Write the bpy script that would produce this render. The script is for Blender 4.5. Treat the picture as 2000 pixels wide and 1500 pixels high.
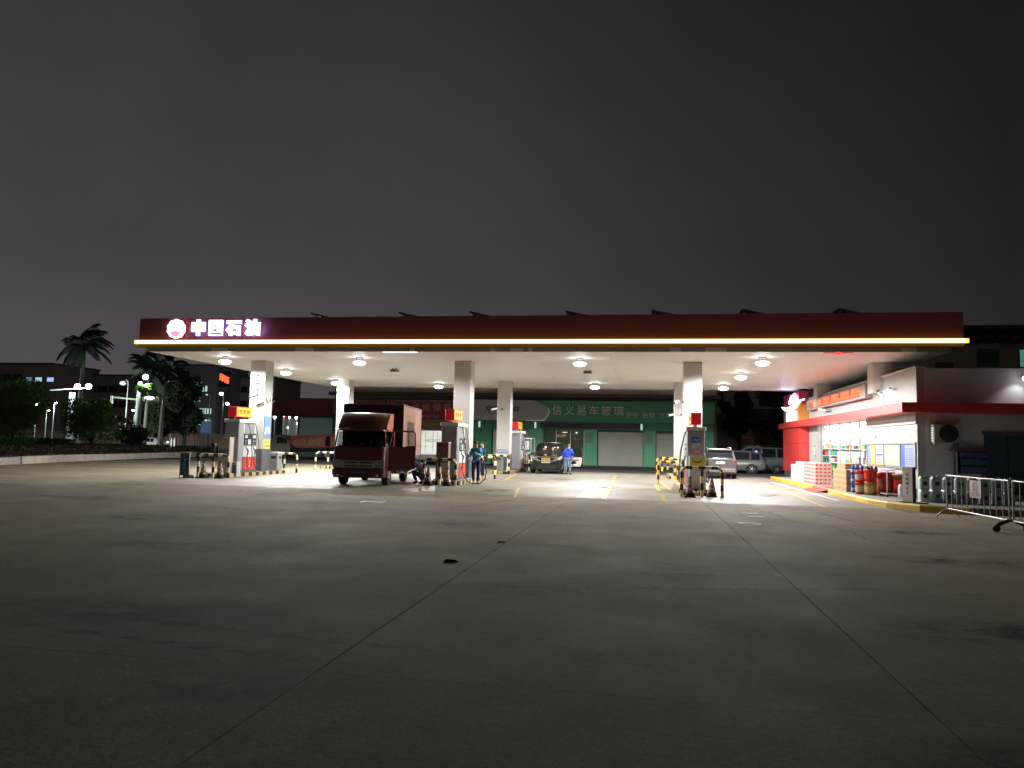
import bpy, bmesh, math, random
from mathutils import Vector, Matrix
random.seed(7)
R = math.radians
sc = bpy.context.scene
for o in list(bpy.data.objects): bpy.data.objects.remove(o)
col = sc.collection

# ---------------------------------------------------------------- camera
cam_d = bpy.data.cameras.new('camera'); cam = bpy.data.objects.new('camera', cam_d); col.objects.link(cam)
YAW, PITCH, ROLL = R(10.185), R(4.676), R(1.335)
cy, sy, cp, sp = math.cos(YAW), math.sin(YAW), math.cos(PITCH), math.sin(PITCH)
fwd = Vector((-sy*cp, cy*cp, sp)); rt = Vector((cy, sy, 0)); up = rt.cross(fwd)
rt2 = rt*math.cos(ROLL) + up*math.sin(ROLL); up2 = up*math.cos(ROLL) - rt*math.sin(ROLL)
M = Matrix((rt2, up2, -fwd)).transposed().to_4x4(); M.translation = Vector((0, 0, 1.6))
cam.matrix_world = M
cam_d.sensor_width = 36; cam_d.lens = 1453.07/2000*36; cam_d.clip_end = 3000; cam_d.clip_start = 0.05
sc.camera = cam

# ---------------------------------------------------------------- night sky glow
w = bpy.data.worlds.new('World'); sc.world = w; w.use_nodes = True
nt = w.node_tree; nt.nodes.clear()
wo = nt.nodes.new('ShaderNodeOutputWorld'); bg = nt.nodes.new('ShaderNodeBackground')
tc = nt.nodes.new('ShaderNodeTexCoord'); sep = nt.nodes.new('ShaderNodeSeparateXYZ'); rp = nt.nodes.new('ShaderNodeValToRGB')
nt.links.new(tc.outputs['Generated'], sep.inputs[0]); nt.links.new(sep.outputs['Z'], rp.inputs[0])
els = rp.color_ramp.elements
els[0].position = 0.0; els[0].color = (.090, .077, .085, 1)
els[1].position = 1.0; els[1].color = (.009, .009, .010, 1)
for p, c in ((.10, (.077, .068, .074, 1)), (.22, (.056, .051, .054, 1)), (.40, (.043, .040, .043, 1)), (.55, (.031, .029, .031, 1))):
    e = els.new(p); e.color = c
# the town's glow hangs over the road on the left
dt = nt.nodes.new('ShaderNodeVectorMath'); dt.operation = 'DOT_PRODUCT'; dt.inputs[1].default_value = (-.88, .47, 0)
nt.links.new(tc.outputs['Generated'], dt.inputs[0])
mr0 = nt.nodes.new('ShaderNodeMapRange'); mr0.inputs['From Min'].default_value = -1; nt.links.new(dt.outputs['Value'], mr0.inputs['Value'])
mr = nt.nodes.new('ShaderNodeValToRGB'); e2 = mr.color_ramp.elements; nt.links.new(mr0.outputs[0], mr.inputs[0])
e2[0].position = 0; e2[0].color = (.45, .45, .45, 1); e2[1].position = 1; e2[1].color = (1.06, 1.06, 1.06, 1)
for p, c in ((.34, .45), (.535, .28), (.60, .40), (.685, .56), (.81, .86), (.96, 1.02)): e = e2.new(p); e.color = (c, c, c, 1)
ns = nt.nodes.new('ShaderNodeTexNoise'); ns.inputs['Scale'].default_value = 2.2; ns.inputs['Detail'].default_value = 3
nt.links.new(tc.outputs['Generated'], ns.inputs['Vector'])
mn = nt.nodes.new('ShaderNodeMapRange'); mn.inputs['To Min'].default_value = .82; mn.inputs['To Max'].default_value = 1.18
nt.links.new(ns.outputs['Fac'], mn.inputs['Value'])
mu = nt.nodes.new('ShaderNodeMath'); mu.operation = 'MULTIPLY'
ns2 = nt.nodes.new('ShaderNodeTexNoise'); ns2.inputs['Scale'].default_value = 9; ns2.inputs['Detail'].default_value = 8; ns2.inputs['Roughness'].default_value = .7
nt.links.new(tc.outputs['Generated'], ns2.inputs['Vector'])
mn2 = nt.nodes.new('ShaderNodeMapRange'); mn2.inputs['To Min'].default_value = .90; mn2.inputs['To Max'].default_value = 1.10; nt.links.new(ns2.outputs['Fac'], mn2.inputs['Value'])
mu0 = nt.nodes.new('ShaderNodeMath'); mu0.operation = 'MULTIPLY'; nt.links.new(mr.outputs[0], mu0.inputs[0]); nt.links.new(mn2.outputs[0], mu0.inputs[1])
nt.links.new(mu0.outputs[0], mu.inputs[0]); nt.links.new(mn.outputs[0], mu.inputs[1])
nt.links.new(rp.outputs[0], bg.inputs[0]); nt.links.new(mu.outputs[0], bg.inputs[1])
nt.links.new(bg.outputs[0], wo.inputs[0])
sc.view_settings.view_transform = 'Standard'; sc.view_settings.look = 'None'
sc.view_settings.exposure = 0; sc.view_settings.gamma = 1; sc.view_settings.use_curve_mapping = False
sc.render.engine = 'CYCLES'
sc.cycles.max_bounces = 6; sc.cycles.diffuse_bounces = 3; sc.cycles.glossy_bounces = 3; sc.cycles.transmission_bounces = 4
sc.cycles.transparent_max_bounces = 12; sc.cycles.sample_clamp_indirect = 4; sc.cycles.use_denoising = True
sc.cycles.caustics_reflective = False; sc.cycles.caustics_refractive = False

# ---------------------------------------------------------------- helpers
_m = {}
def mat(name, c=(.5, .5, .5), rough=.6, metal=0, var=0, vscale=3, bump=0, bscale=40, emis=None, es=0, spec=.5, coat=0, alpha=1):
    """procedural material: base colour with noise wear, fine relief"""
    if name in _m: return _m[name]
    m = bpy.data.materials.new(name); m.use_nodes = True; n = m.node_tree; b = n.nodes['Principled BSDF']
    b.inputs['Base Color'].default_value = (*c, 1); b.inputs['Roughness'].default_value = rough; b.inputs['Metallic'].default_value = metal
    b.inputs['Specular IOR Level'].default_value = spec; b.inputs['Coat Weight'].default_value = coat; b.inputs['Coat Roughness'].default_value = .12
    if alpha < 1: b.inputs['Alpha'].default_value = alpha
    if emis is not None:
        b.inputs['Emission Color'].default_value = (*emis, 1); b.inputs['Emission Strength'].default_value = es
    if var or bump:
        g = n.nodes.new('ShaderNodeNewGeometry')
        if var:
            t = n.nodes.new('ShaderNodeTexNoise'); t.inputs['Scale'].default_value = vscale; t.inputs['Detail'].default_value = 6; t.inputs['Roughness'].default_value = .65
            n.links.new(g.outputs['Position'], t.inputs['Vector'])
            r = n.nodes.new('ShaderNodeMapRange'); r.inputs['From Min'].default_value = .3; r.inputs['From Max'].default_value = .7
            r.inputs['To Min'].default_value = 1-var; r.inputs['To Max'].default_value = 1+var*.5
            n.links.new(t.outputs['Fac'], r.inputs['Value'])
            x = n.nodes.new('ShaderNodeVectorMath'); x.operation = 'SCALE'; x.inputs[0].default_value = c
            n.links.new(r.outputs[0], x.inputs['Scale']); n.links.new(x.outputs[0], b.inputs['Base Color'])
            q = n.nodes.new('ShaderNodeMapRange'); q.inputs['To Min'].default_value = max(0, rough-.12); q.inputs['To Max'].default_value = min(1, rough+.12)
            n.links.new(t.outputs['Fac'], q.inputs['Value']); n.links.new(q.outputs[0], b.inputs['Roughness'])
        if bump:
            t2 = n.nodes.new('ShaderNodeTexNoise'); t2.inputs['Scale'].default_value = bscale; t2.inputs['Detail'].default_value = 4
            n.links.new(g.outputs['Position'], t2.inputs['Vector'])
            bp = n.nodes.new('ShaderNodeBump'); bp.inputs['Strength'].default_value = bump; bp.inputs['Distance'].default_value = .02
            n.links.new(t2.outputs['Fac'], bp.inputs['Height']); n.links.new(bp.outputs[0], b.inputs['Normal'])
    _m[name] = m; return m
def glow(name, c, s):
    if name in _m: return _m[name]
    m = bpy.data.materials.new(name); m.use_nodes = True; n = m.node_tree; n.nodes.clear()
    o = n.nodes.new('ShaderNodeOutputMaterial'); e = n.nodes.new('ShaderNodeEmission'); e.inputs[0].default_value = (*c, 1); e.inputs[1].default_value = s
    n.links.new(e.outputs[0], o.inputs[0]); _m[name] = m; return m
def glass(name, tint=(.5, .55, .55), clear=.7, rough=.03):
    if name in _m: return _m[name]
    m = bpy.data.materials.new(name); m.use_nodes = True; n = m.node_tree; n.nodes.clear()
    o = n.nodes.new('ShaderNodeOutputMaterial'); t = n.nodes.new('ShaderNodeBsdfTransparent'); t.inputs[0].default_value = (*tint, 1)
    g = n.nodes.new('ShaderNodeBsdfPrincipled'); g.inputs['Base Color'].default_value = (.01, .012, .013, 1); g.inputs['Roughness'].default_value = rough
    x = n.nodes.new('ShaderNodeMixShader'); x.inputs[0].default_value = 1-clear
    n.links.new(t.outputs[0], x.inputs[1]); n.links.new(g.outputs[0], x.inputs[2]); n.links.new(x.outputs[0], o.inputs[0])
    _m[name] = m; return m

class MB:
    def __init__(s): s.v = []; s.f = []; s.mi = []; s.sm = []
    def add(s, vs, fs, mi=0, sm=False):
        b = len(s.v); s.v += [tuple(v) for v in vs]
        for f in fs: s.f.append([b+i for i in f]); s.mi.append(mi); s.sm.append(sm)
        return s
    def box(s, x0, x1, y0, y1, z0, z1, mi=0, rot=None, at=None):
        vs = [Vector((x, y, z)) for z in (z0, z1) for x, y in ((x0, y0), (x1, y0), (x1, y1), (x0, y1))]
        if rot is not None:
            c = Vector(at if at is not None else ((x0+x1)/2, (y0+y1)/2, (z0+z1)/2)); vs = [c + rot @ (v-c) for v in vs]
        return s.add(vs, [(0, 3, 2, 1), (4, 5, 6, 7), (0, 1, 5, 4), (1, 2, 6, 5), (2, 3, 7, 6), (3, 0, 4, 7)], mi)
    def rbox(s, x0, x1, y0, y1, z0, z1, r=.02, mi=0):
        """box with chamfered vertical and top edges"""
        r = min(r, (x1-x0)/2.01, (y1-y0)/2.01)
        def ring(k, z): return [(x0+r, y0+k, z), (x1-r, y0+k, z), (x1-k, y0+r, z), (x1-k, y1-r, z), (x1-r, y1-k, z), (x0+r, y1-k, z), (x0+k, y1-r, z), (x0+k, y0+r, z)]
        vs = ring(0, z0) + ring(0, z1-r) + ring(r*.7, z1)
        fs = [tuple(range(7, -1, -1)), tuple(range(16, 24))]
        for k in (0, 8): fs += [(k+i, k+(i+1) % 8, k+8+(i+1) % 8, k+8+i) for i in range(8)]
        return s.add(vs, fs, mi)
    def ring_(s, c, ax, r, n):
        ax = Vector(ax).normalized(); a = ax.orthogonal().normalized(); b = ax.cross(a)
        return [Vector(c) + a*math.cos(2*math.pi*i/n)*r + b*math.sin(2*math.pi*i/n)*r for i in range(n)]
    def cyl(s, p0, p1, r0, r1=None, n=10, mi=0, caps=True, sm=True):
        r1 = r0 if r1 is None else r1; d = Vector(p1)-Vector(p0)
        vs = s.ring_(p0, d, r0, n) + s.ring_(p1, d, r1, n)
        s.add(vs, [(i, (i+1) % n, n+(i+1) % n, n+i) for i in range(n)], mi, sm)
        if caps: s.add(vs, [tuple(range(n-1, -1, -1)), tuple(range(n, 2*n))], mi)
        return s
    def tube(s, pts, r, n=6, mi=0, sm=True):
        pts = [Vector(p) for p in pts]; a = None; rings = []
        for i, p in enumerate(pts):
            d = (pts[min(i+1, len(pts)-1)] - pts[max(i-1, 0)]).normalized()
            if a is None: a = d.orthogonal().normalized()
            a = (a - d*a.dot(d)).normalized(); b = d.cross(a); rr = r[i] if isinstance(r, (list, tuple)) else r
            rings += [p + a*math.cos(2*math.pi*k/n)*rr + b*math.sin(2*math.pi*k/n)*rr for k in range(n)]
        fs = []
        for i in range(len(pts)-1):
            fs += [(i*n+k, i*n+(k+1) % n, (i+1)*n+(k+1) % n, (i+1)*n+k) for k in range(n)]
        s.add(rings, fs, mi, sm); s.add(rings, [tuple(range(n-1, -1, -1)), tuple(range((len(pts)-1)*n, len(pts)*n))], mi); return s
    def lathe(s, prof, c=(0, 0, 0), n=16, axis='z', mi=0, sm=True):
        """prof: list of (r, h)"""
        vs = []
        for r_, h in prof:
            for i in range(n):
                t = 2*math.pi*i/n; u, v = r_*math.cos(t), r_*math.sin(t)
                vs.append((c[0]+u, c[1]+v, c[2]+h) if axis == 'z' else ((c[0]+h, c[1]+u, c[2]+v) if axis == 'x' else (c[0]+v, c[1]+h, c[2]+u)))
        fs = [(j*n+i, j*n+(i+1) % n, (j+1)*n+(i+1) % n, (j+1)*n+i) for j in range(len(prof)-1) for i in range(n)]
        s.add(vs, fs, mi, sm); return s
    def prism(s, poly, a, b, axis='x', mi=0):
        """poly of 2-D points extruded from a to b along axis; poly is (y,z) for x, (x,z) for y, (x,y) for z"""
        n = len(poly)
        def P(p, t): return (t, p[0], p[1]) if axis == 'x' else ((p[0], t, p[1]) if axis == 'y' else (p[0], p[1], t))
        vs = [P(p, a) for p in poly] + [P(p, b) for p in poly]
        return s.add(vs, [tuple(range(n-1, -1, -1)), tuple(range(n, 2*n))] + [(i, (i+1) % n, n+(i+1) % n, n+i) for i in range(n)], mi)
    def sphere(s, c, rx, ry=None, rz=None, n=12, m=8, mi=0, zmin=-1, zmax=1):
        ry = rx if ry is None else ry; rz = rx if rz is None else rz
        t0, t1 = math.asin(zmin), math.asin(zmax); vs = []
        for j in range(m+1):
            t = t0+(t1-t0)*j/m
            for i in range(n):
                a = 2*math.pi*i/n; vs.append((c[0]+rx*math.cos(t)*math.cos(a), c[1]+ry*math.cos(t)*math.sin(a), c[2]+rz*math.sin(t)))
        return s.add(vs, [(j*n+i, j*n+(i+1) % n, (j+1)*n+(i+1) % n, (j+1)*n+i) for j in range(m) for i in range(n)], mi, True)
    def build(s, name, m, parent=None, loc=None, rz=0):
        me = bpy.data.meshes.new(name); me.from_pydata(s.v, [], s.f)
        for x in (m if isinstance(m, (list, tuple)) else [m]): me.materials.append(x)
        me.polygons.foreach_set('material_index', s.mi); me.polygons.foreach_set('use_smooth', s.sm)
        bm = bmesh.new(); bm.from_mesh(me); bmesh.ops.recalc_face_normals(bm, faces=bm.faces); bm.to_mesh(me); bm.free()
        me.update()
        o = bpy.data.objects.new(name, me); col.objects.link(o)
        if parent is not None: o.parent = parent
        if loc is not None: o.location = loc
        if rz: o.rotation_euler.z = rz
        return o
def tag(o, label=None, cat=None, group=None, kind=None):
    for k, v in (('label', label), ('category', cat), ('group', group), ('kind', kind)):
        if v: o[k] = v
    return o
def thing(name, label, cat, loc=(0, 0, 0), rz=0, group=None):
    o = bpy.data.objects.new(name, None); o.empty_display_size = .2; col.objects.link(o); o.location = loc; o.rotation_euler = (0, 0, rz)
    return tag(o, label, cat, group)
def dup(root, loc=None, rz=None, label=None, parent=None):
    c = root.copy(); col.objects.link(c)
    if parent is not None: c.parent = parent
    if loc is not None: c.location = loc
    if rz is not None: c.rotation_euler = (0, 0, rz)
    if label: c['label'] = label
    for ch in list(root.children): dup(ch, parent=c)
    return c
def part(name, m, parent, **k):
    pass
def bx(name, m, parent, *a, **k):
    b = MB(); b.box(*a); return b.build(name, m, parent, **k)
def text(name, body, size, m, parent, loc, rot=(90, 0, 0), depth=.01, bold=0.0, align='CENTER', sx=1):
    c = bpy.data.curves.new(name, 'FONT'); c.body = body; c.size = size; c.extrude = depth/2; c.offset = bold; c.align_x = align; c.align_y = 'CENTER'
    c.resolution_u = 2
    o = bpy.data.objects.new(name+'_curve', c); col.objects.link(o); bpy.context.view_layer.update()
    me = bpy.data.meshes.new_from_object(o.evaluated_get(bpy.context.evaluated_depsgraph_get())); bpy.data.objects.remove(o); bpy.data.curves.remove(c)
    me.name = name; me.materials.clear(); me.materials.append(m)
    n = bpy.data.objects.new(name, me); col.objects.link(n)
    if parent is not None: n.parent = parent
    n.location = loc; n.rotation_euler = [R(a) for a in rot]; n.scale = (sx, 1, 1)
    return n
def lamp(kind, loc, energy, color=(1, 1, 1), radius=.1, size=None, rot=None, spot=None, parent=None, name='light'):
    l = bpy.data.lights.new(name, kind); l.energy = energy; l.color = color
    if kind in ('POINT', 'SPOT'): l.shadow_soft_size = radius
    if kind == 'AREA':
        l.shape = 'RECTANGLE' if isinstance(size, tuple) else 'DISK'
        l.size = size[0] if isinstance(size, tuple) else size
        if isinstance(size, tuple): l.size_y = size[1]
    if kind == 'SPOT': l.spot_size = R(spot[0]); l.spot_blend = spot[1]
    o = bpy.data.objects.new(name, l); col.objects.link(o); o.location = loc
    if rot: o.rotation_euler = [R(a) for a in rot]
    if parent is not None: o.parent = parent
    return o

# ---------------------------------------------------------------- common materials
WHITE = mat('white_panel', (.52, .51, .48), .6, var=.06, vscale=.8)
OFFW = mat('soffit_white', (.87, .865, .85), .5, var=.05, vscale=.5)
GREYM = mat('grey_metal', (.32, .34, .33), .45, .3, var=.1)
LGREY = mat('light_grey_metal', (.55, .56, .57), .4, .2, var=.08)
DGREY = mat('dark_grey_paint', (.10, .105, .11), .5, var=.15)
BLACK = mat('black_plastic', (.012, .012, .012), .5)
RUB = mat('black_rubber', (.018, .018, .018), .75, var=.2, vscale=20)
STEEL = mat('brushed_steel', (.6, .6, .6), .3, .9, var=.05)
REDP = mat('red_paint', (.62, .035, .03), .35, var=.08, vscale=1.5)
YEL = mat('yellow_paint', (.72, .46, .06), .5, var=.2, vscale=6)
YEL2 = mat('faded_yellow_paint', (.90, .74, .38), .5, var=.2, vscale=6)
BLK = mat('black_paint', (.02, .02, .022), .5, var=.2, vscale=6)
BLUE = mat('blue_print', (.03, .12, .45), .4)
LBLUE = mat('pale_blue_print', (.45, .6, .8), .4)
WPR = mat('white_print', (.8, .8, .8), .4)
DPR = mat('dark_print', (.04, .04, .05), .5)
CARD = mat('cardboard', (.45, .30, .15), .8, var=.15, vscale=8)
CHROME = mat('chrome', (.75, .75, .75), .12, 1)
SOIL = mat('planting_soil', (.045, .028, .018), .95, var=.5, vscale=4, bump=.6, bscale=12)
# ================================================================ ground
def ground_mat(name, c, patch=True, rough=.86, seed=0, spec=.12):
    m = bpy.data.materials.new(name); m.use_nodes = True; n = m.node_tree; b = n.nodes['Principled BSDF']; b.inputs['Specular IOR Level'].default_value = spec
    g = n.nodes.new('ShaderNodeNewGeometry'); mp = n.nodes.new('ShaderNodeMapping'); mp.inputs['Location'].default_value = (seed, seed*2, 0)
    n.links.new(g.outputs['Position'], mp.inputs[0])
    def nz(s, d=6, r=.6, sc=(1, 1, 1)):
        k = n.nodes.new('ShaderNodeMapping'); k.inputs['Scale'].default_value = sc; n.links.new(mp.outputs[0], k.inputs[0])
        t = n.nodes.new('ShaderNodeTexNoise'); t.inputs['Scale'].default_value = s; t.inputs['Detail'].default_value = d; t.inputs['Roughness'].default_value = r
        n.links.new(k.outputs[0], t.inputs['Vector']); return t.outputs['Fac']
    def rng(x, a, b_, c_, d):
        r = n.nodes.new('ShaderNodeMapRange'); r.inputs['From Min'].default_value = a; r.inputs['From Max'].default_value = b_
        r.inputs['To Min'].default_value = c_; r.inputs['To Max'].default_value = d; n.links.new(x, r.inputs['Value']); return r.outputs[0]
    def mul(a, b_):
        r = n.nodes.new('ShaderNodeMath'); r.operation = 'MULTIPLY'; n.links.new(a, r.inputs[0]); n.links.new(b_, r.inputs[1]); return r.outputs[0]
    f = rng(nz(.28, 5, .6), .25, .75, .78, 1.16)
    f = mul(f, rng(nz(1.1, 8, .7), .3, .75, .80, 1.14))
    f = mul(f, rng(nz(14, 3, .6), .3, .7, .86, 1.14))
    f = mul(f, rng(nz(60, 3, .6), .3, .7, .76, 1.24))
    f = mul(f, rng(nz(.9, 4, .6, (1, .16, 1)), .55, .80, 1, .88))          # tyre-worn streaks along the lanes
    f = mul(f, rng(nz(.55, 5, .7, (.25, 1, 1)), .58, .80, 1, .88))        # damp and oily stains
    oi = n.nodes.new('ShaderNodeObjectInfo'); f = mul(f, rng(oi.outputs['Random'], 0, 1, .98, 1.02))
    x = n.nodes.new('ShaderNodeVectorMath'); x.operation = 'SCALE'; x.inputs[0].default_value = c; n.links.new(f, x.inputs['Scale'])
    n.links.new(x.outputs[0], b.inputs['Base Color'])
    n.links.new(rng(nz(.8, 5, .6), .3, .7, rough-.08, min(1, rough+.08)), b.inputs['Roughness'])
    bp = n.nodes.new('ShaderNodeBump'); bp.inputs['Strength'].default_value = .35; bp.inputs['Distance'].default_value = .012
    n.links.new(nz(28, 6, .7), bp.inputs['Height']); n.links.new(bp.outputs[0], b.inputs['Normal'])
    return m
CONC = ground_mat('forecourt_concrete', (.335, .294, .212))
CONC2 = ground_mat('fuelling_lane_concrete', (.285, .262, .215), rough=.6, seed=11, spec=.3)
ASPH = ground_mat('asphalt', (.06, .06, .058), seed=5, rough=.8)
YARD = ground_mat('yard_concrete_unlit', (.13, .125, .12), seed=21)  # darker tone stands for ground the canopy lamps leave unlit
g = MB(); g.box(-900, 900, -300, 1500, -.5, -.06); g = g.build('ground', ASPH); tag(g, kind='structure')
# concrete slabs of the forecourt with recessed joints
fc = MB(); fc.box(-34, 15, -6, 58.5, -.055, -.03); fc = fc.build('forecourt', mat('joint_filler', (.09, .08, .07), .9, var=.6, vscale=1.3)); tag(fc, kind='structure')
xs = [-34, -30, -26.23, -22.23, -18.23, -14.23, -10.23, -6.23, -2.23, 1.77, 7.1]
ys = [-6, -.5, 5, 11.8, 17.6, 23.45, 28.4, 33.4, 38.4, 43.2, 47.2]
for i in range(len(xs)-1):
    for j in range(len(ys)-1):
        big = xs[i] in (-6.23, -2.23, 1.77) or xs[i+1] in (-2.23, 1.77)
        gx0 = .006 if xs[i] in (-2.23, 1.77) else .002; gx1 = .006 if xs[i+1] in (-2.23, 1.77) else .002
        if ys[j] < 5: gx0 *= .5; gx1 *= .5
        gy0 = .009 if ys[j] in (23.45,) else .001; gy1 = .009 if ys[j+1] in (23.45,) else .001
        b = MB(); b.box(xs[i]+gx0, xs[i+1]-gx1, ys[j]+gy0, ys[j+1]-gy1, -.04, 0)
        b.build('concrete_slab', CONC2 if ys[j] > 23 and xs[i] >= -18.3 else CONC, fc)
b = MB(); b.box(7.102, 15, -6, 22.1, -.04, -.001); b.build('concrete_slab', CONC, fc)
b = MB(); b.box(-34, 15, 47.202, 58.4, -.04, -.004); b.build('concrete_slab', YARD, fc)
# verge and planter on the left, street behind it
b = MB(); b.prism([(-32.1, 26.0), (-32.2, 30.5), (-33.1, 35), (-33.8, 38.5), (-34.6, 43), (-35.7, 49), (-36.55, 56), (-37.7, 66), (-120, 66), (-120, 25.5), (-60, 27), (-40, 28)], -.05, .34, 'z')
tag(b.build('verge', SOIL), kind='structure')
b = MB(); b.prism([(-900, 130), (900, 130), (900, 100), (-60, 100), (-60, 84), (-900, 84)], -.058, -.05, 'z')
tag(b.build('street', ground_mat('street_asphalt', (.05, .05, .052), seed=3)), kind='structure')
b = MB(); b.box(7.1, 60, 47.3, 58, -.05, -.012); tag(b.build('side_road', ASPH), kind='structure')
# planter wall in blocks
pw = thing('planter_wall', 'low pale rendered planter wall along the street side of the forecourt', 'wall', (0, 0, 0))
PLM = mat('planter_render', (.50, .44, .36), .8, var=.25, vscale=2, bump=.3)
path = [(-31.2, 30.2), (-31.9, 32.6)]
def wall_run(pts, name, z1, th, m, par, gap=.02):
    for (x0, y0), (x1, y1) in zip(pts[:-1], pts[1:]):
        d = Vector((x1-x0, y1-y0, 0)); L = d.length; k = max(1, round(L/1.9)); a = math.atan2(d.y, d.x)
        for q in range(k):
            p = Vector((x0, y0, 0)) + d*(q/k)
            b = MB(); b.rbox(gap/2, L/k-gap/2, 0, th, 0, z1+random.uniform(-.012, .012), .02)
            b.build(name, m, par, loc=p, rz=a+random.uniform(-.004, .004))
wall_run([(-32.05, 34.05), (-33.5, 38.5), (-34.35, 43), (-35.5, 49), (-36.3, 56)], 'block', .40, .30, PLM, pw)
pw2 = thing('planter_wall', 'stained grey end of the planter wall at the left edge of the picture', 'wall', (0, 0, 0))
wall_run([(-29.8, 26.0), (-31.0, 29.5), (-32.0, 33.9)], 'block', .38, .34, mat('old_render', (.36, .32, .28), .9, var=.35, vscale=3, bump=.4), pw2)

# stains, tyre marks and cracks in the concrete
def stain_mat(name, c, dens, sc_):
    m = bpy.data.materials.new(name); m.use_nodes = True; n = m.node_tree; b = n.nodes['Principled BSDF']; b.inputs['Base Color'].default_value = (*c, 1); b.inputs['Roughness'].default_value = .7; b.inputs['Specular IOR Level'].default_value = .2
    t = n.nodes.new('ShaderNodeTexCoord'); mp = n.nodes.new('ShaderNodeMapping'); mp.inputs['Location'].default_value = (-.5, -.5, 0); n.links.new(t.outputs['Generated'], mp.inputs[0])
    z = n.nodes.new('ShaderNodeVectorMath'); z.operation = 'MULTIPLY'; z.inputs[1].default_value = (2, 2, 0); n.links.new(mp.outputs[0], z.inputs[0])
    l = n.nodes.new('ShaderNodeVectorMath'); l.operation = 'LENGTH'; n.links.new(z.outputs[0], l.inputs[0])
    r = n.nodes.new('ShaderNodeMapRange'); r.inputs['From Min'].default_value = 1; r.inputs['From Max'].default_value = .25; n.links.new(l.outputs['Value'], r.inputs['Value'])
    g = n.nodes.new('ShaderNodeNewGeometry'); q = n.nodes.new('ShaderNodeTexNoise'); q.inputs['Scale'].default_value = sc_; q.inputs['Detail'].default_value = 7; q.inputs['Roughness'].default_value = .7; n.links.new(g.outputs['Position'], q.inputs['Vector'])
    k = n.nodes.new('ShaderNodeMapRange'); k.inputs['From Min'].default_value = .42; k.inputs['From Max'].default_value = .68; k.inputs['To Max'].default_value = dens; n.links.new(q.outputs['Fac'], k.inputs['Value'])
    x = n.nodes.new('ShaderNodeMath'); x.operation = 'MULTIPLY'; n.links.new(r.outputs[0], x.inputs[0]); n.links.new(k.outputs[0], x.inputs[1]); n.links.new(x.outputs[0], b.inputs['Alpha']); return m
SM = stain_mat('oil_stain', (.05, .045, .035), .85, 2.2); SM2 = stain_mat('tyre_rubber', (.07, .06, .05), .75, 5.0); SM3 = stain_mat('pale_scuff', (.48, .44, .36), .7, 3.0)
rs = random.Random(5)
def sheet(x, y, a, b_, rz, m, name='stain', z=.0015):
    q = MB(); q.add([(-a, -b_, 0), (a, -b_, 0), (a, b_, 0), (-a, b_, 0)], [(0, 1, 2, 3)]); q.build(name, m, fc, loc=(x, y, z+rs.uniform(0, .0012)), rz=rz)
for x, y, a, b_ in ((-4.6, 6.2, 1.6, .45), (-1.2, 8.4, .9, .35), (3.2, 7.6, 1.2, .4), (.4, 10.6, .8, .3), (-6.5, 10.4, 1.4, .5), (-9.5, 13.5, 1.6, .5), (4.6, 12.4, 1.1, .4), (-3.8, 14.6, .9, .5), (-14, 17, 2, .6), (-20, 20, 2.4, .8), (5.4, 16.6, .9, .4), (-.5, 17.6, .7, .3), (-11.5, 21, 1.2, .6), (-5.2, 25.5, .5, .9), (-1.5, 30, .5, 1.1), (-3.9, 36, .6, 1.2), (4.4, 28.5, .5, 1.2), (-13, 31, .6, 1.4), (-26, 26, 2, .7), (2.2, 4.4, .9, .3), (-2.6, 4.6, .7, .25)): sheet(x, y, a*1.3, b_*1.5, rs.uniform(-.3, .3), SM)
for x, y, a, b_, rz in ((-3.5, 5.4, 2.6, .10, -.12), (-3.3, 5.9, 2.6, .10, -.12), (.5, 9.0, 3.2, .12, .25), (.2, 9.9, 3.2, .12, .25), (-8, 16, 4, .14, .1), (-4.2, 20, 3.4, .13, 1.3), (-2.9, 20.4, 3.4, .13, 1.3), (3.2, 20, 3, .12, 1.7), (4.6, 20.5, 3, .12, 1.7), (-16, 22, 4, .16, .3)): sheet(x, y, a, b_, rz, SM2, 'tyre_mark', .0030)
for x, y, a, b_ in ((-13.2, 15.6, 1.3, .12), (-9.6, 13.8, .8, .08), (1.2, 13, .7, .06), (-20, 16.5, 1.4, .1), (3.6, 9.5, .5, .05)): sheet(x, y, a, b_, rs.uniform(-.1, .3), SM3, 'scuff', .0044)
def crack(pts, wd, name='crack'):
    P = []
    for (x0, y0), (x1, y1) in zip(pts[:-1], pts[1:]):
        for k in range(7): P.append((x0+(x1-x0)*k/7+rs.uniform(-.05, .05), y0+(y1-y0)*k/7+rs.uniform(-.05, .05)))
    q = MB()
    for (x0, y0), (x1, y1) in zip(P[:-1], P[1:]):
        d = Vector((x1-x0, y1-y0, 0)); d.normalize(); n_ = Vector((-d.y, d.x, 0))*wd*rs.uniform(.2, .7); q.add([Vector((x0, y0, 0))+n_, Vector((x0, y0, 0))-n_, Vector((x1, y1, 0))-n_, Vector((x1, y1, 0))+n_], [(0, 1, 2, 3)])
    q.build(name, mat('crack_dark', (.05, .045, .04), .9), fc, loc=(0, 0, .0060))
crack([(2.7, 18.4), (3.3, 18.2), (3.85, 17.9)], .03); crack([(3.95, 17.3), (4.1, 16), (4.05, 14.7)], .02); crack([(-2.25, 12.1), (-1.0, 12.0), (.6, 12.3)], .012)

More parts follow.
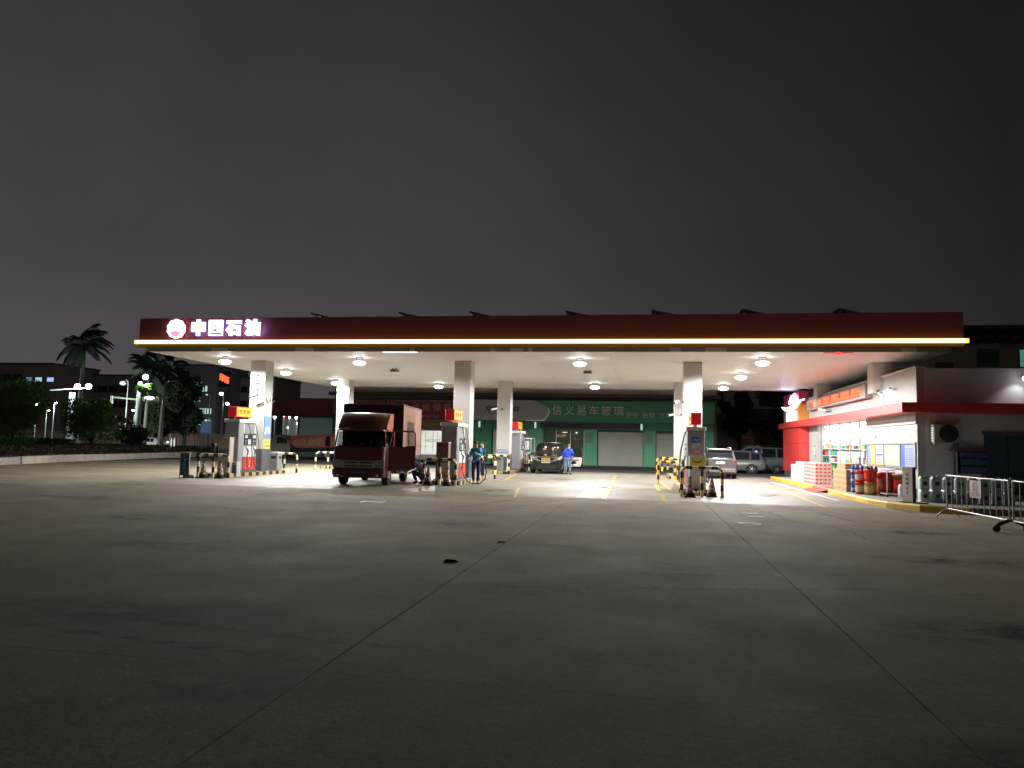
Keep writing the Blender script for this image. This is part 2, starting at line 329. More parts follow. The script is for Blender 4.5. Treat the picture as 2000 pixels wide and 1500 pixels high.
# ================================================================ painted markings (4 mm sheets)
YLINE = mat('worn_yellow_line', (.62, .42, .10), .6, var=.45, vscale=9)
WLINE = mat('worn_white_line', (.66, .66, .62), .6, var=.35, vscale=9)
def line(pts, wd, m, name='lane_line', z=.004):
    b = MB()
    for (x0, y0), (x1, y1) in zip(pts[:-1], pts[1:]):
        d = Vector((x1-x0, y1-y0, 0)).normalized(); nrm = Vector((-d.y, d.x, 0))*wd/2
        b.add([Vector((x0, y0, z))+nrm, Vector((x0, y0, z))-nrm, Vector((x1, y1, z))-nrm, Vector((x1, y1, z))+nrm], [(0, 1, 2, 3)])
    o = b.build(name, m, mk); return o
mk = bpy.data.objects.new('road_markings', None); col.objects.link(mk); tag(mk, kind='structure')
line([(-1.6, 42.8), (-1.56, 38.8)], .15, YLINE)
line([(-1.44, 36.2), (-1.25, 23.45)], .15, YLINE); line([(-1.25, 23.25), (.70, 23.0)], .10, YLINE)
line([(.75, 37.5), (1.0, 29.6)], .14, YLINE); line([(.5, 33.6), (.55, 28.6)], .14, YLINE); line([(.1, 26.2), (1.2, 26.4)], .12, YLINE); line([(.6, 26), (.62, 23.2)], .12, YLINE)
line([(3.6, 33.5), (3.1, 23.7)], .12, YLINE); line([(3.1, 23.1), (4.9, 22.9)], .09, YLINE); line([(5.65, 34), (5.2, 23.2)], .12, YLINE)
line([(2.75, 32), (2.65, 26.6)], .14, YLINE); line([(4.2, 44), (4.0, 36)], .14, YLINE)
line([(6.42, 40.4), (6.35, 26.5)], .12, WLINE); line([(5.6, 38.5), (6.1, 38.5)], .25, WLINE); line([(5.7, 33.5), (6.1, 33.5)], .2, WLINE)
line([(-12.2, 22.9), (-11.6, 24.2)], .1, WLINE); line([(-7.3, 44), (-6.2, 33)], .10, YLINE); line([(-4.6, 27.5), (-3.9, 22.7)], .09, YLINE); line([(2.6, 24.1), (3.0, 24.0)], .16, WLINE)
# manhole covers with painted rims
def manhole(x, y, r, rim, label):
    t = thing('manhole_cover', label, 'manhole cover', (x, y, 0), group='round covers in the forecourt')
    b = MB(); b.lathe([(0, .006), (r*.8, .006), (r*.8, .002), (0, .002)], n=28, sm=False); b.build('lid', mat('lid_grey', (.20, .20, .19), .8) if rim else mat('lid_pale', (.33, .33, .31), .8), t)
    b = MB(); b.lathe([(r*.8, .002), (r*.8, .009), (r, .009), (r, .002)], n=28, sm=False); b.build('rim', mat('rim_white', (.6, .6, .58), .7) if rim else mat('rim_pale', (.42, .43, .42), .7), t)
manhole(2.28, 17.1, .25, 1, 'round cover with a bright white painted rim, nearest the camera')
manhole(2.66, 18.95, .20, 0, 'flat pale cover just behind the white rimmed one')
manhole(2.66, 19.9, .20, 0, 'middle pale cover in the row leading to the pump')
manhole(2.72, 21.1, .16, 0, 'small faded cover closest to the yellow lane box')
t = thing('inspection_cover', 'pale rectangular inspection cover in front of the red truck', 'cover', (-7.05, 18.95, 0))
b = MB(); b.box(-.28, .22, -.2, .2, 0, .008); b.build('lid', mat('lid_pale', (.33, .33, .31), .8), t); b = MB()
for a in ((-.31, .25, -.23, -.2), (-.31, .25, .2, .23), (-.31, -.28, -.2, .2), (.22, .25, -.2, .2)): b.box(*a, 0, .011)
b.build('frame', GREYM, t)
for (x, y, s, lab) in ((-2.6, 9.95, .11, 'dark crumpled scrap of rag lying on the open forecourt'), (-2.3, 12.15, .06, 'small black scrap lying on the slab joint')):
    b = MB(); vs = []; n = 9
    for i in range(n):
        a = 2*math.pi*i/n; q = s*random.uniform(.6, 1.25); vs.append((q*1.2*math.cos(a), q*.55*math.sin(a), .003))
    for i in range(n): vs.append((vs[i][0]*.6, vs[i][1]*.6, random.uniform(.02, .05)*s/.13))
    b.add(vs, [(i, (i+1) % n, n+(i+1) % n, n+i) for i in range(n)] + [tuple(range(n, 2*n))])
    tag(b.build('rag', BLACK, loc=(x, y, 0), rz=.1), lab, 'rag')

# ================================================================ canopy
cx0, cx1, cyf, cyr, Hl, Ht = -21.28, 10.97, 28.2, 46.75, 5.39, 6.62
FASC = mat('dark_red_fascia', (.31, .070, .078), .42, var=.10, vscale=.7)
BROWN = mat('brown_lip', (.22, .10, .03), .5)
can = thing('canopy', 'wide filling station canopy with dark red fascia and glowing yellow strip', 'canopy', (0, 0, 0))
b = MB(); b.box(cx0, cx1, cyf, cyf+.12, Hl+.16, Ht); b.build('fascia', FASC, can)
b = MB(); b.box(cx0, cx0+.12, cyf+.121, cyr-.121, Hl+.16, Ht); b.build('fascia', FASC, can)
b = MB(); b.box(cx1-.12, cx1, cyf+.121, cyr-.121, Hl+.16, Ht); b.build('fascia', FASC, can)
b = MB(); b.box(cx0, cx1, cyr-.12, cyr, Hl+.16, Ht); b.build('fascia', FASC, can)
b = MB(); b.box(cx0+.13, cx1-.13, cyf+.13, cyr-.13, Ht-.5, Ht-.35); b.build('roof', GREYM, can)
b = MB()
for a in ((cx0-.02, cx1+.02, cyf-.02, cyf+.2), (cx0-.02, cx0+.2, cyf+.201, cyr-.201), (cx1-.2, cx1+.02, cyf+.201, cyr-.201), (cx0-.02, cx1+.02, cyr-.2, cyr+.02)): b.box(*a, Hl, Hl+.157)
b.build('lip', BROWN, can)
# light strip round the front: yellow diffuser with a brighter tube line
LY = glow('strip_yellow', (1, .88, .16), 1.25); LW = glow('strip_white', (1, .96, .62), 3.2)
b = MB(); b.box(cx0-.12, cx1+.12, cyf-.14, cyf-.021, Hl+.125, Hl+.275); b.box(cx0-.12, cx0-.021, cyf-.02, cyf+6, Hl+.125, Hl+.275); b.build('light_strip', LY, can)
b = MB(); b.box(cx0-.0, cx1+.0, cyf-.155, cyf-.142, Hl+.14, Hl+.26); b.build('strip_tube', LW, can)
# soffit panels, dropped a little below the lip
sx = [cx0+.35, -17.65, -14.4, -11.1, -7.91, -4.7, -1.4, 1.96, 5.3, cx1-.35]
zs = 5.23
for i in range(len(sx)-1):
    b = MB(); b.box(sx[i]+.004, sx[i+1]-.004, cyf+.3, cyr-.25, zs, zs+.04); b.build('soffit_panel', OFFW, can)
STEP = mat('grey_green_beam', (.42, .44, .38), .35, .1, var=.08, vscale=2)
b = MB(); b.box(cx0+.30, cx1-.30, cyf+.22, cyf+.298, zs-.001, Hl-.001); b.build('edge_beam', STEP, can)
b = MB(); b.box(cx0+.30, cx1-.30, cyr-.248, cyr-.21, zs-.001, Hl-.001); b.box(cx0+.30, cx0+.348, cyf+.3, cyr-.25, zs-.001, Hl-.001); b.box(cx1-.348, cx1-.30, cyf+.3, cyr-.25, zs-.001, Hl-.001)
b.build('edge_beam', OFFW, can)
for x, wd in ((-18.0, .75), (-14.2, .8), (-9.3, .2), (-6.0, .2), (-5.2, .5), (-4.5, .18), (.9, .4), (2.2, .75), (9.0, .5)):
    b = MB(); b.box(x, x+wd, cyf+.19, cyf+.218, zs-.002, Hl-.004); b.build('bracket_plate', OFFW, can)
b = MB(); b.box(cx0+.4, cx1-.4, cyr-.4, cyr-.3, zs-.05, zs-.003); b.build('rear_rail', WHITE, can)
# columns: cladding, dark skirting
for (x, y, sk) in [(-18.02, 31.7, 1.0), (-8.29, 31.7, 1.0), (1.58, 31.7, 1.0), (8.96, 31.7, 0), (-18.02, 41.6, .9), (-8.29, 41.6, .9), (1.58, 41.6, .55), (8.96, 41.6, 0)]:
    z0 = 4.0 if x > 8 else .15
    b = MB(); b.rbox(x, x+.75, y, y+.75, z0+sk, zs-.002, .012); c_ = b.build('column', WHITE, can)
    if sk:
        b = MB(); b.box(x-.03, x+.78, y-.03, y+.78, .15, .15+sk); b.build('column_skirting', DGREY, c_)
# sign: scalloped badge and four glowing characters
SG = glow('sign_white', (1, .97, 1.0), 4.0); SB = glow('sign_halo_blue', (.34, .28, 1.0), 1.1); PK = glow('sign_pink', (1, .42, .62), 1.0)
sgn = thing('station_sign', 'glowing white scalloped badge and characters 中国石油 on the dark red fascia', 'sign', (0, cyf-.02, 0))
def blob(cx_, cz, r0, n, amp, y0, y1, name, m, z_scale=1):
    poly = []
    for i in range(n*8):
        a = 2*math.pi*i/(n*8); rr = r0*(1-amp+amp*abs(math.sin(a*n/2))); poly.append((cx_+rr*math.cos(a), cz+rr*math.sin(a)))
    q = MB(); q.prism(poly, y0, y1, 'y'); return q.build(name, m, sgn)
blob(-19.46, 6.14, .41, 10, .10, -.16, -.06, 'badge', SG)
blob(-19.46, 6.14, .44, 10, .10, -.05, -.025, 'badge_halo', glow('sign_halo_red', (1, .08, .12), .55))
b = MB(); pl = []
for i in range(13):
    a = math.pi*(1.08+.84*i/12); pl.append((-19.46+.27*math.cos(a), 6.10+.30*math.sin(a)))
for i in range(7):
    a = math.pi*(.18+.64*i/6); pl.append((-19.46+.24*math.cos(a), 5.96+.09*math.sin(a)))
b.prism(pl, -.175, -.162, 'y'); b.build('badge_crescent', PK, sgn)
for ch, x0 in zip('中国石油', (-18.45, -17.65, -16.83, -15.98)):
    text('letter', ch, .64, SG, sgn, (x0, -.10, 6.14), depth=.08, bold=.040)
    text('letter_halo', ch, .64, SB, sgn, (x0, -.035, 6.14), depth=.02, bold=.07)
for x in (-18.3, -17.4, -16.6, -15.8): lamp('POINT', (x, -.30, 6.14), 9, (.30, .25, 1), .15, parent=sgn)  # added blue point lights tint the fascia round the letters
# solar panels on the canopy roof, tilted across
PV = mat('solar_glass', (.012, .014, .03), .2, spec=.6)
def solar(x, y, z=7.30, ln=2.6, label=''):
    t = thing('solar_panel', label, 'solar panel', (x, y, 0), group='tilted panels on the canopy roof')
    q = MB(); rot = Matrix.Rotation(R(13), 3, 'Y'); q.box(0, ln, 0, 3.4, z-.04, z, rot=rot, at=(0, 0, z)); q.build('panel', PV, t)
    for ya in (-.04, 3.402): q = MB(); q.box(0, ln, ya, ya+.038, z-.07, z+.01, rot=rot, at=(0, 0, z)); q.build('frame', GREYM, t)
    for yy in (.2, 3.1):
        for xx in (.15, ln-.2): q = MB(); q.cyl((xx, yy, 6.25), (xx, yy, z-.05-xx*.225), .03, n=6); q.build('leg', STEEL, t)
order = ['first', 'second', 'third', 'fourth', 'fifth', 'sixth', 'seventh']
for i, x in enumerate((-15.3, -11.05, -7.75, -3.45, .25, 3.95, 7.75)):
    solar(x, 32, 7.50, 2.2 if i < 3 else 2.6, 'dark tilted panel edge poking above the canopy, %s from the left' % order[i])

# ================================================================ canopy lamps
LENS = glow('lamp_lens', (1, .985, .95), 13)
def make_lamp():
    t = thing('canopy_lamp', '', 'ceiling lamp', (0, 0, 0), group='floodlights hanging under the canopy')
    b = MB(); b.box(-.15, .15, -.012, .012, -.03, 0); b.box(-.15, -.13, -.012, .012, -.16, -.031); b.box(.13, .15, -.012, .012, -.16, -.031); b.build('bracket', DGREY, t)
    b = MB(); b.rbox(-.17, .17, -.16, .16, -.20, -.13, .03); b.build('housing', LGREY, t)
    b = MB(); b.sphere((0, 0, -.23), .27, .25, .125, 16, 6, zmin=-1, zmax=.12); b.build('lens', LENS, t)
    return t
def batwing(o):
    """flood optics: weak straight down, strong towards the sides"""
    l = o.data; l.use_nodes = True; n = l.node_tree; e = n.nodes['Emission']; t = n.nodes.new('ShaderNodeTexCoord'); sp = n.nodes.new('ShaderNodeSeparateXYZ')
    a = n.nodes.new('ShaderNodeMath'); a.operation = 'ABSOLUTE'; r = n.nodes.new('ShaderNodeMapRange')
    r.inputs['From Min'].default_value = 1; r.inputs['From Max'].default_value = .15; r.inputs['To Min'].default_value = .60; r.inputs['To Max'].default_value = 1.0
    n.links.new(t.outputs['Normal'], sp.inputs[0]); n.links.new(sp.outputs['Z'], a.inputs[0]); n.links.new(a.outputs[0], r.inputs['Value']); n.links.new(r.outputs[0], e.inputs['Strength'])
lamp0 = make_lamp(); first = True
LSPOT = []
for x, y, lab in ((-18.4, 30.15, 'front left lamp beside the numbered column'), (-18.07, 35.2, 'left edge lamp in the middle row'), (-18.0, 41.3, 'left edge lamp at the back by the pale column'),
        (-12.2, 30.4, 'front lamp above the red truck'), (-12.25, 43.2, 'rear lamp behind the red truck box'), (-2.66, 30.45, 'front lamp over the centre lane'), (-2.83, 42.5, 'rear lamp over the centre lane'),
        (4.48, 30.0, 'front lamp nearest the shop'), (4.4, 36.0, 'middle lamp in the row nearest the shop'), (4.26, 42.4, 'rear lamp in the row nearest the shop')):
    if first: lamp0.location = (x, y, zs); lamp0['label'] = 'glowing white '+lab; first = False; o = lamp0
    else: o = dup(lamp0, (x, y, zs), 0, 'glowing white '+lab)
    batwing(lamp('SPOT', (0, 0, -.38), 1620, (1, .985, .965), radius=.10, spot=(176, .25), parent=o, name='lamp_light'))
for x, y, lab in ((-12.2, 35.0, 'small grey speaker box under the canopy above the truck'), (-2.7, 35.3, 'small grey speaker box under the canopy over the centre lane')):
    t = thing('ceiling_speaker', lab, 'speaker', (x, y, zs), group='small boxes fixed under the canopy')
    b = MB(); b.rbox(-.2, .2, -.14, .14, -.17, -.05, .02); b.build('case', GREYM, t); b = MB(); b.box(-.12, -.08, -.02, .02, -.05, -.001); b.box(.08, .12, -.02, .02, -.05, -.001); b.build('bracket', DGREY, t)
    b = MB(); b.box(-.14, .10, -.145, -.141, -.15, -.08); b.build('grille', BLACK, t)
t = thing('bright_strip', 'short bright glowing strip under the front edge of the canopy', 'lamp', (-9.75, 28.62, zs))  # glowing strip put in for a bright white patch at this edge
b = MB(); b.box(-.75, .75, -.1, .1, -.012, -.001); b.build('diffuser', glow('bright_strip_white', (1, .99, .92), 2.6), t); b = MB(); b.box(-.78, -.752, -.12, .12, -.018, -.001); b.build('bright_strip_end', WHITE, t); b = MB(); b.box(.752, .78, -.12, .12, -.018, -.001); b.build('bright_strip_end', WHITE, t)
t = thing('reflection_glow', 'small red reflected glow, built as a shape, under the canopy edge near the shop', 'light', (6.9, 28.55, zs))  # red reflection imitated by an added glowing dome and bar
b = MB(); b.sphere((0, 0, -.03), .11, .11, .07, 12, 6); b.build('lens', glow('reflection_red', (1, .05, .04), 2.5), t)
b = MB(); b.box(-.5, .5, -.04, .04, -.02, -.001); b.build('bracket', glow('reflection_red_dim', (1, .10, .08), .6), t)  # glowing bar, widens the added red glow
# ================================================================ islands
KERBY = mat('island_kerb_yellow', (.62, .45, .16), .6, var=.3, vscale=6); KERBK = mat('island_kerb_black', (.03, .03, .028), .6, var=.3, vscale=6)
ISLT = mat('island_top', (.38, .37, .34), .7, var=.2, vscale=3)
def island(xc, y0, y1, label):
    t = thing('pump_island', label, 'island', (xc, y0, 0), group='raised islands carrying the pumps')
    L = y1-y0; w2 = .58
    b = MB(); b.box(-w2, w2, .0, L, 0, .13); b.build('base', ISLT, t)
    for s in (-1, 1):
        k = 0; y = 0
        while y < L-.05:
            q = MB(); a, c = (s*w2, s*(w2+.07)) if s > 0 else (s*(w2+.07), s*w2)
            e = min(y+.30, L); v = [(a, y, 0), (c, y, 0), (c, e, 0), (a, e, 0)]; sh = .10
            q.box(a+.001*s if s > 0 else a, c if s > 0 else c-.001, y+.002, e-.002, 0, .15); q.build('kerb_block', KERBY if k % 2 else KERBK, t); y += .30; k += 1
    k = 0; x = -w2
    while x < w2-.05:
        q = MB(); q.box(x+.002, min(x+.29, w2)-.002, -.07, -.002, 0, .15); q.build('kerb_block', KERBK if k % 2 else KERBY, t); x += .29; k += 1
    return t
island(-17.5, 28.1, 33.3, 'island of the left pump with striped kerb, beside the numbered column')
island(-7.7, 28.1, 33.3, 'island of the middle pump with striped kerb, beside the red truck')
island(1.9, 28.1, 33.3, 'island of the right pump with striped kerb, beside the column near the shop')
island(-17.6, 40.2, 46, 'rear left island half hidden behind the red truck')
island(-7.9, 40.2, 46, 'rear middle island left of the black people carrier')
island(1.95, 40.2, 46, 'rear right island behind the pump near the shop')

PUMPW = mat('pump_white', (.68, .68, .67), .35, var=.05); PUMPG = mat('pump_grey', (.30, .31, .33), .4, .2, var=.06)
PRED = mat('pump_red', (.72, .06, .045), .35); HOSE = mat('hose_rubber', (.02, .02, .02), .45); ORG = mat('topper_orange', (.85, .38, .02), .4, emis=(1, .45, .03), es=.35)
TRED = mat('topper_red', (.55, .01, .03), .4, emis=(1, .02, .03), es=.16); SCR = glow('pump_screen', (.85, .95, 1), 1.1)
def nozzle(b, s, y, z):
    x = s*.37
    b.tube([(x, y, z+.05), (x+s*.07, y, z-.04), (x+s*.05, y+.02, z-.22)], [.028, .034, .024], 6)
    b.tube([(x, y, z+.05), (x-s*.02, y-.02, z+.14), (x+s*.01, y-.10, z+.20)], [.02, .016, .012], 6)
    b.tube([(x+s*.10, y, z), (x+s*.11, y+.01, z-.10), (x+s*.06, y+.02, z-.18)], .008, 5)
def make_pump(label, top_txt, flip=False):
    """fuel dispenser, 0.70 wide (x), 1.6 long (y)"""
    t = thing('fuel_pump', label, 'fuel pump', (0, 0, 0), group='fuel pumps on the islands')
    b = MB(); b.rbox(-.33, .33, 0, 1.6, 0, .10, .01); b.build('plinth', DGREY, t)
    b = MB(); b.rbox(-.33, .33, 0, .42, .101, 2.16, .03); b.build('end_column', PUMPG, t)
    b = MB(); b.box(-.30, .30, .421, 1.52, .72, 1.62); b.build('body', PUMPW, t)
    b = MB(); b.box(-.26, .26, .421, 1.50, 1.621, 2.16); b.build('hose_mast', PUMPG, t)
    b = MB(); b.rbox(-.37, .37, -.04, 1.62, 2.162, 2.30, .02); b.build('cap', PUMPW, t)
    for s in (-1, 1):
        nm = 'side'
        b = MB(); b.box(min(s*.305, s*.34), max(s*.305, s*.34), .46, 1.50, .13, .66); p = b.build('red_panel', PRED, t)
        q = MB(); q.sphere((s*.342, .98, .44), .012, .05, .10, 8, 4); q.build('badge', mat('panel_badge', (.85, .45, .2), .4), p)
        q = MB(); q.box(min(s*.341, s*.345), max(s*.341, s*.345), .92, 1.04, .24, .29); q.build('badge_text', WPR, p)
        b = MB(); b.box(min(s*.302, s*.33), max(s*.302, s*.33), .47, 1.50, 1.18, 1.68); p = b.build('display', BLACK, t)
        q = MB()
        for y0, y1, z0, z1 in ((.55, .72, 1.50, 1.62), (1.18, 1.42, 1.50, 1.62), (.80, 1.02, 1.22, 1.44), (.58, .66, 1.34, 1.39), (1.20, 1.28, 1.34, 1.39), (1.34, 1.42, 1.34, 1.39), (.55, .60, 1.22, 1.26), (1.16, 1.22, 1.22, 1.26), (1.28, 1.34, 1.22, 1.26)):
            q.box(min(s*.331, s*.334), max(s*.331, s*.334), y0, y1, z0, z1, mi=0 if z1 > 1.6 or z0 < 1.3 and y0 == .80 else 1)
        q.build('readout', [SCR, mat('display_print', (.5, .5, .5), .5)], p)
        b = MB(); b.box(min(s*.302, s*.32), max(s*.302, s*.32), .46, 1.5, .68, 1.15); b.build('nozzle_bay', mat('bay_white', (.75, .75, .73), .4), t)
        b = MB(); b.box(min(s*.262, s*.27), max(s*.262, s*.27), .47, .56, 1.70, 2.14); b.box(min(s*.262, s*.27), max(s*.262, s*.27), 1.40, 1.49, 1.70, 2.14); b.build('mast_trim', PUMPW, t)
        for yy in (.62, 1.22):
            q = MB(); nozzle(q, s, yy, 1.00); n_ = q.build('nozzle', BLACK, t)
            sw = random.uniform(-.05, .05)
            q = MB(); q.tube([(s*.33, yy+.12, 2.14), (s*.40, yy+.14, 1.9), (s*(.47+sw), yy+.2, 1.35), (s*(.52+sw), yy+.22, .75), (s*(.56+sw), yy+.15, .34), (s*(.50+sw), yy+.04, .17), (s*.43, yy-.02, .34), (s*.415, yy, .80)], .017, 6)
            q.build('hose', HOSE, t)
    # lit topper: red end, orange long faces
    b = MB(); b.box(-.03, .03, .10, .16, 2.302, 2.40); b.box(-.03, .03, .9, .96, 2.302, 2.40); b.build('topper_post', STEEL, t)
    b = MB(); b.rbox(-.19, .19, -.05, 1.28, 2.40, 2.84, .02); tp = b.build('topper', TRED, t)
    for s in (-1, 1):
        b = MB(); b.box(min(s*.191, s*.197), max(s*.191, s*.197), .0, 1.24, 2.43, 2.81); b.build('topper_face', ORG, tp)
        text('topper_text', top_txt, .24, mat('topper_ink', (.10, .04, .01), .5), tp, (s*.2, .62, 2.62), (90, 0, 90*s), depth=.004, bold=.004)
    # end sticker facing the approach
    b = MB(); b.box(-.17, .17, -.006, -.001, 1.72, 1.93); s_ = b.build('end_sticker', BLUE, t)
    b = MB()
    for i in range(4): b.sphere((-.10+.07*i, -.008, 1.80+.03*(i % 2)), .035, .002, .022, 7, 3)
    b.build('sticker_print', LBLUE, s_)
    b = MB(); b.box(-.15, -.02, -.005, -.001, 1.52, 1.68); b.box(.02, .14, -.005, -.001, 1.60, 1.68); b.build('end_notice', mat('notice_grey', (.5, .52, .56), .5), t)
    b = MB(); b.box(-.21, .24, -.007, -.001, 1.30, 1.42); r_ = b.build('end_band', mat('faded_red', (.45, .10, .07), .5), t)
    text('band_text', '严禁烟火', .085, WPR, r_, (.015, -.009, 1.36), depth=.002)
    return t
def strip_end(o):
    for c in list(o.children_recursive):
        if c.name.split('.')[0] in ('end_sticker', 'sticker_print', 'end_notice', 'end_band', 'band_text'): bpy.data.objects.remove(c)
p = make_pump('white fuel pump on the left island with red panel and orange topper', '92 95 98'); p.location = (-17.42, 29.35, .131)
p1 = dup(p, (-7.70, 28.95, .131), 0, 'fuel pump on the middle island between the red truck and the attendant')
p2 = dup(p, (1.90, 28.85, .131), 0, 'fuel pump seen end on, with blue sticker, on the island nearest the shop')
p3 = dup(p, (-7.5, 43.2, .131), 0, 'distant fuel pump on the rear middle island just right of the column')
for o in (p, p1, p3): strip_end(o)
# card kiosks in front of the pumps
def make_kiosk(label, body, x, y, h=1.6, w_=.26, style='grey'):
    t = thing('payment_kiosk', label, 'kiosk', (x, y, 0), group='payment cabinets in front of the pumps')
    b = MB(); b.rbox(-w_, w_, 0, .34, 0, h, .015); b.build('cabinet', body, t)
    b = MB(); b.box(-w_-.01, w_+.01, -.02, .36, h, h+.03); b.build('top', LGREY, t)
    b = MB(); b.box(-w_+.02, w_-.02, -.006, -.001, h-.16, h-.05); u = b.build('header', mat('kiosk_header_'+style, (.30, .06, .04) if style == 'brown' else (.40, .36, .30) if style == 'grey' else (.75, .62, .08), .5), t)
    if style == 'yellow':
        b = MB(); b.box(-w_+.02, w_-.02, -.006, -.001, .86, h-.17); q = b.build('notice', mat('notice_yellow', (.78, .66, .15), .5), t)
        b = MB(); n = 10; vs = []
        for i in range(n+1):
            a = math.pi*(1.12+.76*i/n); vs += [(.19*math.cos(a), -.009, h-.02+.16*math.sin(a)), (.19*math.cos(a), -.009, h-.045+.18*math.sin(a))]
        b.add(vs, [(2*i, 2*i+1, 2*i+3, 2*i+2) for i in range(n)]); b.build('smile_print', DPR, u)
        text('notice_text', '注意安全', .09, DPR, q, (0, -.009, .97), depth=.002)
        b = MB(); b.box(-w_+.03, w_-.03, -.006, -.001, .42, .80); b.build('panel', mat('kiosk_panel', (.6, .6, .58), .5), t)
    else:
        b = MB(); b.box(-w_+.05, w_-.04, -.02, -.001, h*.54, h*.70); u = b.build('screen_frame', DGREY, t)
        b = MB(); b.box(-w_+.08, w_-.07, -.024, -.0205, h*.56, h*.68); b.build('screen', mat('kiosk_screen_'+style, (.10, .14, .24), .3), u)
        b = MB(); b.box(-w_+.05, w_-.04, -.012, -.001, h*.30, h*.52); u = b.build('service_door', mat('kiosk_door_'+style, (.33, .31, .28), .5), t)
    b = MB(); b.box(-w_-.004, -w_-.0005, .06, .28, h*.3, h*.7); b.build('side_panel', LGREY, t)
    return t
make_kiosk('grey beige payment cabinet left of the left pump', mat('kiosk_beige', (.46, .42, .36), .5, var=.08), -17.30, 28.6, 1.62, .26)
make_kiosk('dark brown payment cabinet in front of the middle pump', mat('kiosk_brown', (.20, .14, .11), .55, var=.12), -7.78, 28.25, 1.62, .25, 'brown')
make_kiosk('cabinet with yellow smile notices in front of the pump near the shop', mat('kiosk_grey', (.55, .55, .53), .5, var=.08), 1.92, 28.22, 1.32, .30, 'yellow')
# rainproof side vents, left pump
b = MB(); b.rbox(-.14, .14, 0, .3, 0, .62, .01); t = thing('vent_box', 'small dark vented box between cabinet and left pump', 'box', (-16.98, 28.9, .0)); b.build('case', LGREY, t)
b = MB(); b.box(-.10, .10, -.006, -.001, .06, .50); b.build('grille', DGREY, t); b = MB(); b.box(-.12, .04, -.007, -.001, .53, .57); b.build('handle', BLACK, t)

# U shaped striped barriers
def make_barrier(span, h, legs, ca, cb, label, group='striped tube barriers guarding the islands'):
    t = thing('tube_barrier', label, 'barrier', (0, 0, 0), group=group)
    r = .055; rr = .17
    def striped(pts, name):
        P = [Vector(q) for q in pts]; seg = [(P[i+1]-P[i]).length for i in range(len(P)-1)]; L = sum(seg); n = max(2, round(L/.21)); b = MB()
        def at(s):
            for i, l in enumerate(seg):
                if s <= l+1e-6: return P[i].lerp(P[i+1], max(0, min(1, s/l)))
                s -= l
            return P[-1].copy()
        cuts = [L*i/n for i in range(n+1)]; bends = []; acc = 0
        for l in seg[:-1]: acc += l; bends.append(acc)
        for i in range(n):
            ss = [cuts[i]] + [q for q in bends if cuts[i]+.005 < q < cuts[i+1]-.005] + [cuts[i+1]]
            b.tube([at(q) for q in ss], r, 8, mi=(i+1) % 2)
        return b.build(name, [cb, ca], t)
    pts = [(-span/2, 0, 0), (-span/2, 0, h-rr)] + [(-span/2+rr-rr*math.cos(a), 0, h-rr+rr*math.sin(a)) for a in (R(30), R(60), R(90))]
    pts += [(span/2-rr+rr*math.sin(a), 0, h-rr+rr*math.cos(a)) for a in (0, R(30), R(60))] + [(span/2, 0, h-rr), (span/2, 0, 0)]
    striped(pts, 'hoop')
    if legs == 3: striped([(0, 0, 0), (0, 0, h-.056)], 'leg')
    b = MB()
    for x in ((-span/2, span/2) if legs == 2 else (-span/2, 0, span/2)): b.lathe([(.10, 0), (.10, .012), (.06, .014)], (x, 0, 0), 10)
    b.build('foot_plate', GREYM, t)
    return t
BA = (YEL2, BLK)
def put_b(x, y, lab, rz=0, span=1.3, h=.92, legs=3, ca=YEL2): 
    t = make_barrier(span, h, legs, ca, BLK, lab); t.location = (x, y, 0); t.rotation_euler.z = rz
put_b(-17.12, 27.6, 'striped barrier in front of the left pump island, beside the blue sign', span=1.32)
put_b(-7.72, 27.75, 'striped barrier in front of the middle island, right of the truck', span=1.25, h=.98)
put_b(1.90, 25.9, 'striped barrier in front of the cabinet with yellow notices', span=1.32, h=.98)
put_b(-17.35, 34.1, 'striped barrier behind the bin of the left island', span=1.3)
put_b(-7.35, 33.9, 'striped barrier post just right of the blue clad attendant', span=1.1, h=1.0, legs=2)
put_b(1.05, 34.3, 'yellow and black barrier left of the pump near the shop', rz=.2, span=.9, h=1.0, legs=2, ca=YEL)
put_b(-17.65, 39.9, 'striped barrier left of the truck cab on the rear left island', span=1.5)
put_b(-7.98, 40.0, 'three legged pale and black barrier in front of the rear middle column', span=1.45, h=1.0)
put_b(-7.1, 46.3, 'far striped barrier between the rear middle column and the black car', span=1.3, h=1.0)
put_b(1.55, 39.4, 'yellow and black barrier in front of the rear right column', span=1.3, h=1.05, ca=YEL)
put_b(1.3, 43.5, 'outermost yellow and black barrier of the rear right island', span=1.2, h=1.05, ca=YEL)

# cones: red/white striped with black foot
CR = mat('cone_orange', (.36, .13, .09), .55, var=.15, vscale=9); CW = mat('cone_white', (.60, .56, .50), .6, var=.15, vscale=9)
def cone(x, y, lab, h=.66, grp='striped cones round the islands'):
    t = thing('traffic_cone', lab, 'traffic cone', (x, y, 0), random.uniform(-.3, .3), group=grp)
    b = MB(); b.rbox(-.18, .18, -.18, .18, 0, .05, .03); b.lathe([(.16, .05), (.155, .15), (.15, .155)], n=14); b.build('foot', RUB, t)
    n, m_ = 14, 16; vs = []; b = MB()
    for j in range(m_+1):
        z = .15+(h-.20)*j/m_; r_ = .145-.105*j/m_
        for i in range(n): a = 2*math.pi*i/n; vs.append((r_*math.cos(a), r_*math.sin(a), z))
    for j in range(m_):
        for i in range(n): b.add([vs[j*n+i], vs[j*n+(i+1) % n], vs[(j+1)*n+(i+1) % n], vs[(j+1)*n+i]], [(0, 1, 2, 3)], mi=(j//3+((i*2)//n)*0+(i//4)) % 2)
    b.build('shell', [CR, CW], t)
    b = MB(); b.lathe([(.042, h-.05), (.045, h), (.02, h+.02), (.0, h+.02)], n=10); b.build('tip', RUB, t)
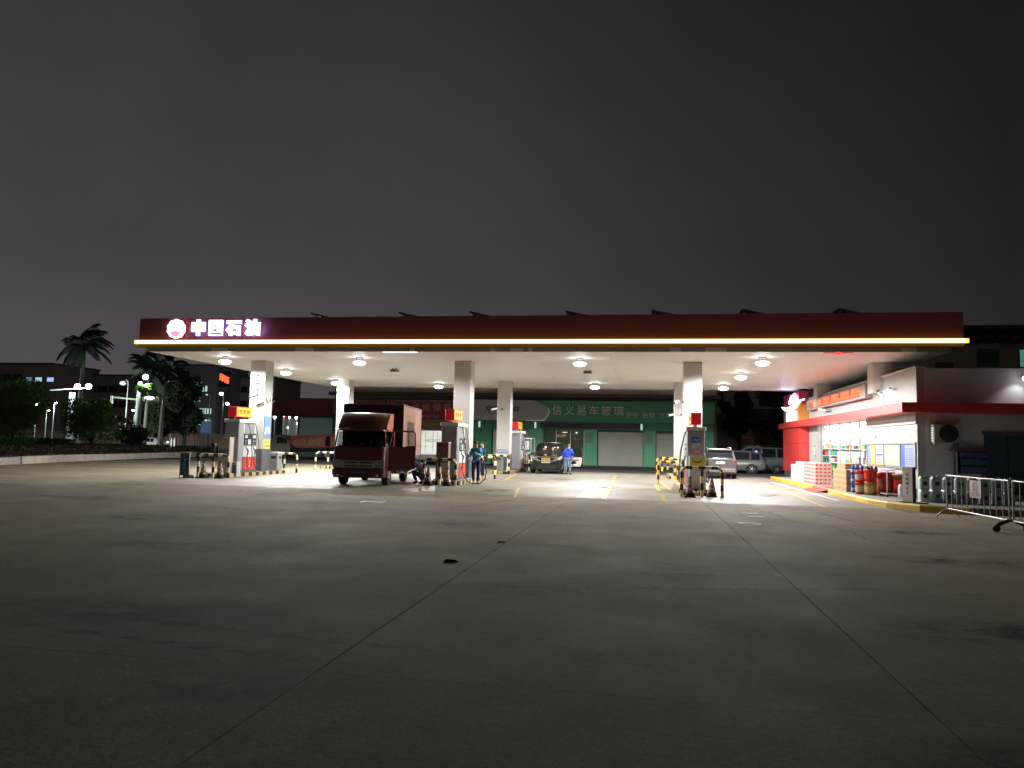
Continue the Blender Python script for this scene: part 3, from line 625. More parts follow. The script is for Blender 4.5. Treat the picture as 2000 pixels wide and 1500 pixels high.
cone(-17.25, 27.15, 'striped cone left of the barrier middle leg at the left island')
cone(-16.62, 27.30, 'striped cone right of the barrier middle leg at the left island')
cone(-8.08, 27.45, 'shaded cone left of the middle leg of the barrier by the truck')
cone(-7.80, 28.0, 'shaded cone right of the middle leg of the barrier by the truck')
cone(-7.35, 27.5, 'striped cone by the right leg of the barrier near the attendant')
cone(1.50, 25.65, 'striped cone on the left behind the barrier nearest the shop')
cone(2.25, 26.2, 'striped cone on the right behind the barrier nearest the shop')
# low bollards of the right island
t = thing('wheel_stop', 'yellow and dark blocks on the ground behind the barrier nearest the shop', 'kerb', (1.85, 26.6, 0))
for i in range(4):
    b = MB(); b.rbox(-.6+.3*i, -.302+.3*i, 0, .16, 0, .13, .01); b.build('block', KERBY if i % 2 else KERBK, t)

# vertical blue sign with weight
t = thing('lane_sign', 'tall narrow blue sign with white characters left of the left island', 'sign', (-17.92, 26.9, 0), R(4))
b = MB(); b.box(-.17, .17, -.02, .02, .10, .98); b.build('panel', mat('deep_blue', (.015, .07, .20), .4), t)
b = MB(); b.box(-.20, -.172, -.02, .02, 0, 1.0); b.box(.172, .20, -.02, .02, 0, 1.0); b.box(-.2, .2, -.02, .02, 1.002, 1.03); b.build('frame', LGREY, t)
for i, ch in enumerate('此道可加油'): text('letter', ch, .13, mat('sign_cyan', (.25, .5, .7), .5), t, (0, -.024, .86-.16*i), depth=.004)
b = MB(); b.rbox(.0, .34, -.12, .12, 0, .12, .02); b.build('weight', mat('weight_stone', (.22, .2, .18), .9, var=.2), t)
# planter pot on the barrier line
t = thing('flower_pot', 'tall dark tapering pot behind the left striped barrier', 'pot', (-17.55, 28.25, 0))
b = MB(); b.lathe([(.0, .70), (.04, .70), (.06, .80), (.10, 1.2), (.14, 1.38), (.12, 1.38), (.0, 1.3)], n=12); b.build('pot', BLACK, t)
b = MB(); b.cyl((0, 0, 0), (0, 0, .70), .03, n=8); b.build('stand', DGREY, t)
# waste bin
def bin_(x, y, z, lab, h=.78, m=None, w2=.22):
    t = thing('waste_bin', lab, 'bin', (x, y, z))
    b = MB(); b.rbox(-w2, w2, -w2, w2, 0, h, .03); b.build('body', m or mat('bin_grey', (.34, .36, .36), .4, .3), t)
    b = MB(); b.rbox(-w2-.02, w2+.02, -w2-.02, w2+.02, h+.002, h+.10, .02); b.build('lid', WHITE, t)
    b = MB(); b.box(w2+.001, w2+.006, -.12, .12, h-.22, h-.10); b.box(-.12, .12, -w2-.006, -w2-.001, h-.22, h-.10); b.build('opening', BLACK, t)
bin_(-17.22, 32.95, .131, 'grey waste bin with white rim at the back of the left island')
bin_(-8.0, 41.0, .131, 'grey bin behind the three legged barrier of the rear middle island', .85, mat('bin_dark', (.2, .21, .2), .5))
t = thing('fire_extinguisher_cabinet', 'pale leaning broom and white canister by the rear middle island', 'canister', (-7.45, 40.35, 0))
b = MB(); b.tube([(0, 0, 0), (.06, 0, .5), (.02, .05, .95)], [.05, .03, .012], 6); b.build('handle', WPR, t); b = MB(); b.sphere((.02, 0, .07), .09, .08, .07, 8, 5); b.build('head', WPR, t)

# things on the columns
def poster(x, y, lab, w_, h, z0, axis, m, pr):
    pass
t = thing('poster', 'tall poster of blue sky and city on the left column', 'poster', (-17.265, 31.78, 0))
b = MB(); b.box(.001, .02, 0, .60, 1.62, 2.64); b.build('sheet', mat('poster_sky', (.16, .33, .62), .4), t)
b = MB()
for i in range(7): b.box(.021, .023, .03+.08*i, .09+.08*i, 1.64, 1.74+.07*((i*5) % 4)); 
b.build('skyline_print', mat('poster_city', (.30, .29, .30), .5), t)
b = MB(); b.sphere((.0215, .30, 2.05), .001, .25, .13, 12, 4); b.sphere((.0215, .14, 1.88), .001, .13, .09, 10, 4); b.sphere((.0215, .45, 1.92), .001, .12, .08, 10, 4); b.build('cloud_print', mat('poster_cloud', (.62, .68, .75), .5), t)
t = thing('notice_board', 'yellow notice with small lettering under the sky poster', 'notice', (-17.265, 31.78, 0))
b = MB(); b.box(.001, .02, 0, .60, 1.16, 1.56); b.build('sheet', mat('notice_yellow2', (.75, .68, .12), .5), t)
for k, z in enumerate((1.45, 1.28)): text('letter', ('消防安全', '请勿吸烟')[k], .12, mat('ink_olive', (.35, .28, .03), .5), t, (.023, .30, z), (90, 0, 90), depth=.003)
# height and speed limit roundels, printed on the left column
t = thing('limit_sign', 'two round limit markings reading 5 on the left column', 'sign', (-17.65, 31.70, 0))
for k, z in enumerate((4.34, 3.86)):
    b = MB(); b.lathe([(.215, 0), (.215, -.004), (.178, -.004), (.178, 0)], (0, -.002, 0), 26, axis='y', sm=False); o = b.build('ring', mat('ink_grey', (.008, .008, .008), 1, spec=0), t); o.location.z = z
    text('number', '5', .27, mat('ink_grey', (.008, .008, .008), 1, spec=0), t, (.0, -.006, z), depth=.004, bold=.012, sx=.85)
b = MB(); b.prism([(-.07, 4.56), (.07, 4.56), (0, 4.47)], -.006, -.002, 'y'); b.prism([(-.07, 4.12), (.07, 4.12), (0, 4.21)], -.006, -.002, 'y'); b.build('arrow', mat('ink_grey', (.008, .008, .008), 1, spec=0), t)
t = thing('cctv_camera', 'camera and brackets jutting from the left column under the roundels', 'camera', (-17.4, 31.69, 3.45))
b = MB(); b.tube([(.05, -.002, -.20), (.10, -.25, -.30), (.16, -.30, -.12)], .015, 6); b.build('arm', GREYM, t)
b = MB(); b.cyl((-.42, -.34, .04), (-.02, -.30, .14), .045, n=8); b.build('body', DGREY, t); b = MB(); b.sphere((-.05, -.3, -.02), .06, n=8, m=5); b.build('joint', GREYM, t)
t = thing('hook_bracket', 'two small hooked lamps brackets on the shaded face of the left column', 'bracket', (-17.265, 31.9, 3.35))
for y in (0, .35):
    b = MB(); b.tube([(.0, y, .18), (.03, y, .0), (.12, y, -.06), (.20, y, .06)], .018, 6); b.build('hook', GREYM, t)
def bullet_cam(x, y, z, dx, lab, dy=-.1):
    t = thing('cctv_camera', lab, 'camera', (x, y, z), group='white bullet cameras on columns')
    s = 1 if dx > 0 else -1
    b = MB(); b.tube([(0, 0, 0), (dx*.5, dy, -.02), (dx*.9, dy, .0)], .015, 6); b.build('arm', GREYM, t)
    b = MB(); b.cyl((dx*.75, dy, .02), (dx*1.35, dy-.22, -.06), .06, n=10); b.build('body', WPR, t)
    b = MB(); b.cyl((dx*1.36, dy-.224, -.0615), (dx*1.38, dy-.232, -.064), .045, n=10); b.build('lens', BLACK, t)
    b = MB(); b.box(-.05, .05, -.03, .0, -.05, .05); b.build('mount', DGREY, t)
bullet_cam(-8.0, 41.595, 3.62, -.42, 'white camera reaching left from the rear middle column')
bullet_cam(1.95, 41.595, 3.45, -.5, 'lower white camera left of the column nearest the shop')
bullet_cam(1.577, 31.9, 3.55, -.28, 'upper white camera on the left side of the column nearest the shop', dy=-.2)
def plate(name, x0, x1, y, z0, z1, m, txt, lab, size, cat='sign', tm=None):
    t = thing(name, lab, cat, ((x0+x1)/2, y, 0)); w2 = (x1-x0)/2
    b = MB(); b.box(-w2, w2, -.015, -.001, z0, z1); b.build('plate', m, t)
    if txt: text('letter', txt, size, tm or WPR, t, (0, -.018, (z0+z1)/2), depth=.003)
    return t
plate('column_sign', -8.27, -7.62, 41.60, 1.12, 1.34, mat('slate_blue', (.16, .25, .42), .5), '请熄火加油', 'small slate blue sign on the rear middle column above the skirting', .11)
plate('column_sign', 1.62, 2.3, 41.60, 2.05, 2.22, mat('pale_sign', (.62, .66, .72), .5), '请熄火加油', 'small pale blue sign on the column behind the pump near the shop', .12, tm=BLUE)
t = thing('notice_sheet', 'narrow paper notices on the lit side of the middle column', 'notice', (-7.538, 31.95, 0))
b = MB(); b.box(.001, .006, 0, .38, 2.35, 3.0); b.box(.001, .006, .05, .34, 1.9, 2.25); b.build('sheet', mat('paper_grey', (.5, .5, .5), .6), t)
text('letter', '5', .3, DPR, t, (.008, .19, 2.66), (90, 0, 90), depth=.002)
# ================================================================ shop
STW = mat('shop_white_render', (.38, .38, .36), .6, var=.10, vscale=1.2, bump=.08, bscale=8)
SHD = mat('shop_grey_render', (.56, .56, .54), .7, var=.12, vscale=1.4, bump=.1, bscale=8)
RED2 = mat('shop_red_panel', (.62, .045, .04), .4, var=.06, vscale=1)
YK = mat('kerb_yellow', (.72, .44, .04), .55, var=.22, vscale=5)
PAV = mat('pavement_grey', (.30, .29, .28), .75, var=.15, vscale=4, bump=.15)
# raised pavement with painted kerb
edge = [(7.05, 44.6), (7.10, 33.95), (7.10, 31.2), (6.98, 28), (6.98, 25.4), (7.2, 24.3), (7.75, 23.2), (8.8, 22.5), (10.5, 22.2), (30, 22.0)]
b = MB(); b.prism([(x+.12 if i < 6 else x, y if i < 6 else y+.12) for i, (x, y) in enumerate(edge)] + [(30, 60), (7.17, 60)][0:0] + [(30, 44.6)], -.04, .145, 'z'); tag(b.build('pavement', PAV), kind='structure')
kb = bpy.data.objects.new('kerb', None); col.objects.link(kb); tag(kb, kind='structure')
def kerb_run(pts, m):
    for (x0, y0), (x1, y1) in zip(pts[:-1], pts[1:]):
        d = Vector((x1-x0, y1-y0, 0)); L = d.length; k = max(1, round(L/1.0)); a = math.atan2(d.y, d.x)
        for q in range(k):
            o_ = MB(); o_.prism([(0, -.04), (.0, .12), (.03, .16), (.13, .165), (.13, -.04)], .004, L/k-.004, 'x')
            o_.build('kerb_stone', m, kb, loc=Vector((x0, y0, 0))+d*(q/k), rz=a)
kerb_run([edge[0], edge[1]], YK); kerb_run(edge[2:8], YK); kerb_run(edge[7:], mat('kerb_dirty', (.25, .22, .12), .7, var=.3))
b = MB(); b.add([(6.55, 31.3, .003), (6.65, 33.85, .003), (7.35, 33.85, .15), (7.35, 31.3, .15)], [(0, 1, 2, 3)]); b.add([(7.35, 31.3, .151), (7.35, 33.85, .151), (8.9, 33.85, .151), (8.9, 31.3, .151)], [(0, 1, 2, 3)])
t = tag(b.build('door_mat', mat('red_mat', (.45, .07, .05), .85, var=.2, vscale=10)), 'red ramp mat in the gap of the yellow kerb by the shop door', 'mat')

sh = thing('shop', 'white station shop with red ledge band and brightly lit glass front', 'building', (0, 0, 0))
X = 9.3
def sw(name, m, *a): q = MB(); q.box(*a); return q.build(name, m, sh)
sw('wall', STW, X, X+.25, 27.9, 33.8, .40, 2.66)
sw('wall_step', STW, X-.05, X+.25, 27.9, 33.8, 2.661, 3.02)
sw('skirting', mat('green_skirting', (.05, .08, .05), .7), X-.01, X+.25, 27.9, 33.8, .146, .399)
sw('wall', STW, X, X+.25, 43.1, 45.2, .146, 3.02)
sw('wall', STW, X+.02, X+.25, 33.801, 43.099, 3.0, 3.02)
sw('parapet_wall', STW, X, X+.25, 27.9, 46.5, 3.36, 4.60)
sw('coping', WHITE, X-.04, X+.3, 27.86, 46.5, 4.601, 4.68)
sw('ledge', RED2, X-.7, X+.25, 27.2, 51.0, 3.021, 3.359)
sw('ledge', RED2, X+.251, 40, 27.2, 28.19, 3.021, 3.359)
sw('side_wall', SHD, X+.251, 40, 27.9, 28.15, .146, 3.02)
sw('side_parapet', SHD, X+.251, 40, 27.9, 28.15, 3.36, 4.60)
sw('roof', GREYM, X+.3, 40, 28.2, 46.5, 3.62, 3.7)
sw('rear_wall', STW, X, 40, 46.5, 46.75, .146, 4.6)
# totem
sw('totem', RED2, 8.75, 9.28, 45.21, 50.2, .40, 1.12); sw('totem', RED2, 8.75, 9.28, 45.21, 50.2, 1.135, 2.06); sw('totem', RED2, 8.75, 9.28, 45.21, 50.2, 2.075, 3.019)
sw('totem_base', DGREY, 8.80, 9.26, 45.25, 50.1, .0, .399)
sw('totem_upper', mat('totem_taupe', (.42, .30, .26), .4), 8.76, 9.28, 46.9, 50.0, 3.361, 4.35)
sw('totem_upper', mat('totem_orange', (.62, .26, .05), .4), 8.755, 9.28, 45.21, 46.89, 3.361, 4.35)
sw('totem_upper', mat('totem_maroon', (.42, .03, .08), .4), 8.76, 9.28, 45.21, 50.0, 4.351, 5.10)
TG = glow('totem_white', (.93, .95, 1), 3.2)
tl = thing('totem_logo', 'glowing white smile logo above the red shop totem', 'logo', (8.70, 47.0, 0))
def sm(poly, name):
    q = MB(); q.prism([(-(a), z) for a, z in poly], -.06, .03, 'x'); return q.build(name, TG, tl)
n = 14; pts = [(-3.1+5.6*i/n, 4.40-.36*math.sin(math.pi*(i/n)**.8)) for i in range(n+1)]; pts2 = [(-3.1+5.6*i/n, 4.42-.17*math.sin(math.pi*(i/n)**.8)+.10*(i/n)) for i in range(n, -1, -1)]
sm(pts+pts2, 'smile')
for yy, zz, ry, rz_ in ((-.6, 4.58, .38, .15), (-.1, 4.78, .42, .18), (.75, 4.86, .42, .18), (.5, 4.58, .42, .13), (1.35, 4.70, .36, .16)):
    q = MB(); q.sphere((0, -yy, zz), .06, ry, rz_, 12, 6); q.build('petal', TG, tl)
q = MB(); q.box(-.05, .02, -3.6, -2.2, 4.46, 4.53); q.build('tail', TG, tl)
for i, ch in enumerate('昆仑好客'): text('letter', ch, .56, TG, tl, (0, 1.75-.78*i-.35, 3.66), (90, 0, -90), depth=.05, bold=.02, sx=1.25)
lamp('POINT', (-.35, .5, 4.75-.0), 55, (.35, .42, 1), .1, parent=tl)  # added point light for the logo's blue glow on the soffit
# glass front
fr = mat('shopfront_frame', (.45, .47, .48), .4, .3)
for y in (33.81, 35.2, 36.8, 38.6, 40.6, 42.9):
    sw('mullion', fr, X+.05, X+.11, y, y+.08, .146, 2.99)
sw('transom', fr, X+.05, X+.11, 33.9, 42.89, 2.20, 2.25)
GL = glass('shop_glass', (.96, .98, .98), .93)
for y0, y1 in ((33.90, 35.19), (35.29, 36.79), (36.89, 38.59), (38.69, 40.59), (40.69, 42.89)):
    sw('pane', GL, X+.07, X+.08, y0, y1, .16, 2.19); sw('pane', GL, X+.07, X+.08, y0, y1, 2.26, 2.98)
# interior
IW = mat('interior_white', (.80, .80, .78), .6)
sw('inner_floor', mat('tile_floor', (.55, .52, .48), .25), X+.26, 16, 33.0, 44.5, .10, .15)
sw('inner_wall', IW, 15.9, 16, 33.0, 44.5, .15, 3.0); sw('inner_wall', IW, X+.26, 15.9, 32.9, 33.0, .15, 3.0); sw('inner_wall', IW, X+.26, 15.9, 44.4, 44.5, .15, 3.0)
sw('inner_ceiling', IW, X+.26, 16, 33.0, 44.5, 3.0, 3.02)
LP = glow('shop_ceiling_light', (1, .99, .95), 15)
for x in (10.3, 12.3, 14.3):
    for y in (34.6, 36.8, 39, 41.2, 43.2): sw('ceiling_panel_light', LP, x-.5, x+.5, y-.5, y+.5, 2.97, 2.985)
sw('light_header', glow('shop_header', (1, .99, .93), 3.6), X+.35, X+.45, 34.0, 42.8, 2.25, 2.88)
OR = glow('header_orange', (1, .45, .1), 1.2)
for y, z in ((35.0, 2.80), (36.3, 2.82), (38.0, 2.66), (39.3, 2.84), (41.2, 2.78), (42.2, 2.80), (42.4, 2.60)):
    q = MB(); q.sphere((X+.34, y, z), .01, .16, .07, 8, 4); q.build('header_print', OR, sh)
SHW = mat('shelf_white', (.75, .75, .73), .5)
pcols = [mat('goods_%s' % n_, c, .5) for n_, c in (('red', (.6, .06, .05)), ('green', (.12, .35, .08)), ('blue', (.06, .2, .55)), ('yellow', (.8, .6, .1)), ('white', (.75, .75, .72)), ('brown', (.3, .15, .06)), ('teal', (.1, .45, .45)), ('orange', (.8, .3, .05)))]
def shelf(x, y0, y1, h, lab, depth=.4):
    t = thing('shop_shelf', lab, 'shelf', (x, y0, .151), group='shelves inside the shop'); L = y1-y0
    q = MB(); q.box(depth-.03, depth, 0, L, 0, h); q.box(0, depth-.031, 0, .03, 0, h); q.box(0, depth-.031, L-.03, L, 0, h); q.build('frame', SHW, t)
    for z in [i*.38+.1 for i in range(int(h/.38))]:
        q = MB(); q.box(0, depth-.031, .031, L-.031, z, z+.04); s_ = q.build('board', SHW, t)
        q = MB(); y = .06
        while y < L-.2:
            w_ = random.uniform(.07, .16); q.box(.04, depth-.1, y, y+w_, z+.041, z+.041+random.uniform(.14, .28), mi=random.randrange(8)); y += w_+random.choice((.01, .01, .05))
        q.build('goods', pcols, s_)
shelf(12.3, 33.4, 37.4, 1.7, 'white shelf of goods behind the near shop glass')
shelf(12.3, 38.0, 43.8, 1.7, 'white shelf of goods behind the far shop glass')
shelf(15.3, 33.2, 38.6, 2.2, 'tall white back shelf on the near side of the shop')
shelf(15.3, 39.0, 44.2, 2.2, 'tall white back shelf on the far side of the shop')
for (x1, y_, L_, h_, lab) in ((13.7, 43.9, 4.0, 2.2, 'back wall shelf facing the shop glass'), (12.6, 41.4, 2.6, 1.5, 'middle aisle shelf facing the shop glass'), (12.0, 38.6, 2.0, 1.45, 'front aisle shelf facing the shop glass')):
    shelf(0, 0, L_, h_, lab); o = [q for q in col.objects if q.get('label') == lab][0]; o.location = (x1, y_, .151); o.rotation_euler = (0, 0, R(90))
t = thing('shop_counter', 'white counter with red front inside the shop near the glass', 'counter', (10.3, 35.2, .151))
q = MB(); q.box(0, .5, 0, 2.2, 0, .95); q.build('base', IW, t); q = MB(); q.box(-.05, .55, -.05, 2.25, .951, 1.0); q.build('top', mat('counter_top', (.3, .5, .55), .3), t)
q = MB(); q.box(-.02, -.001, .3, 1.2, .98, 1.35); q.box(-.02, -.001, 1.35, 1.6, 1.02, 1.3); q.build('display', [REDP], t)
# posters in a grey frame on the near wall
fr = thing('notice_board', 'long grey frame of notices on the white shop wall', 'notice board', (X-.002, 28.0, 0))
q = MB(); q.box(-.05, -.001, 0, 5.75, 1.08, 1.12); q.box(-.05, -.001, 0, 5.75, 1.96, 2.02)
for y in (0, 1.56, 1.62, 3.5, 5.70): q.box(-.048, -.001, y, y+.05, 1.121, 1.959)
q.build('frame', GREYM, fr)
def pst(y0, y1, z0, z1, m, lab, stripes, cat='poster'):
    t = thing('wall_poster', lab, cat, (X-.03, y0, 0), group='posters in the frame on the shop wall'); L = y1-y0
    q = MB(); q.box(-.006, 0, 0, L, z0, z1); q.build('sheet', m, t)
    for i, (a, b_, c_, d, mm) in enumerate(stripes):
        q = MB(); q.box(-.010, -.0065, a*L, b_*L, z0+(z1-z0)*c_, z0+(z1-z0)*d); q.build('print', mm, t)
PW = mat('poster_pale', (.38, .39, .46), .5); PB = mat('poster_blue', (.05, .12, .5), .5); PY = mat('poster_yellow', (.50, .42, .14), .5); PO = mat('poster_orange', (.8, .4, .12), .5); PN = mat('poster_navy', (.12, .13, .38), .5)
ln = lambda k, m, a=.1, b_=.9: [(a, b_, .12+i*.78/k, .12+i*.78/k+.025, m) for i in range(k)]
pst(.08+28, 1.5+28, 1.15, 1.93, mat('poster_lightblue', (.26, .33, .45), .5), 'pale blue poster with a deep blue side strip, nearest the corner', [(.72, 1, .0, 1, PB)] + ln(8, PN, .1, .62))
pst(1.70+28, 3.45+28, 1.15, 1.93, mat('poster_plain', (.42, .40, .35), .5), 'plain cream notice beside the price pillar', [(.2, .5, .9, .97, PO)])
pst(31.60, 32.55, 1.15, 1.94, PW, 'white poster with a navy band across its middle', [(.1, .95, .46, .54, PN), (0, .9, 0, .12, PO), (.55, .95, .82, .95, LBLUE)] + ln(6, PN, .2, .8))
pst(32.62, 33.2, 1.15, 1.94, PY, 'yellow poster with orange heading and corner', [(0, 1, .86, 1, PO), (.6, 1, 0, .14, PO), (.5, .9, .25, .7, mat('poster_tan', (.7, .5, .2), .5))])
pst(33.24, 33.68, 1.15, 1.93, mat('poster_lightblue', (.26, .33, .45), .5), 'narrow pale blue poster at the shop doorway end', ln(6, PB))
t = thing('small_notice', 'small blue notice under the frame on the shop wall', 'notice', (X-.002, 31.35, 0)); q = MB(); q.box(-.01, 0, 0, .62, .76, .97); q.build('sheet', mat('notice_blue', (.16, .20, .55), .5), t)
q = MB(); [q.box(-.013, -.0105, .08, .54, .80+.045*i, .82+.045*i) for i in range(3)]; q.build('print', LBLUE, t)
for y, lab, ch in ((32.6, 'small black stencilled mark on the shop wall by the glass', '8'), (28.6, 'small grey stencilled mark on the shop wall near the corner', '5')):
    t = thing('wall_mark', lab, 'marking', (X-.001, y, 2.28)); text('number', ch, .22, mat('ink_grey', (.16, .16, .16), .5) if ch == '8' else GREYM, t, (-.003, 0, 0), (90, 0, -90), depth=.003, bold=.01)
t = thing('small_poster', 'small framed red notice on the wall between totem and glass', 'notice', (X-.002, 44.0, 0)); q = MB(); q.box(-.01, 0, -.5, .1, 1.35, 1.95); q.build('sheet', mat('dull_red_sheet', (.4, .16, .15), .5), t); q = MB(); q.box(-.013, -.0105, -.44, .04, 1.42, 1.88); q.build('print', mat('paper_grey', (.5, .5, .5), .6), t)
# LED message board
lb = thing('led_board', 'long red LED message board on the white shop parapet', 'sign', (X, 33.0, 0))
q = MB(); q.box(-.28, -.002, 0, 11.4, 3.90, 4.46); q.build('case', mat('led_case', (.36, .33, .30), .5, .2), lb)
q = MB(); q.box(-.29, -.281, .8, 10.7, 3.98, 4.38); q.build('display', mat('led_red_field', (.35, .05, .04), .5, emis=(1, .04, .02), es=.22), lb)
LR = glow('led_orange', (1, .17, .06), 2.4)
msg = '严禁烟火加油站。便民生产。优质服务。优质保障。营业安全'
for i, ch in enumerate(msg):
    text('letter', ch, .36, LR, lb, (-.295, 10.5-.30-i*(9.7/len(msg)), 4.18), (90, 0, -90), depth=.008, bold=.012)
# twin flood cameras and others on parapet
FL = glow('spot_lens', (1, 1, .97), 8)
t = thing('twin_camera', 'pair of cameras with small lights on a stalk on the shop parapet', 'camera', (X, 31.0, 4.0))
q = MB(); q.tube([(-.002, .3, -.65), (-.10, .2, -.2), (-.14, .0, 0), (-.16, 0, .05)], .012, 6); q.tube([(-.16, -.75, .08), (-.16, 0, .02), (-.16, .75, .08)], .015, 6); q.build('stalk', GREYM, t)
for s in (-1, 1): q = MB(); q.cyl((-.16, s*.65, .08), (-.2, s*1.0, .05), .055, n=8); q.build('body', DGREY if s > 0 else LGREY, t)
q = MB(); q.sphere((-.15, .35, -.10), .035, n=8, m=5); q.sphere((-.15, -.28, -.10), .05, n=8, m=5); q.sphere((-.12, .75, -.02), .03, n=8, m=5); q.sphere((-.12, -.75, -.02), .03, n=8, m=5); q.build('lens', FL, t)
lamp('POINT', (-.25, 0, -.1), 8, (1, 1, .97), .05, parent=t)
t = thing('cctv_camera', 'small white camera under the LED message board', 'camera', (X, 40.3, 3.74)); q = MB(); q.tube([(-.002, -.5, -.05), (-.15, -.4, -.05), (-.2, 0, 0)], .02, 6); q.build('arm', GREYM, t); q = MB(); q.cyl((-.2, -.1, 0), (-.3, .9, .08), .07, n=8); q.build('body', WPR, t)

# side wall: air conditioner, shelf, shutters, spot lamp
t = thing('air_conditioner', 'outdoor air conditioner unit high on the dark side wall', 'air conditioner', (10.15, 27.9, 2.33))
q = MB(); q.rbox(-.44, .44, -.34, -.03, -.32, .32, .02); q.build('case', mat('ac_case', (.30, .29, .27), .5, var=.1), t)
q = MB(); q.lathe([(0, -.352), (.29, -.352), (.31, -.345), (.31, -.341)], (0.03, 0, 0), 24, axis='y'); q.build('fan', BLACK, t)
q = MB()
for i in range(7): q.box(-.452, -.441, -.30, -.06, -.27+.085*i, -.215+.085*i)
q.build('side_slat', mat('slat_bright', (.75, .74, .70), .5), t)
q = MB(); q.box(-.42, -.38, -.36, -.001, -.40, -.325); q.box(.30, .34, -.36, -.001, -.40, -.325); q.build('bracket', DGREY, t)
t = thing('shutter_door', 'wide dark blue green panelled shutter in the side wall', 'door', (11.38, 27.9, 0))
TEAL = mat('dark_teal_panel', (.035, .075, .095), .5, var=.12)
for i in range(12): q = MB(); q.box(.02+.72*i, .02+.72*i+.70, -.05-.012*(i % 2), -.001, .30, 2.33); q.build('panel', TEAL, t)
q = MB(); q.box(-.03, 8.8, -.08, -.001, 2.335, 2.42); q.build('rail', DGREY, t)
t = thing('wall_shelf', 'dark rack with blue packs on the side wall by the shutter', 'rack', (10.45, 27.9, 0))
q = MB(); q.box(-.15, .92, -.36, -.002, 1.74, 1.80); q.build('shelf_top', mat('dark_maroon', (.12, .04, .04), .6), t)
for z in (1.02, 1.28, 1.52): q = MB(); q.box(.08, .86, -.33, -.002, z, z+.19); q.build('pack', mat('pack_blue', (.05, .06, .16), .5), t); q = MB(); q.box(.08, .86, -.34, -.002, z-.03, z-.001); q.build('board', BLACK, t)
q = MB(); q.box(-.02, .01, -.3, -.002, .2, 1.739); q.box(.88, .91, -.3, -.002, .2, 1.739); q.build('upright', DGREY, t)
t = thing('wall_lamp', 'small bright spot lamp on the dark upper wall at the right edge', 'lamp', (12.62, 27.9, 4.25))
q = MB(); q.cyl((0, -.22, 0), (.0, -.30, -.03), .075, n=12); q.build('lens', glow('wall_spot', (.95, .97, 1), 14), t); q = MB(); q.cyl((0, -.20, .005), (0, -.02, .05), .06, .03, n=10); q.build('body', GREYM, t)
lamp('SPOT', (.0, -.34, -.05), 26, (.9, .93, 1), .05, spot=(80, .8), rot=(38, 0, 35), parent=t)
lamp('POINT', (.0, -.32, -.05), 3, (.9, .93, 1), .05, parent=t)

# ================================================================ goods outside
G = random.Random(3)
CRD = mat('carton_red', (.62, .08, .07), .5, var=.1, vscale=20); CPK = mat('carton_pink', (.72, .50, .47), .5, var=.1, vscale=20)
carton0 = None
def carton(w_, l_, h_, body, bandm, name='drink_carton'):
    t = thing(name, '', 'carton', (0, 0, 0))
    q = MB(); q.rbox(0, w_, 0, l_, 0, h_, .008); q.build('box', body, t)
    q = MB()
    for x0_, x1_ in ((.03, .15), (.19, .31)): q.prism([(x0_, h_*.45), (x0_+.03, h_*.16), (x1_-.03, h_*.22), (x1_, h_*.5), (x1_-.04, h_*.8), (x0_+.02, h_*.72)], -.004, -.0005, 'y')
    for y0_ in (.04, .31): q.prism([(y0_, h_*.45), (y0_+.06, h_*.16), (y0_+.20, h_*.22), (y0_+.23, h_*.5), (y0_+.15, h_*.8), (y0_+.03, h_*.72)], -.004, -.0005, 'x')
    q.build('print', bandm, t)
    return t
lv = ['bottom', 'second', 'third', 'fourth', 'fifth', 'top']
c1 = carton(.345, .58, .158, CPK, CRD); c2 = carton(.345, .58, .158, mat('carton_white', (.72, .68, .66), .5), CPK)
usedc = {1: False, 2: False}
for k in range(6):
    for r_ in range(9):
        if k == 5 and r_ > 6: continue
        for c_ in range(2):
            if c_ == 1 and not (r_ == 0 or k >= 5 - (r_ > 6)): continue
            src = 1 if r_ < 4 else 2; o0 = c1 if src == 1 else c2
            lab = '%s carton, %s layer, %s row from the near end, %s' % ('red' if src == 1 else 'white', lv[k], (order+['eighth', 'ninth'])[r_], 'wall side' if c_ else 'kerb side')
            loc = (7.45+.36*c_+G.uniform(-.008, .008), 35.1+.61*r_+G.uniform(-.01, .01), .146+.16*k)
            if not usedc[src]: o = o0; usedc[src] = True; o.location = loc; o['label'] = lab
            else: o = dup(o0, loc, G.uniform(-.02, .02), lab)
            o['group'] = 'drink cartons stacked before the shop'
# two small dispensers by the glass
def pack(name, lab, cat, loc, dims, m, m2=None, grp=None):
    t = thing(name, lab, cat, loc, group=grp); a, b_, c_ = dims
    q = MB(); q.rbox(0, a, 0, b_, 0, c_, .01); q.build('box', m, t)
    if m2: q = MB(); q.box(.02, a-.02, -.004, -.0005, c_*.2, c_*.75); q.box(-.004, -.0005, .02, b_-.02, c_*.2, c_*.75); q.build('print', m2, t)
    return t
for i in range(4):
    for j in range(2):
        pack('cardboard_box', 'brown cardboard box, %s layer, %s end of the cardboard pile by the shop door' % (('bottom', 'second', 'third', 'top')[i], ('near', 'far')[j]), 'cardboard box', (7.42, 29.75+.98*j, .146+.205*i), (.52, .96, .20), CARD, mat('box_print', (.36, .22, .10), .8, var=.5, vscale=25), 'cardboard boxes piled by the shop door')
pack('cardboard_box', 'flat dark cardboard box lying on top of the cardboard pile', 'cardboard box', (7.6, 30.6, .97), (.62, 1.0, .20), mat('cardboard_dark', (.34, .22, .10), .8, var=.2))
BT = mat('bottle_blue', (.02, .10, .55), .3); BK = mat('bottle_maroon', (.10, .02, .02), .3); 
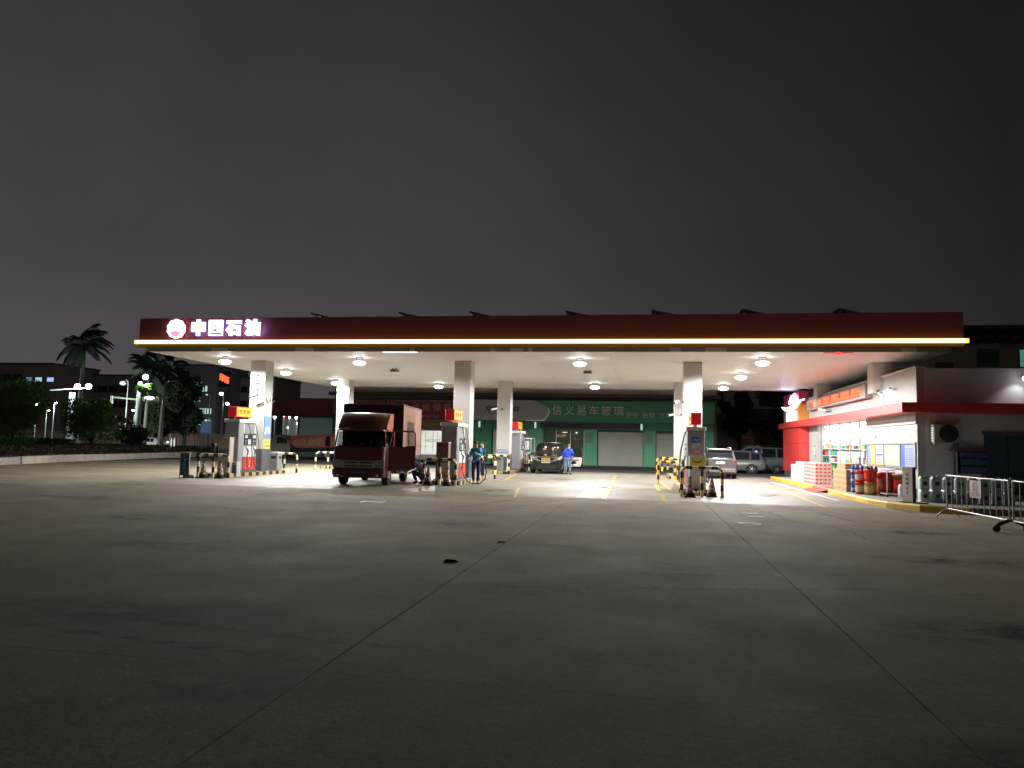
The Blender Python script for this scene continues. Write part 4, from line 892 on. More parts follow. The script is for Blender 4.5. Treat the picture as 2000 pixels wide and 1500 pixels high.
def bottle_pack(lab, loc, m, mb, k):
    t = thing('bottle_pack', lab, 'bottle pack', loc, group='shrink wrapped packs in front of the posters')
    for i in range(3):
        q = MB(); q.lathe([(0, 0), (.062, 0), (.066, .02), (.066, .22), (.05, .28), (.025, .31), (.025, .33), (0, .33)], (.075+.14*i, .07, 0), 10); q.build('bottle', m, t)
        q = MB(); q.lathe([(.068, .08), (.068, .18)], (.075+.14*i, .07, 0), 10); q.build('print', mb, t)
for j in range(3):
    bottle_pack('blue bottle pack, %s of three beside the cardboard pile' % lv[j] if j < 2 else 'blue bottle pack, topmost of three beside the cardboard pile', (7.48, 29.3, .146+.335*j), BT, LBLUE, j)
for j in range(3):
    for k in range(2): bottle_pack('dark red bottle pack, %s layer, %s column next to the blue packs' % (('bottom', 'middle', 'top')[j], ('outer', 'inner')[k]), (7.68+.12*k, 28.85-.25*k, .146+.335*j), BK, mat('label_red', (.6, .12, .12), .5), j)
def bucket(lab, loc, r, h, m, m2, lid):
    t = thing('bucket', lab, 'bucket', loc, group='paint like buckets in front of the shop')
    q = MB(); q.lathe([(0, 0), (r*.88, 0), (r, h*.92), (r*1.04, h*.93), (r*1.04, h*.97)], n=18); q.build('body', m, t)
    q = MB(); q.lathe([(r*1.05, h*.94), (r*1.05, h), (0, h)], n=18); q.build('lid', lid, t)
    q = MB(); q.lathe([(r*.945, h*.2), (r*1.0, h*.72)], n=18); q.build('print', m2, t)
BRD = mat('bucket_red', (.62, .03, .02), .35); BGD = mat('bucket_gold', (.38, .26, .08), .4); BPN = mat('bucket_cream', (.7, .5, .4), .4)
bucket('gold lidded oil bucket at the bottom, red bucket on top of it', (7.78, 28.0, .146), .20, .46, BGD, mat('bucket_tan', (.5, .35, .12), .4), BRD)
bucket('red bucket with cream patch standing on the gold bucket', (7.78, 28.0, .607), .21, .42, BRD, BRD, BRD)
bucket('small red bucket left of the gold bucket', (7.52, 28.3, .146), .16, .42, BRD, BPN, BRD)
bucket('cream and red bucket standing on the small red one', (7.52, 28.3, .567), .16, .40, BRD, BPN, BRD)
bucket('large red drum with mottled print behind the trolley', (8.35, 28.3, .146), .30, .80, BRD, mat('drum_print', (.5, .10, .05), .5, var=.6, vscale=7), BRD)
bucket('mottled brown and red drum nearest the price pillar', (8.72, 27.95, .146), .24, .76, mat('drum_brown', (.4, .14, .07), .5, var=.6, vscale=7), BRD, CARD)
bucket('white tin standing on the dark red packs', (7.85, 29.6, 1.16), .06, .28, WPR, WPR, WPR)
bucket('second white tin standing nearest the near glass edge', (8.25, 30.4, 1.35), .07, .36, WPR, WPR, WPR)
t = thing('trolley', 'pale metal hand trolley parked before the red drums', 'trolley', (8.0, 26.9, .146))
q = MB()
for s in (0, .75): q.tube([(s, 0, .08), (s, 0, .82), (s+.02, .1, .86)], .018, 6)
q.tube([(0, 0, .10), (.75, 0, .10)], .02, 6); q.tube([(0, .7, .10), (.75, .7, .10)], .02, 6); q.tube([(0, 0, .10), (0, .7, .10)], .02, 6); q.tube([(.75, 0, .10), (.75, .7, .10)], .02, 6); q.build('frame', mat('trolley_cream', (.6, .55, .45), .4), t)
q = MB(); q.tube([(0, .1, .86), (.38, .12, .93), (.77, .1, .86)], .014, 6); q.build('handle', mat('trolley_green', (.15, .35, .22), .4), t)
for x, y in ((0, 0), (.75, 0), (0, .7), (.75, .7)): q = MB(); q.lathe([(0, -.015), (.05, -.015), (.05, .015), (0, .015)], (x, y, .05), 10, 'x'); q.build('wheel', RUB, t)
def jerrycan(name, lab, loc, rz=0, m=None, lbl=True, grp=None, s=1.0):
    t = thing(name, lab, 'jerrycan', loc, rz, grp)
    q = MB(); q.rbox(0, .26*s, 0, .22*s, 0, .34*s, .035*s); q.rbox(.03*s, .23*s, .04*s, .18*s, .341*s, .372*s, .01*s); q.build('body', m or JW, t)
    q = MB(); q.lathe([(.03*s, .372*s), (.03*s, .40*s), (0, .40*s)], (.19*s, .11*s, 0), 8); q.build('cap', mat('cap_teal', (.1, .3, .3), .5), t)
    if lbl: q = MB(); q.box(.08*s, .18*s, -.004, -.0005, .12*s, .23*s); q.build('print', mat('can_label', (.01, .05, .07), .5), t)
    return t
JW = mat('translucent_can', (.50, .60, .60), .35)
jerrycan('jerrycan', 'white jerrycan standing in the trolley corner by the price pillar', (8.35, 26.75, .166), m=WPR, s=1.15)
jerrycan('jerrycan', 'white jerrycan between trolley and dark box', (8.62, 26.9, .166), .1, m=WPR, s=1.1, lbl=False)
# price pillar
t = thing('price_pillar', 'slim pale price pillar with five dark number plates', 'sign', (7.78, 24.25, .146), R(-48))
q = MB(); q.box(-.16, .16, 0, .10, .03, 1.05); q.build('panel', mat('pillar_pink', (.80, .62, .58), .5), t)
q = MB(); q.box(.161, .19, -.01, .11, .03, 1.06); q.build('side', BLACK, t)
q = MB(); q.box(-.24, .50, -.08, .22, 0, .028); q.build('foot', BLACK, t)
for i, ch in enumerate(('92', '95', '98', '0', '5')):
    q = MB(); q.box(-.135, .135, -.008, -.001, .83-.135*i-.055, .83-.135*i+.065); k = q.build('plate', mat('plate_pale', (.82, .80, .76), .5), t)
    text('number', ch, .11, DPR, k, (.0, -.010, .835-.135*i), depth=.003, bold=.004)
# stacked urea cans along the side wall behind the fence
n = 0
for i in range(8):
    for j in range(2):
        if i in (1,) and j == 1: pass
        jerrycan('jerrycan', 'pale urea can, %s row, number %s from the shop corner, behind the steel fence' % (('bottom', 'top')[j], order[i] if i < 7 else 'eighth'), (8.36+.33*i+G.uniform(-.01, .01), 24.9-.02*i+G.uniform(-.02, .02), .146+.345*1.12*j), G.uniform(-.04, .04), grp='pale urea cans stacked behind the fence', s=1.12 if False else 1.06)
for i in range(4):
    jerrycan('jerrycan', 'pale urea can in the back row, %s from the shop corner' % order[i], (8.45+.33*i, 25.25, .146+.0), 0, grp='pale urea cans stacked behind the fence', s=1.06)
# steel crowd barriers
FM = mat('fence_steel', (.52, .51, .47), .4, .35, var=.1)
def fence(x0, y0, x1, y1, lab, feet):
    d = Vector((x1-x0, y1-y0, 0)); L = d.length; a = math.atan2(d.y, d.x)
    t = thing('steel_fence', lab, 'fence', (x0, y0, 0), a, 'steel fence sections at the right')
    q = MB()
    q.tube([(0, 0, .22), (0, 0, 1.08)], .02, 8); q.tube([(L, 0, .22), (L, 0, 1.08)], .02, 8); q.tube([(0, 0, 1.08), (L, 0, 1.08)], .02, 8); q.tube([(0, 0, .24), (L, 0, .24)], .02, 8); q.build('frame', FM, t)
    k = int(L/.29)
    for i in range(1, k): q = MB(); q.tube([(L*i/k, 0, .25), (L*i/k, 0, 1.07)], .011, 6); q.build('bar', FM, t)
    for f in feet:
        q = MB(); q.tube([(f, .28, .02), (f, .12, .20), (f, 0, .24), (f, -.12, .20), (f, -.28, .02)], .018, 6); q.build('foot', FM, t)
    return t
f1 = fence(7.62, 20.85, 7.66, 17.62, 'steel fence section with the no entry sign, by the yellow kerb', (.05,))
f2 = fence(7.68, 17.5, 7.72, 14.2, 'steel fence section running out of the right edge', (3.1,))
t = thing('fence_wheel', 'black rubber wheeled foot joining the two fence sections', 'wheel base', (7.66, 17.56, 0), R(12))
q = MB(); q.tube([(-.34, 0, .10), (-.26, 0, .17), (-.06, 0, .24), (0, 0, .25), (.06, 0, .24), (.26, 0, .17), (.34, 0, .10)], [.03, .045, .035, .03, .035, .045, .03], 8); q.build('arch', RUB, t)
for s in (-1, 1): q = MB(); q.lathe([(0, -.03), (.075, -.03), (.075, .03), (0, .03)], (s*.33, 0, .077), 14, 'y'); q.build('tyre', RUB, t)
t = thing('entry_sign', 'white no pedestrians notice hanging on the steel fence', 'sign', (7.60, 19.08, 0), R(-90))
q = MB(); q.box(-.30, .30, -.02, -.006, .62, 1.02); sgp = q.build('panel', mat('notice_sheet_white', (.50, .46, .45), .5), t)
q = MB(); q.lathe([(.125, -.0235), (.125, -.0205), (.100, -.0205), (.100, -.0235)], (0, 0, .86), 24, 'y', sm=False); q.build('ring', mat('sign_dull_red', (.38, .12, .12), .5), t)
q = MB(); q.sphere((0, -.022, .935), .022, .002, .02, 8, 4); q.box(-.02, .02, -.0225, -.0205, .83, .912); q.box(-.045, -.012, -.0225, -.0205, .785, .83); q.box(.01, .04, -.0225, -.0205, .79, .83); q.build('pictogram', mat('sign_dark_red', (.20, .06, .07), .5), t)
for i, ch in enumerate('禁止通行'): text('letter', ch, .13, mat('sign_dull_red', (.38, .12, .12), .5), t, (-.20+.133*i, -.022, .69), depth=.003)
# ================================================================ vehicles
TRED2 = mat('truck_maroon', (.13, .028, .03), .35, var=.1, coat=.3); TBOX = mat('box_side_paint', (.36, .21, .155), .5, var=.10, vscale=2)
TFRONT = mat('box_front_shaded', (.035, .02, .017), .5); TORG = mat('deflector_orange', (.55, .17, .10), .35, coat=.3)  # box front near black: shade on that face put into its colour
def wheel(par, x, y, r, wd, name='wheel', rim=None, spokes=5):
    o = bpy.data.objects.new(name, None); col.objects.link(o); o.parent = par; o.location = (x, y, r); s = 1 if x > 0 else -1
    q = MB(); q.lathe([(r*.62, -wd/2), (r*.93, -wd/2), (r, -wd/2+.03), (r, wd/2-.03), (r*.93, wd/2), (r*.62, wd/2)], n=22, axis='x'); q.build('tyre', RUB, o)
    q = MB(); q.lathe([(r*.62, s*wd*.42), (r*.55, s*wd*.30), (r*.15, s*wd*.20), (0, s*wd*.24)], n=16, axis='x')
    for i in range(spokes):
        a = 2*math.pi*i/spokes; q.tube([(s*wd*.30, 0, 0), (s*wd*.44, r*.60*math.cos(a), r*.60*math.sin(a))], [r*.10, r*.06], 5)
    q.build('rim', rim or STEEL, o)
    return o
def plate_(par, name, x0, x1, y, z0, z1, m, s=-1, ink=None):
    q = MB(); q.box(x0, x1, min(y, y+.012*s), max(y, y+.012*s), z0, z1); p = q.build(name, m, par)
    if ink:
        q = MB(); n = 6; w_ = (x1-x0-.06)/n
        for i in range(n): q.box(x0+.03+w_*i+.01, x0+.03+w_*(i+1)-.008, min(y+.0125*s, y+.015*s), max(y+.0125*s, y+.015*s), z0+.035, z1-.03)
        q.build('plate_characters', ink, p)
    return p
T = thing('box_truck', 'maroon box truck with its right door open, parked under the canopy front', 'truck', (-10.22, 26.45, 0), R(7.5))
# chassis
q = MB(); q.box(-.42, -.30, -.8, 5.4, .55, .72); q.box(.30, .42, -.8, 5.4, .55, .72)
for y in (0, 1.5, 3.0, 4.5): q.box(-.3, .3, y, y+.1, .56, .70)
q.cyl((-.75, 0, .40), (.75, 0, .40), .06, n=8); q.cyl((-.75, 3.3, .40), (.75, 3.3, .40), .07, n=8); q.box(-.35, .35, -.7, .5, .42, .85); q.build('chassis', BLACK, T)
q = MB(); q.rbox(.50, .95, 1.35, 2.05, .38, .78, .05); q.build('battery_box', DGREY, T)
q = MB(); q.cyl((.72, 2.2, .50), (.72, 2.75, .50), .17, n=12); q.build('air_tank', LGREY, T)
q = MB(); q.tube([(.98, 1.1, .62), (.98, 3.0, .62)], .02, 6); q.tube([(.98, 1.1, .40), (.98, 3.0, .40)], .02, 6); q.tube([(.98, 1.1, .40), (.98, 1.1, .95)], .02, 6); q.tube([(.98, 2.05, .40), (.98, 2.05, .95)], .02, 6); q.tube([(.98, 3, .40), (.98, 3, .95)], .02, 6); q.build('side_guard', STEEL, T)
# cab shell built from panels so the windows are real openings
def csec(z, yf, w_, r_=.16, yr=.72):
    p = []
    for k in range(5): a = R(90*k/4); p.append((w_-r_+r_*math.sin(a), yf+r_-r_*math.cos(a), z))
    return [(-x, y, z) for x, y, z in reversed(p)] + p
lv_ = [(.32, -1.03, .93), (.62, -1.06, .95), (.93, -1.05, .96), (1.36, -1.00, .95), (1.42, -.985, .94)]
def shell(levels, name, m, yr=.72, closed=True, par=T):
    q = MB(); rings = []
    for z, yf, w_ in levels: rings.append(csec(z, yf, w_) + [(w_, yr, z), (-w_, yr, z)])
    n_ = len(rings[0]); vs = [v for r_ in rings for v in r_]
    q.add(vs, [(j*n_+i, j*n_+(i+1) % n_, (j+1)*n_+(i+1) % n_, (j+1)*n_+i) for j in range(len(rings)-1) for i in range(n_)], sm=False)
    if closed: q.add(vs, [tuple(range(n_-1, -1, -1)), tuple(range((len(rings)-1)*n_, len(rings)*n_))])
    return q.build(name, m, par)
shell([(.62, -1.06, .945), (.93, -1.05, .95), (1.36, -1.00, .94), (1.42, -.985, .93)], 'cab', TRED2)
shell([(.30, -1.06, .92), (.40, -1.12, .96), (.60, -1.12, .97), (.615, -1.08, .96)], 'bumper', mat('bumper_maroon', (.11, .022, .022), .45), yr=-.62)
shell([(1.98, -.84, .87), (2.03, -.82, .87), (2.07, -.72, .82)], 'cab_roof', TRED2, yr=.70)
q = MB(); q.box(-.93, .93, .66, .72, 1.42, 2.0); q.build('rear_wall', TRED2, T)
for s in (-1, 1):
    q = MB(); q.tube([(s*.915, -.90, 1.42), (s*.86, -.76, 1.99)], .035, 6); q.build('pillar', BLACK, T)
    q = MB(); q.box(min(s*.93, s*.87), max(s*.93, s*.87), .45, .66, 1.42, 1.99); q.build('rear_pillar', TRED2, T)
WG = glass('windscreen', (.45, .5, .52), .55, .05)
q = MB(); n_ = 8; vs = []
for z, yf, w_ in ((1.43, -.985, .86), (1.97, -.845, .82)):
    for i in range(n_+1): x = -w_+2*w_*i/n_; vs.append((x, yf+.10*(abs(x)/w_)**4, z))
q.add(vs, [(i, i+1, n_+2+i, n_+1+i) for i in range(n_)], sm=True); q.build('windscreen', WG, T)
q = MB(); q.box(-.80, .80, -.93, -.72, 1.40, 1.46); q.build('dashboard', BLACK, T)
q = MB(); q.tube([(.10, -.99, 1.45), (.45, -.985, 1.50)], .008, 4); q.tube([(-.60, -.99, 1.45), (-.20, -.985, 1.50)], .008, 4); q.build('wiper', BLACK, T)
for x in (-.45, .5): q = MB(); q.rbox(x-.25, x+.25, .15, .55, 1.42, 1.55, .05); q.rbox(x-.24, x+.24, .45, .60, 1.551, 1.88, .04); q.build('seat', DGREY, T)
q = MB(); q.tube([(.5+.20*math.cos(2*math.pi*i/14), -.55+.07*math.sin(2*math.pi*i/14), 1.56+.17*math.sin(2*math.pi*i/14)) for i in range(15)], .015, 5); q.build('steering_wheel', BLACK, T)
q = MB(); q.box(-.945, -.935, -.60, .40, 1.44, 1.95); q.build('side_window', glass('side_glass', (.8, .85, .85), .85), T)
# grille, lights, plate
SLV = mat('grille_silver', (.36, .36, .33), .35, .4)
q = MB(); q.rbox(-.62, .62, -1.085, -1.05, .66, .92, .03); gr = q.build('grille', SLV, T)
for z in (.70, .82):
    for x0, x1 in ((-.50, -.02), (.04, .50)): q = MB(); q.box(x0, x1, -1.092, -1.0855, z, z+.05); q.build('grille_slot', BLACK, gr)
for s in (-1, 1):
    q = MB(); q.prism([(min(s*.63, s*.93), .66), (max(s*.63, s*.93), .66), (max(s*.63, s*.93)-(0 if s > 0 else .0), .94), (min(s*.63, s*.93), .94)], -1.078, -1.0, 'y'); q.build('headlight', mat('headlight_glass', (.40, .40, .36), .15, .3), T)
    q = MB(); q.lathe([(0, -1.135), (.045, -1.132), (.05, -1.12)], (s*.70, 0, .40), 12, 'y'); q.build('fog_light', CHROME, T)
    q = MB(); q.lathe([(0, -1.135), (.03, -1.132), (.035, -1.12)], (s*.58, 0, .36), 12, 'y'); q.build('fog_light', CHROME, T)
plate_(T, 'number_plate', -.24, .24, -1.125, .42, .56, mat('plate_dim_blue', (.03, .05, .14), .4), -1, mat('plate_ink', (.10, .13, .22), .5))
# roof deflector with badge ring
q = MB(); rows = []
for z, yf, w_ in ((2.075, -.76, .86), (2.20, -.66, .85), (2.42, -.42, .83), (2.62, -.18, .82), (2.66, .05, .81), (2.66, .38, .81)): rows.append([(-w_, yf+.10, z), (-w_*.8, yf+.02, z+.005), (0, yf, z+.02), (w_*.8, yf+.02, z+.005), (w_, yf+.10, z)])
vs = [v for r_ in rows for v in r_]; q.add(vs, [(j*5+i, j*5+i+1, (j+1)*5+i+1, (j+1)*5+i) for j in range(5) for i in range(4)], sm=True); df = q.build('wind_deflector', mat('deflector_brown', (.14, .048, .032), .3, coat=.4), T)
for s in (-1, 1):
    q = MB(); q.prism([(-.66, 2.075), (-.56, 2.20), (-.32, 2.42), (-.08, 2.60), (.15, 2.65), (.48, 2.66), (.48, 2.4), (.48, 2.12), (.2, 2.0), (-.3, 2.0)], s*.80, s*.90, 'x'); q.build('side_fin', TORG, T)
q = MB(); q.lathe([(.20, 0), (.20, .01), (.14, .01), (.14, 0)], n=24, sm=False); bd = q.build('badge_ring', mat('badge_grey', (.25, .22, .2), .4, .3), T); bd.location = (-.03, -.455, 2.37); bd.rotation_euler = (R(48), 0, 0); bd.scale = (1.35, .75, 1)
# cargo box
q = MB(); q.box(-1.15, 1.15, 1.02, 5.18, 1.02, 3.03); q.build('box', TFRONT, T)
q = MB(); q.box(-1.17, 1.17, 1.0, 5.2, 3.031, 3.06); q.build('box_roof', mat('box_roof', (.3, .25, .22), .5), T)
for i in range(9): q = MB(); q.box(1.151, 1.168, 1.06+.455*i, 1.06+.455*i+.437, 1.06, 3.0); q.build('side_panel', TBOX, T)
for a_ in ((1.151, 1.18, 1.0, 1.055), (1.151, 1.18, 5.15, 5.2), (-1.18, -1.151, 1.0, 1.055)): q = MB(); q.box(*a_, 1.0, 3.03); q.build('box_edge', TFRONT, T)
q = MB(); q.box(-1.1, 1.1, 1.0, 5.2, .93, 1.018); q.build('subframe', DGREY, T)
for x, y in ((-.80, 0), (.80, 0), (-.80, 3.3), (.80, 3.3)): wheel(T, x, y, .375, .23, rim=mat('truck_rim', (.25, .24, .22), .5, .3))
q = MB(); q.rbox(-.98, -.90, -.55, .42, .30, .62, .03); q.build('step', BLACK, T)
q = MB(); q.prism([(-.45, .38), (-.40, .68), (.40, .68), (.45, .38), (.5, .38), (.48, .80), (-.5, .80), (-.5, .38)], .93, .955, 'x'); q.build('wheel_arch', TRED2, T)
# mirrors
q = MB(); q.tube([(-.90, -.86, 1.98), (-1.06, -1.06, 2.0), (-1.12, -1.08, 1.70), (-1.10, -1.02, 1.30)], .018, 6); q.build('mirror_arm', BLACK, T)
q = MB(); q.rbox(-1.22, -1.04, -1.13, -1.05, 1.40, 1.76, .03); q.rbox(-1.20, -1.06, -1.12, -1.04, 1.24, 1.36, .02); q.build('mirror', BLACK, T)
# open door on the picture's right
D = bpy.data.objects.new('door', None); col.objects.link(D); D.parent = T; D.location = (.955, -.58, 0); D.rotation_euler = (0, 0, R(-78))
q = MB(); q.prism([(.02, .55), (.98, .62), (1.0, 1.45), (.0, 1.42)], -.03, .03, 'x'); q.build('door_skin', TRED2, D)
q = MB(); q.tube([(0, .02, 1.42), (0, .14, 1.93), (0, .22, 2.0), (0, .90, 2.0), (0, .97, 1.93), (0, .985, 1.45)], .032, 6); q.tube([(0, .72, 1.46), (0, .70, 1.98)], .01, 5); q.build('window_frame', TRED2, D)
q = MB(); q.tube([(-.04, .55, 1.40), (-.07, .7, 1.44), (-.04, .95, 1.46)], .018, 6); q.build('door_handle', BLACK, D)
q = MB(); q.rbox(-.075, -.031, .12, .86, .80, 1.22, .02); q.build('door_card', DGREY, D)

# ---- generic car body lofted along its length, front at -y
def car(name, label, cat, loc, rz, L, W, H, body, kind='suv', group=None, paint2=None, lights=True, front_on=True):
    t = thing(name, label, cat, loc, rz, group)
    h = H; w2 = W/2
    prof = {'suv': [(-.50, .42, .62, .52, .80), (-.47, .30, .78, .60, .93), (-.40, .26, .88, .64, .98), (-.26, .24, .93, .68, 1.0), (-.235, .24, .935, .70, 1.0), (-.12, .24, .95, .97, 1.0), (.0, .24, .96, 1.0, 1.0), (.25, .24, .97, .99, 1.0), (.40, .25, .97, .93, .99), (.47, .28, .95, .70, .97), (.50, .36, .84, .64, .90)],
            'mpv': [(-.50, .40, .60, .48, .82), (-.48, .26, .74, .54, .94), (-.42, .22, .84, .58, .99), (-.32, .20, .90, .62, 1.0), (-.30, .20, .905, .64, 1.0), (-.14, .20, .93, .96, 1.0), (.0, .20, .95, 1.0, 1.0), (.28, .20, .96, .99, 1.0), (.42, .22, .96, .92, .98), (.48, .26, .93, .66, .96), (.50, .34, .80, .58, .90)],
            'van': [(-.50, .40, .62, .52, .86), (-.485, .26, .76, .56, .96), (-.44, .22, .86, .60, .99), (-.40, .20, .90, .66, 1.0), (-.38, .20, .90, .70, 1.0), (-.24, .20, .93, .97, 1.0), (-.1, .20, .95, 1.0, 1.0), (.30, .20, .96, 1.0, 1.0), (.46, .22, .96, .97, .99), (.495, .26, .94, .88, .98), (.50, .34, .85, .60, .95)]}[kind]
    # columns: y/L, floor z (m), belt fraction (of .62H), top fraction of H, width fraction
    rings = []
    for y, zf, bf, tf, wf in prof:
        zb = bf*.60*h*1.02; zt = max(tf*h, zb+.02); w_ = w2*wf; green = zt > zb+.12
        wt = w_*(.80 if green else .93); wt2 = w_*(.72 if green else .80)
        half = [(w_*.86, zf), (w_*.97, zf+.10), (w_, (zf+zb)*.52), (w_*.985, zb-.03), (w_*.955, zb), (wt, zt-.07 if green else zb+.4*(zt-zb)), (wt2, zt-.015), (wt2*.5, zt)]
        rings.append([(x, y*L, z) for x, z in half] + [(-x, y*L, z) for x, z in reversed(half)])
    n_ = 16; q = MB(); vs = [v for r_ in rings for v in r_]
    q.add(vs, [(j*n_+i, j*n_+(i+1) % n_, (j+1)*n_+(i+1) % n_, (j+1)*n_+i) for j in range(len(rings)-1) for i in range(n_)], sm=True)
    q.add(vs, [tuple(range(n_-1, -1, -1)), tuple(range((len(rings)-1)*n_, len(rings)*n_))]); q.build('body', body, t)
    GD = mat('car_glass_dark', (.012, .014, .016), .03, spec=.3)
    def pan(js, i0, i1, nm, off=.008, sh=.08):
        """glass over the patch between rings js[0]..js[1], points i0..i1"""
        a = [Vector(rings[js[0]][i0]), Vector(rings[js[1]][i0]), Vector(rings[js[1]][i1]), Vector(rings[js[0]][i1])]
        c = sum(a, Vector())/4; nn = (a[1]-a[0]).cross(a[3]-a[0]).normalized()
        if nn.dot(c-Vector((0, 0, h*.5))) < 0: nn = -nn
        a = [c+(p-c)*(1-sh)+nn*off for p in a]; z = MB(); z.add(a+[p-nn*.006 for p in a], [(0, 1, 2, 3), (7, 6, 5, 4), (0, 4, 5, 1), (1, 5, 6, 2), (2, 6, 7, 3), (3, 7, 4, 0)]); return z.build(nm, GD, t)
    for s in (0, 1):
        a, b_ = (4, 5) if s == 0 else (11, 10)
        for js in ((5, 6), (6, 7), (7, 8)): pan(js, a, b_, 'side_window', .012, .10)
    # windscreen and rear window across the body
    def scr(j0, j1, nm, s):
        r0, r1 = rings[j0], rings[j1]
        a = [Vector(r0[5])+Vector((-.03, 0, 0)), Vector(r0[10])+Vector((.03, 0, 0)), Vector(r1[9])+Vector((.02, 0, -.03)), Vector(r1[6])+Vector((-.02, 0, -.03))]
        nn = (a[1]-a[0]).cross(a[3]-a[0]).normalized(); nn = nn if nn.y*s > 0 else -nn
        a = [p+nn*(.02 if s < 0 else .055) for p in a]; z = MB(); z.add(a+[p-nn*.015 for p in a], [(0, 1, 2, 3), (7, 6, 5, 4), (0, 4, 5, 1), (1, 5, 6, 2), (2, 6, 7, 3), (3, 7, 4, 0)]); return z.build(nm, GD, t)
    scr(4, 5, 'windscreen', -1); scr(9, 8, 'rear_window', 1)
    r_ = .34 if kind != 'van' else .31
    for y in (-.315*L, .30*L):
        for s in (-1, 1):
            z = MB(); z.lathe([(0, s*(w2*.985)), (r_+.06, s*(w2*.985)), (r_+.06, s*(w2*.9))], (0, y, r_+.02), 20, 'x', sm=False); z.build('wheel_arch', BLACK, t)
            wheel(t, s*(w2-.09), y, r_, .21)
    return t, rings
BKP = mat('black_car_paint', (.012, .012, .014), .25, coat=.6, spec=.6); SVP = mat('silver_car_paint', (.14, .135, .14), .3, .5, coat=.4)
# black people carrier, front to camera
C1, rg = car('people_carrier', 'black people carrier seen from behind with yellow plate and open front door', 'car', (-5.52, 44.6, 0), 0, 4.7, 1.90, 1.78, BKP, 'mpv')
y0 = -2.35
q = MB(); q.tube([(-.90, y0+.02, .86), (-.40, y0-.06, .74), (0, y0-.07, .72), (.40, y0-.06, .74), (.90, y0+.02, .86)], .035, 6); q.tube([(-.80, y0+.02, .97), (0, y0-.05, .95), (.8, y0+.02, .97)], .028, 6); q.build('chrome_bar', CHROME, C1)
for s in (-1, 1):
    q = MB(); q.add([(s*.38, y0-.05, .76), (s*.88, y0+.05, .80), (s*.95, y0+.20, 1.06), (s*.60, y0-.03, .94), (s*.38, y0+.06, .76), (s*.84, y0+.25, .84), (s*.86, y0+.37, 1.04), (s*.55, y0+.15, .94)], [(0, 1, 2, 3), (7, 6, 5, 4), (0, 4, 5, 1), (1, 5, 6, 2), (2, 6, 7, 3), (3, 7, 4, 0)]); q.build('tail_light', mat('lamp_clear', (.62, .62, .62), .15, .4), C1)
    q = MB(); q.box(min(s*.50, s*.74), max(s*.50, s*.74), y0+.03, y0+.06, .50, .53); q.build('fog_trim', CHROME, C1)
    q = MB(); q.rbox(min(s*.90, s*1.10), max(s*.90, s*1.10), -1.12, -1.0, 1.02, 1.16, .03); q.build('mirror', BKP, C1)
q = MB(); q.box(-.55, .55, y0-.02, y0+.03, .28, .46); q.build('lower_grille', BLACK, C1)
q = MB(); q.box(-.36, .36, y0-.0, y0+.02, .80, .92); q.build('upper_grille', BLACK, C1); q = MB(); q.sphere((0, y0-.01, .98), .07, .02, .055, 10, 5); q.build('badge', CHROME, C1)
plate_(C1, 'number_plate', -.24, .24, y0-.10, .70, .90, mat('plate_yellow', (.72, .50, .10), .45), -1, mat('plate_ink_dark', (.25, .18, .05), .5))
q = MB(); q.box(-.26, .26, y0-.09, y0-.03, .62, .67); q.build('plate_lower', LGREY, C1)
# warm reflections in the glass, put in as glowing blobs
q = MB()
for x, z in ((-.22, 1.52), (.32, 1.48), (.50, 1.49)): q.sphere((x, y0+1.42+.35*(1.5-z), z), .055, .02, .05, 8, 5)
q.build('glass_reflection', glow('reflection_warm', (1, .72, .45), 3.5), C1)
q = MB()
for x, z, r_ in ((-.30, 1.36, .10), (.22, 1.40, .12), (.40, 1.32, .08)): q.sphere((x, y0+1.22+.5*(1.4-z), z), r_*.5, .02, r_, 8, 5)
q.build('glass_glow', mat('glass_glow_tan', (.5, .25, .12), .5, emis=(1, .5, .25), es=.12), C1)  # tan blobs in the window with a faint glow of their own
q = MB(); q.tube([(-.35, -.3, 1.72), (.2, .2, 1.78), (.4, 1.2, 1.76)], .03, 6); q.build('roof_bar', LGREY, C1)
# open door, hinged at the front, seen from inside
D = bpy.data.objects.new('door', None); col.objects.link(D); D.parent = C1; D.location = (.93, .55, 0); D.rotation_euler = (0, 0, R(-180+66))
q = MB(); q.prism([(.0, .30), (.95, .34), (1.05, .62), (1.05, .98), (.0, 1.0)], -.05, -.02, 'x'); q.build('door_skin', BKP, D)
q = MB(); q.prism([(.06, .36), (.88, .40), (.98, .64), (.98, .94), (.06, .95)], -.019, .03, 'x'); cardp = q.build('door_card', mat('door_card_cream', (.70, .62, .56), .5), D)
q = MB(); q.sphere((.035, .45, .62), .015, .20, .11, 10, 5); q.box(.031, .05, .2, .8, .76, .80); q.build('armrest', BLACK, D); q = MB(); q.sphere((.04, .55, .47), .02, .16, .07, 10, 5); q.build('door_pocket', WPR, D)
q = MB(); q.tube([(.03, .02, 1.0), (.03, .35, 1.42), (.03, .50, 1.47), (.03, 1.0, 1.45), (.03, 1.05, .98)], .022, 6); q.build('window_frame', BKP, D)
q = MB(); q.add([(.03, .05, 1.0), (.03, .36, 1.41), (.03, .50, 1.45), (.03, .99, 1.43), (.03, 1.03, 1.0)], [(0, 1, 2, 3, 4)]); q.build('window', glass('side_glass', (.8, .85, .85), .85), D)
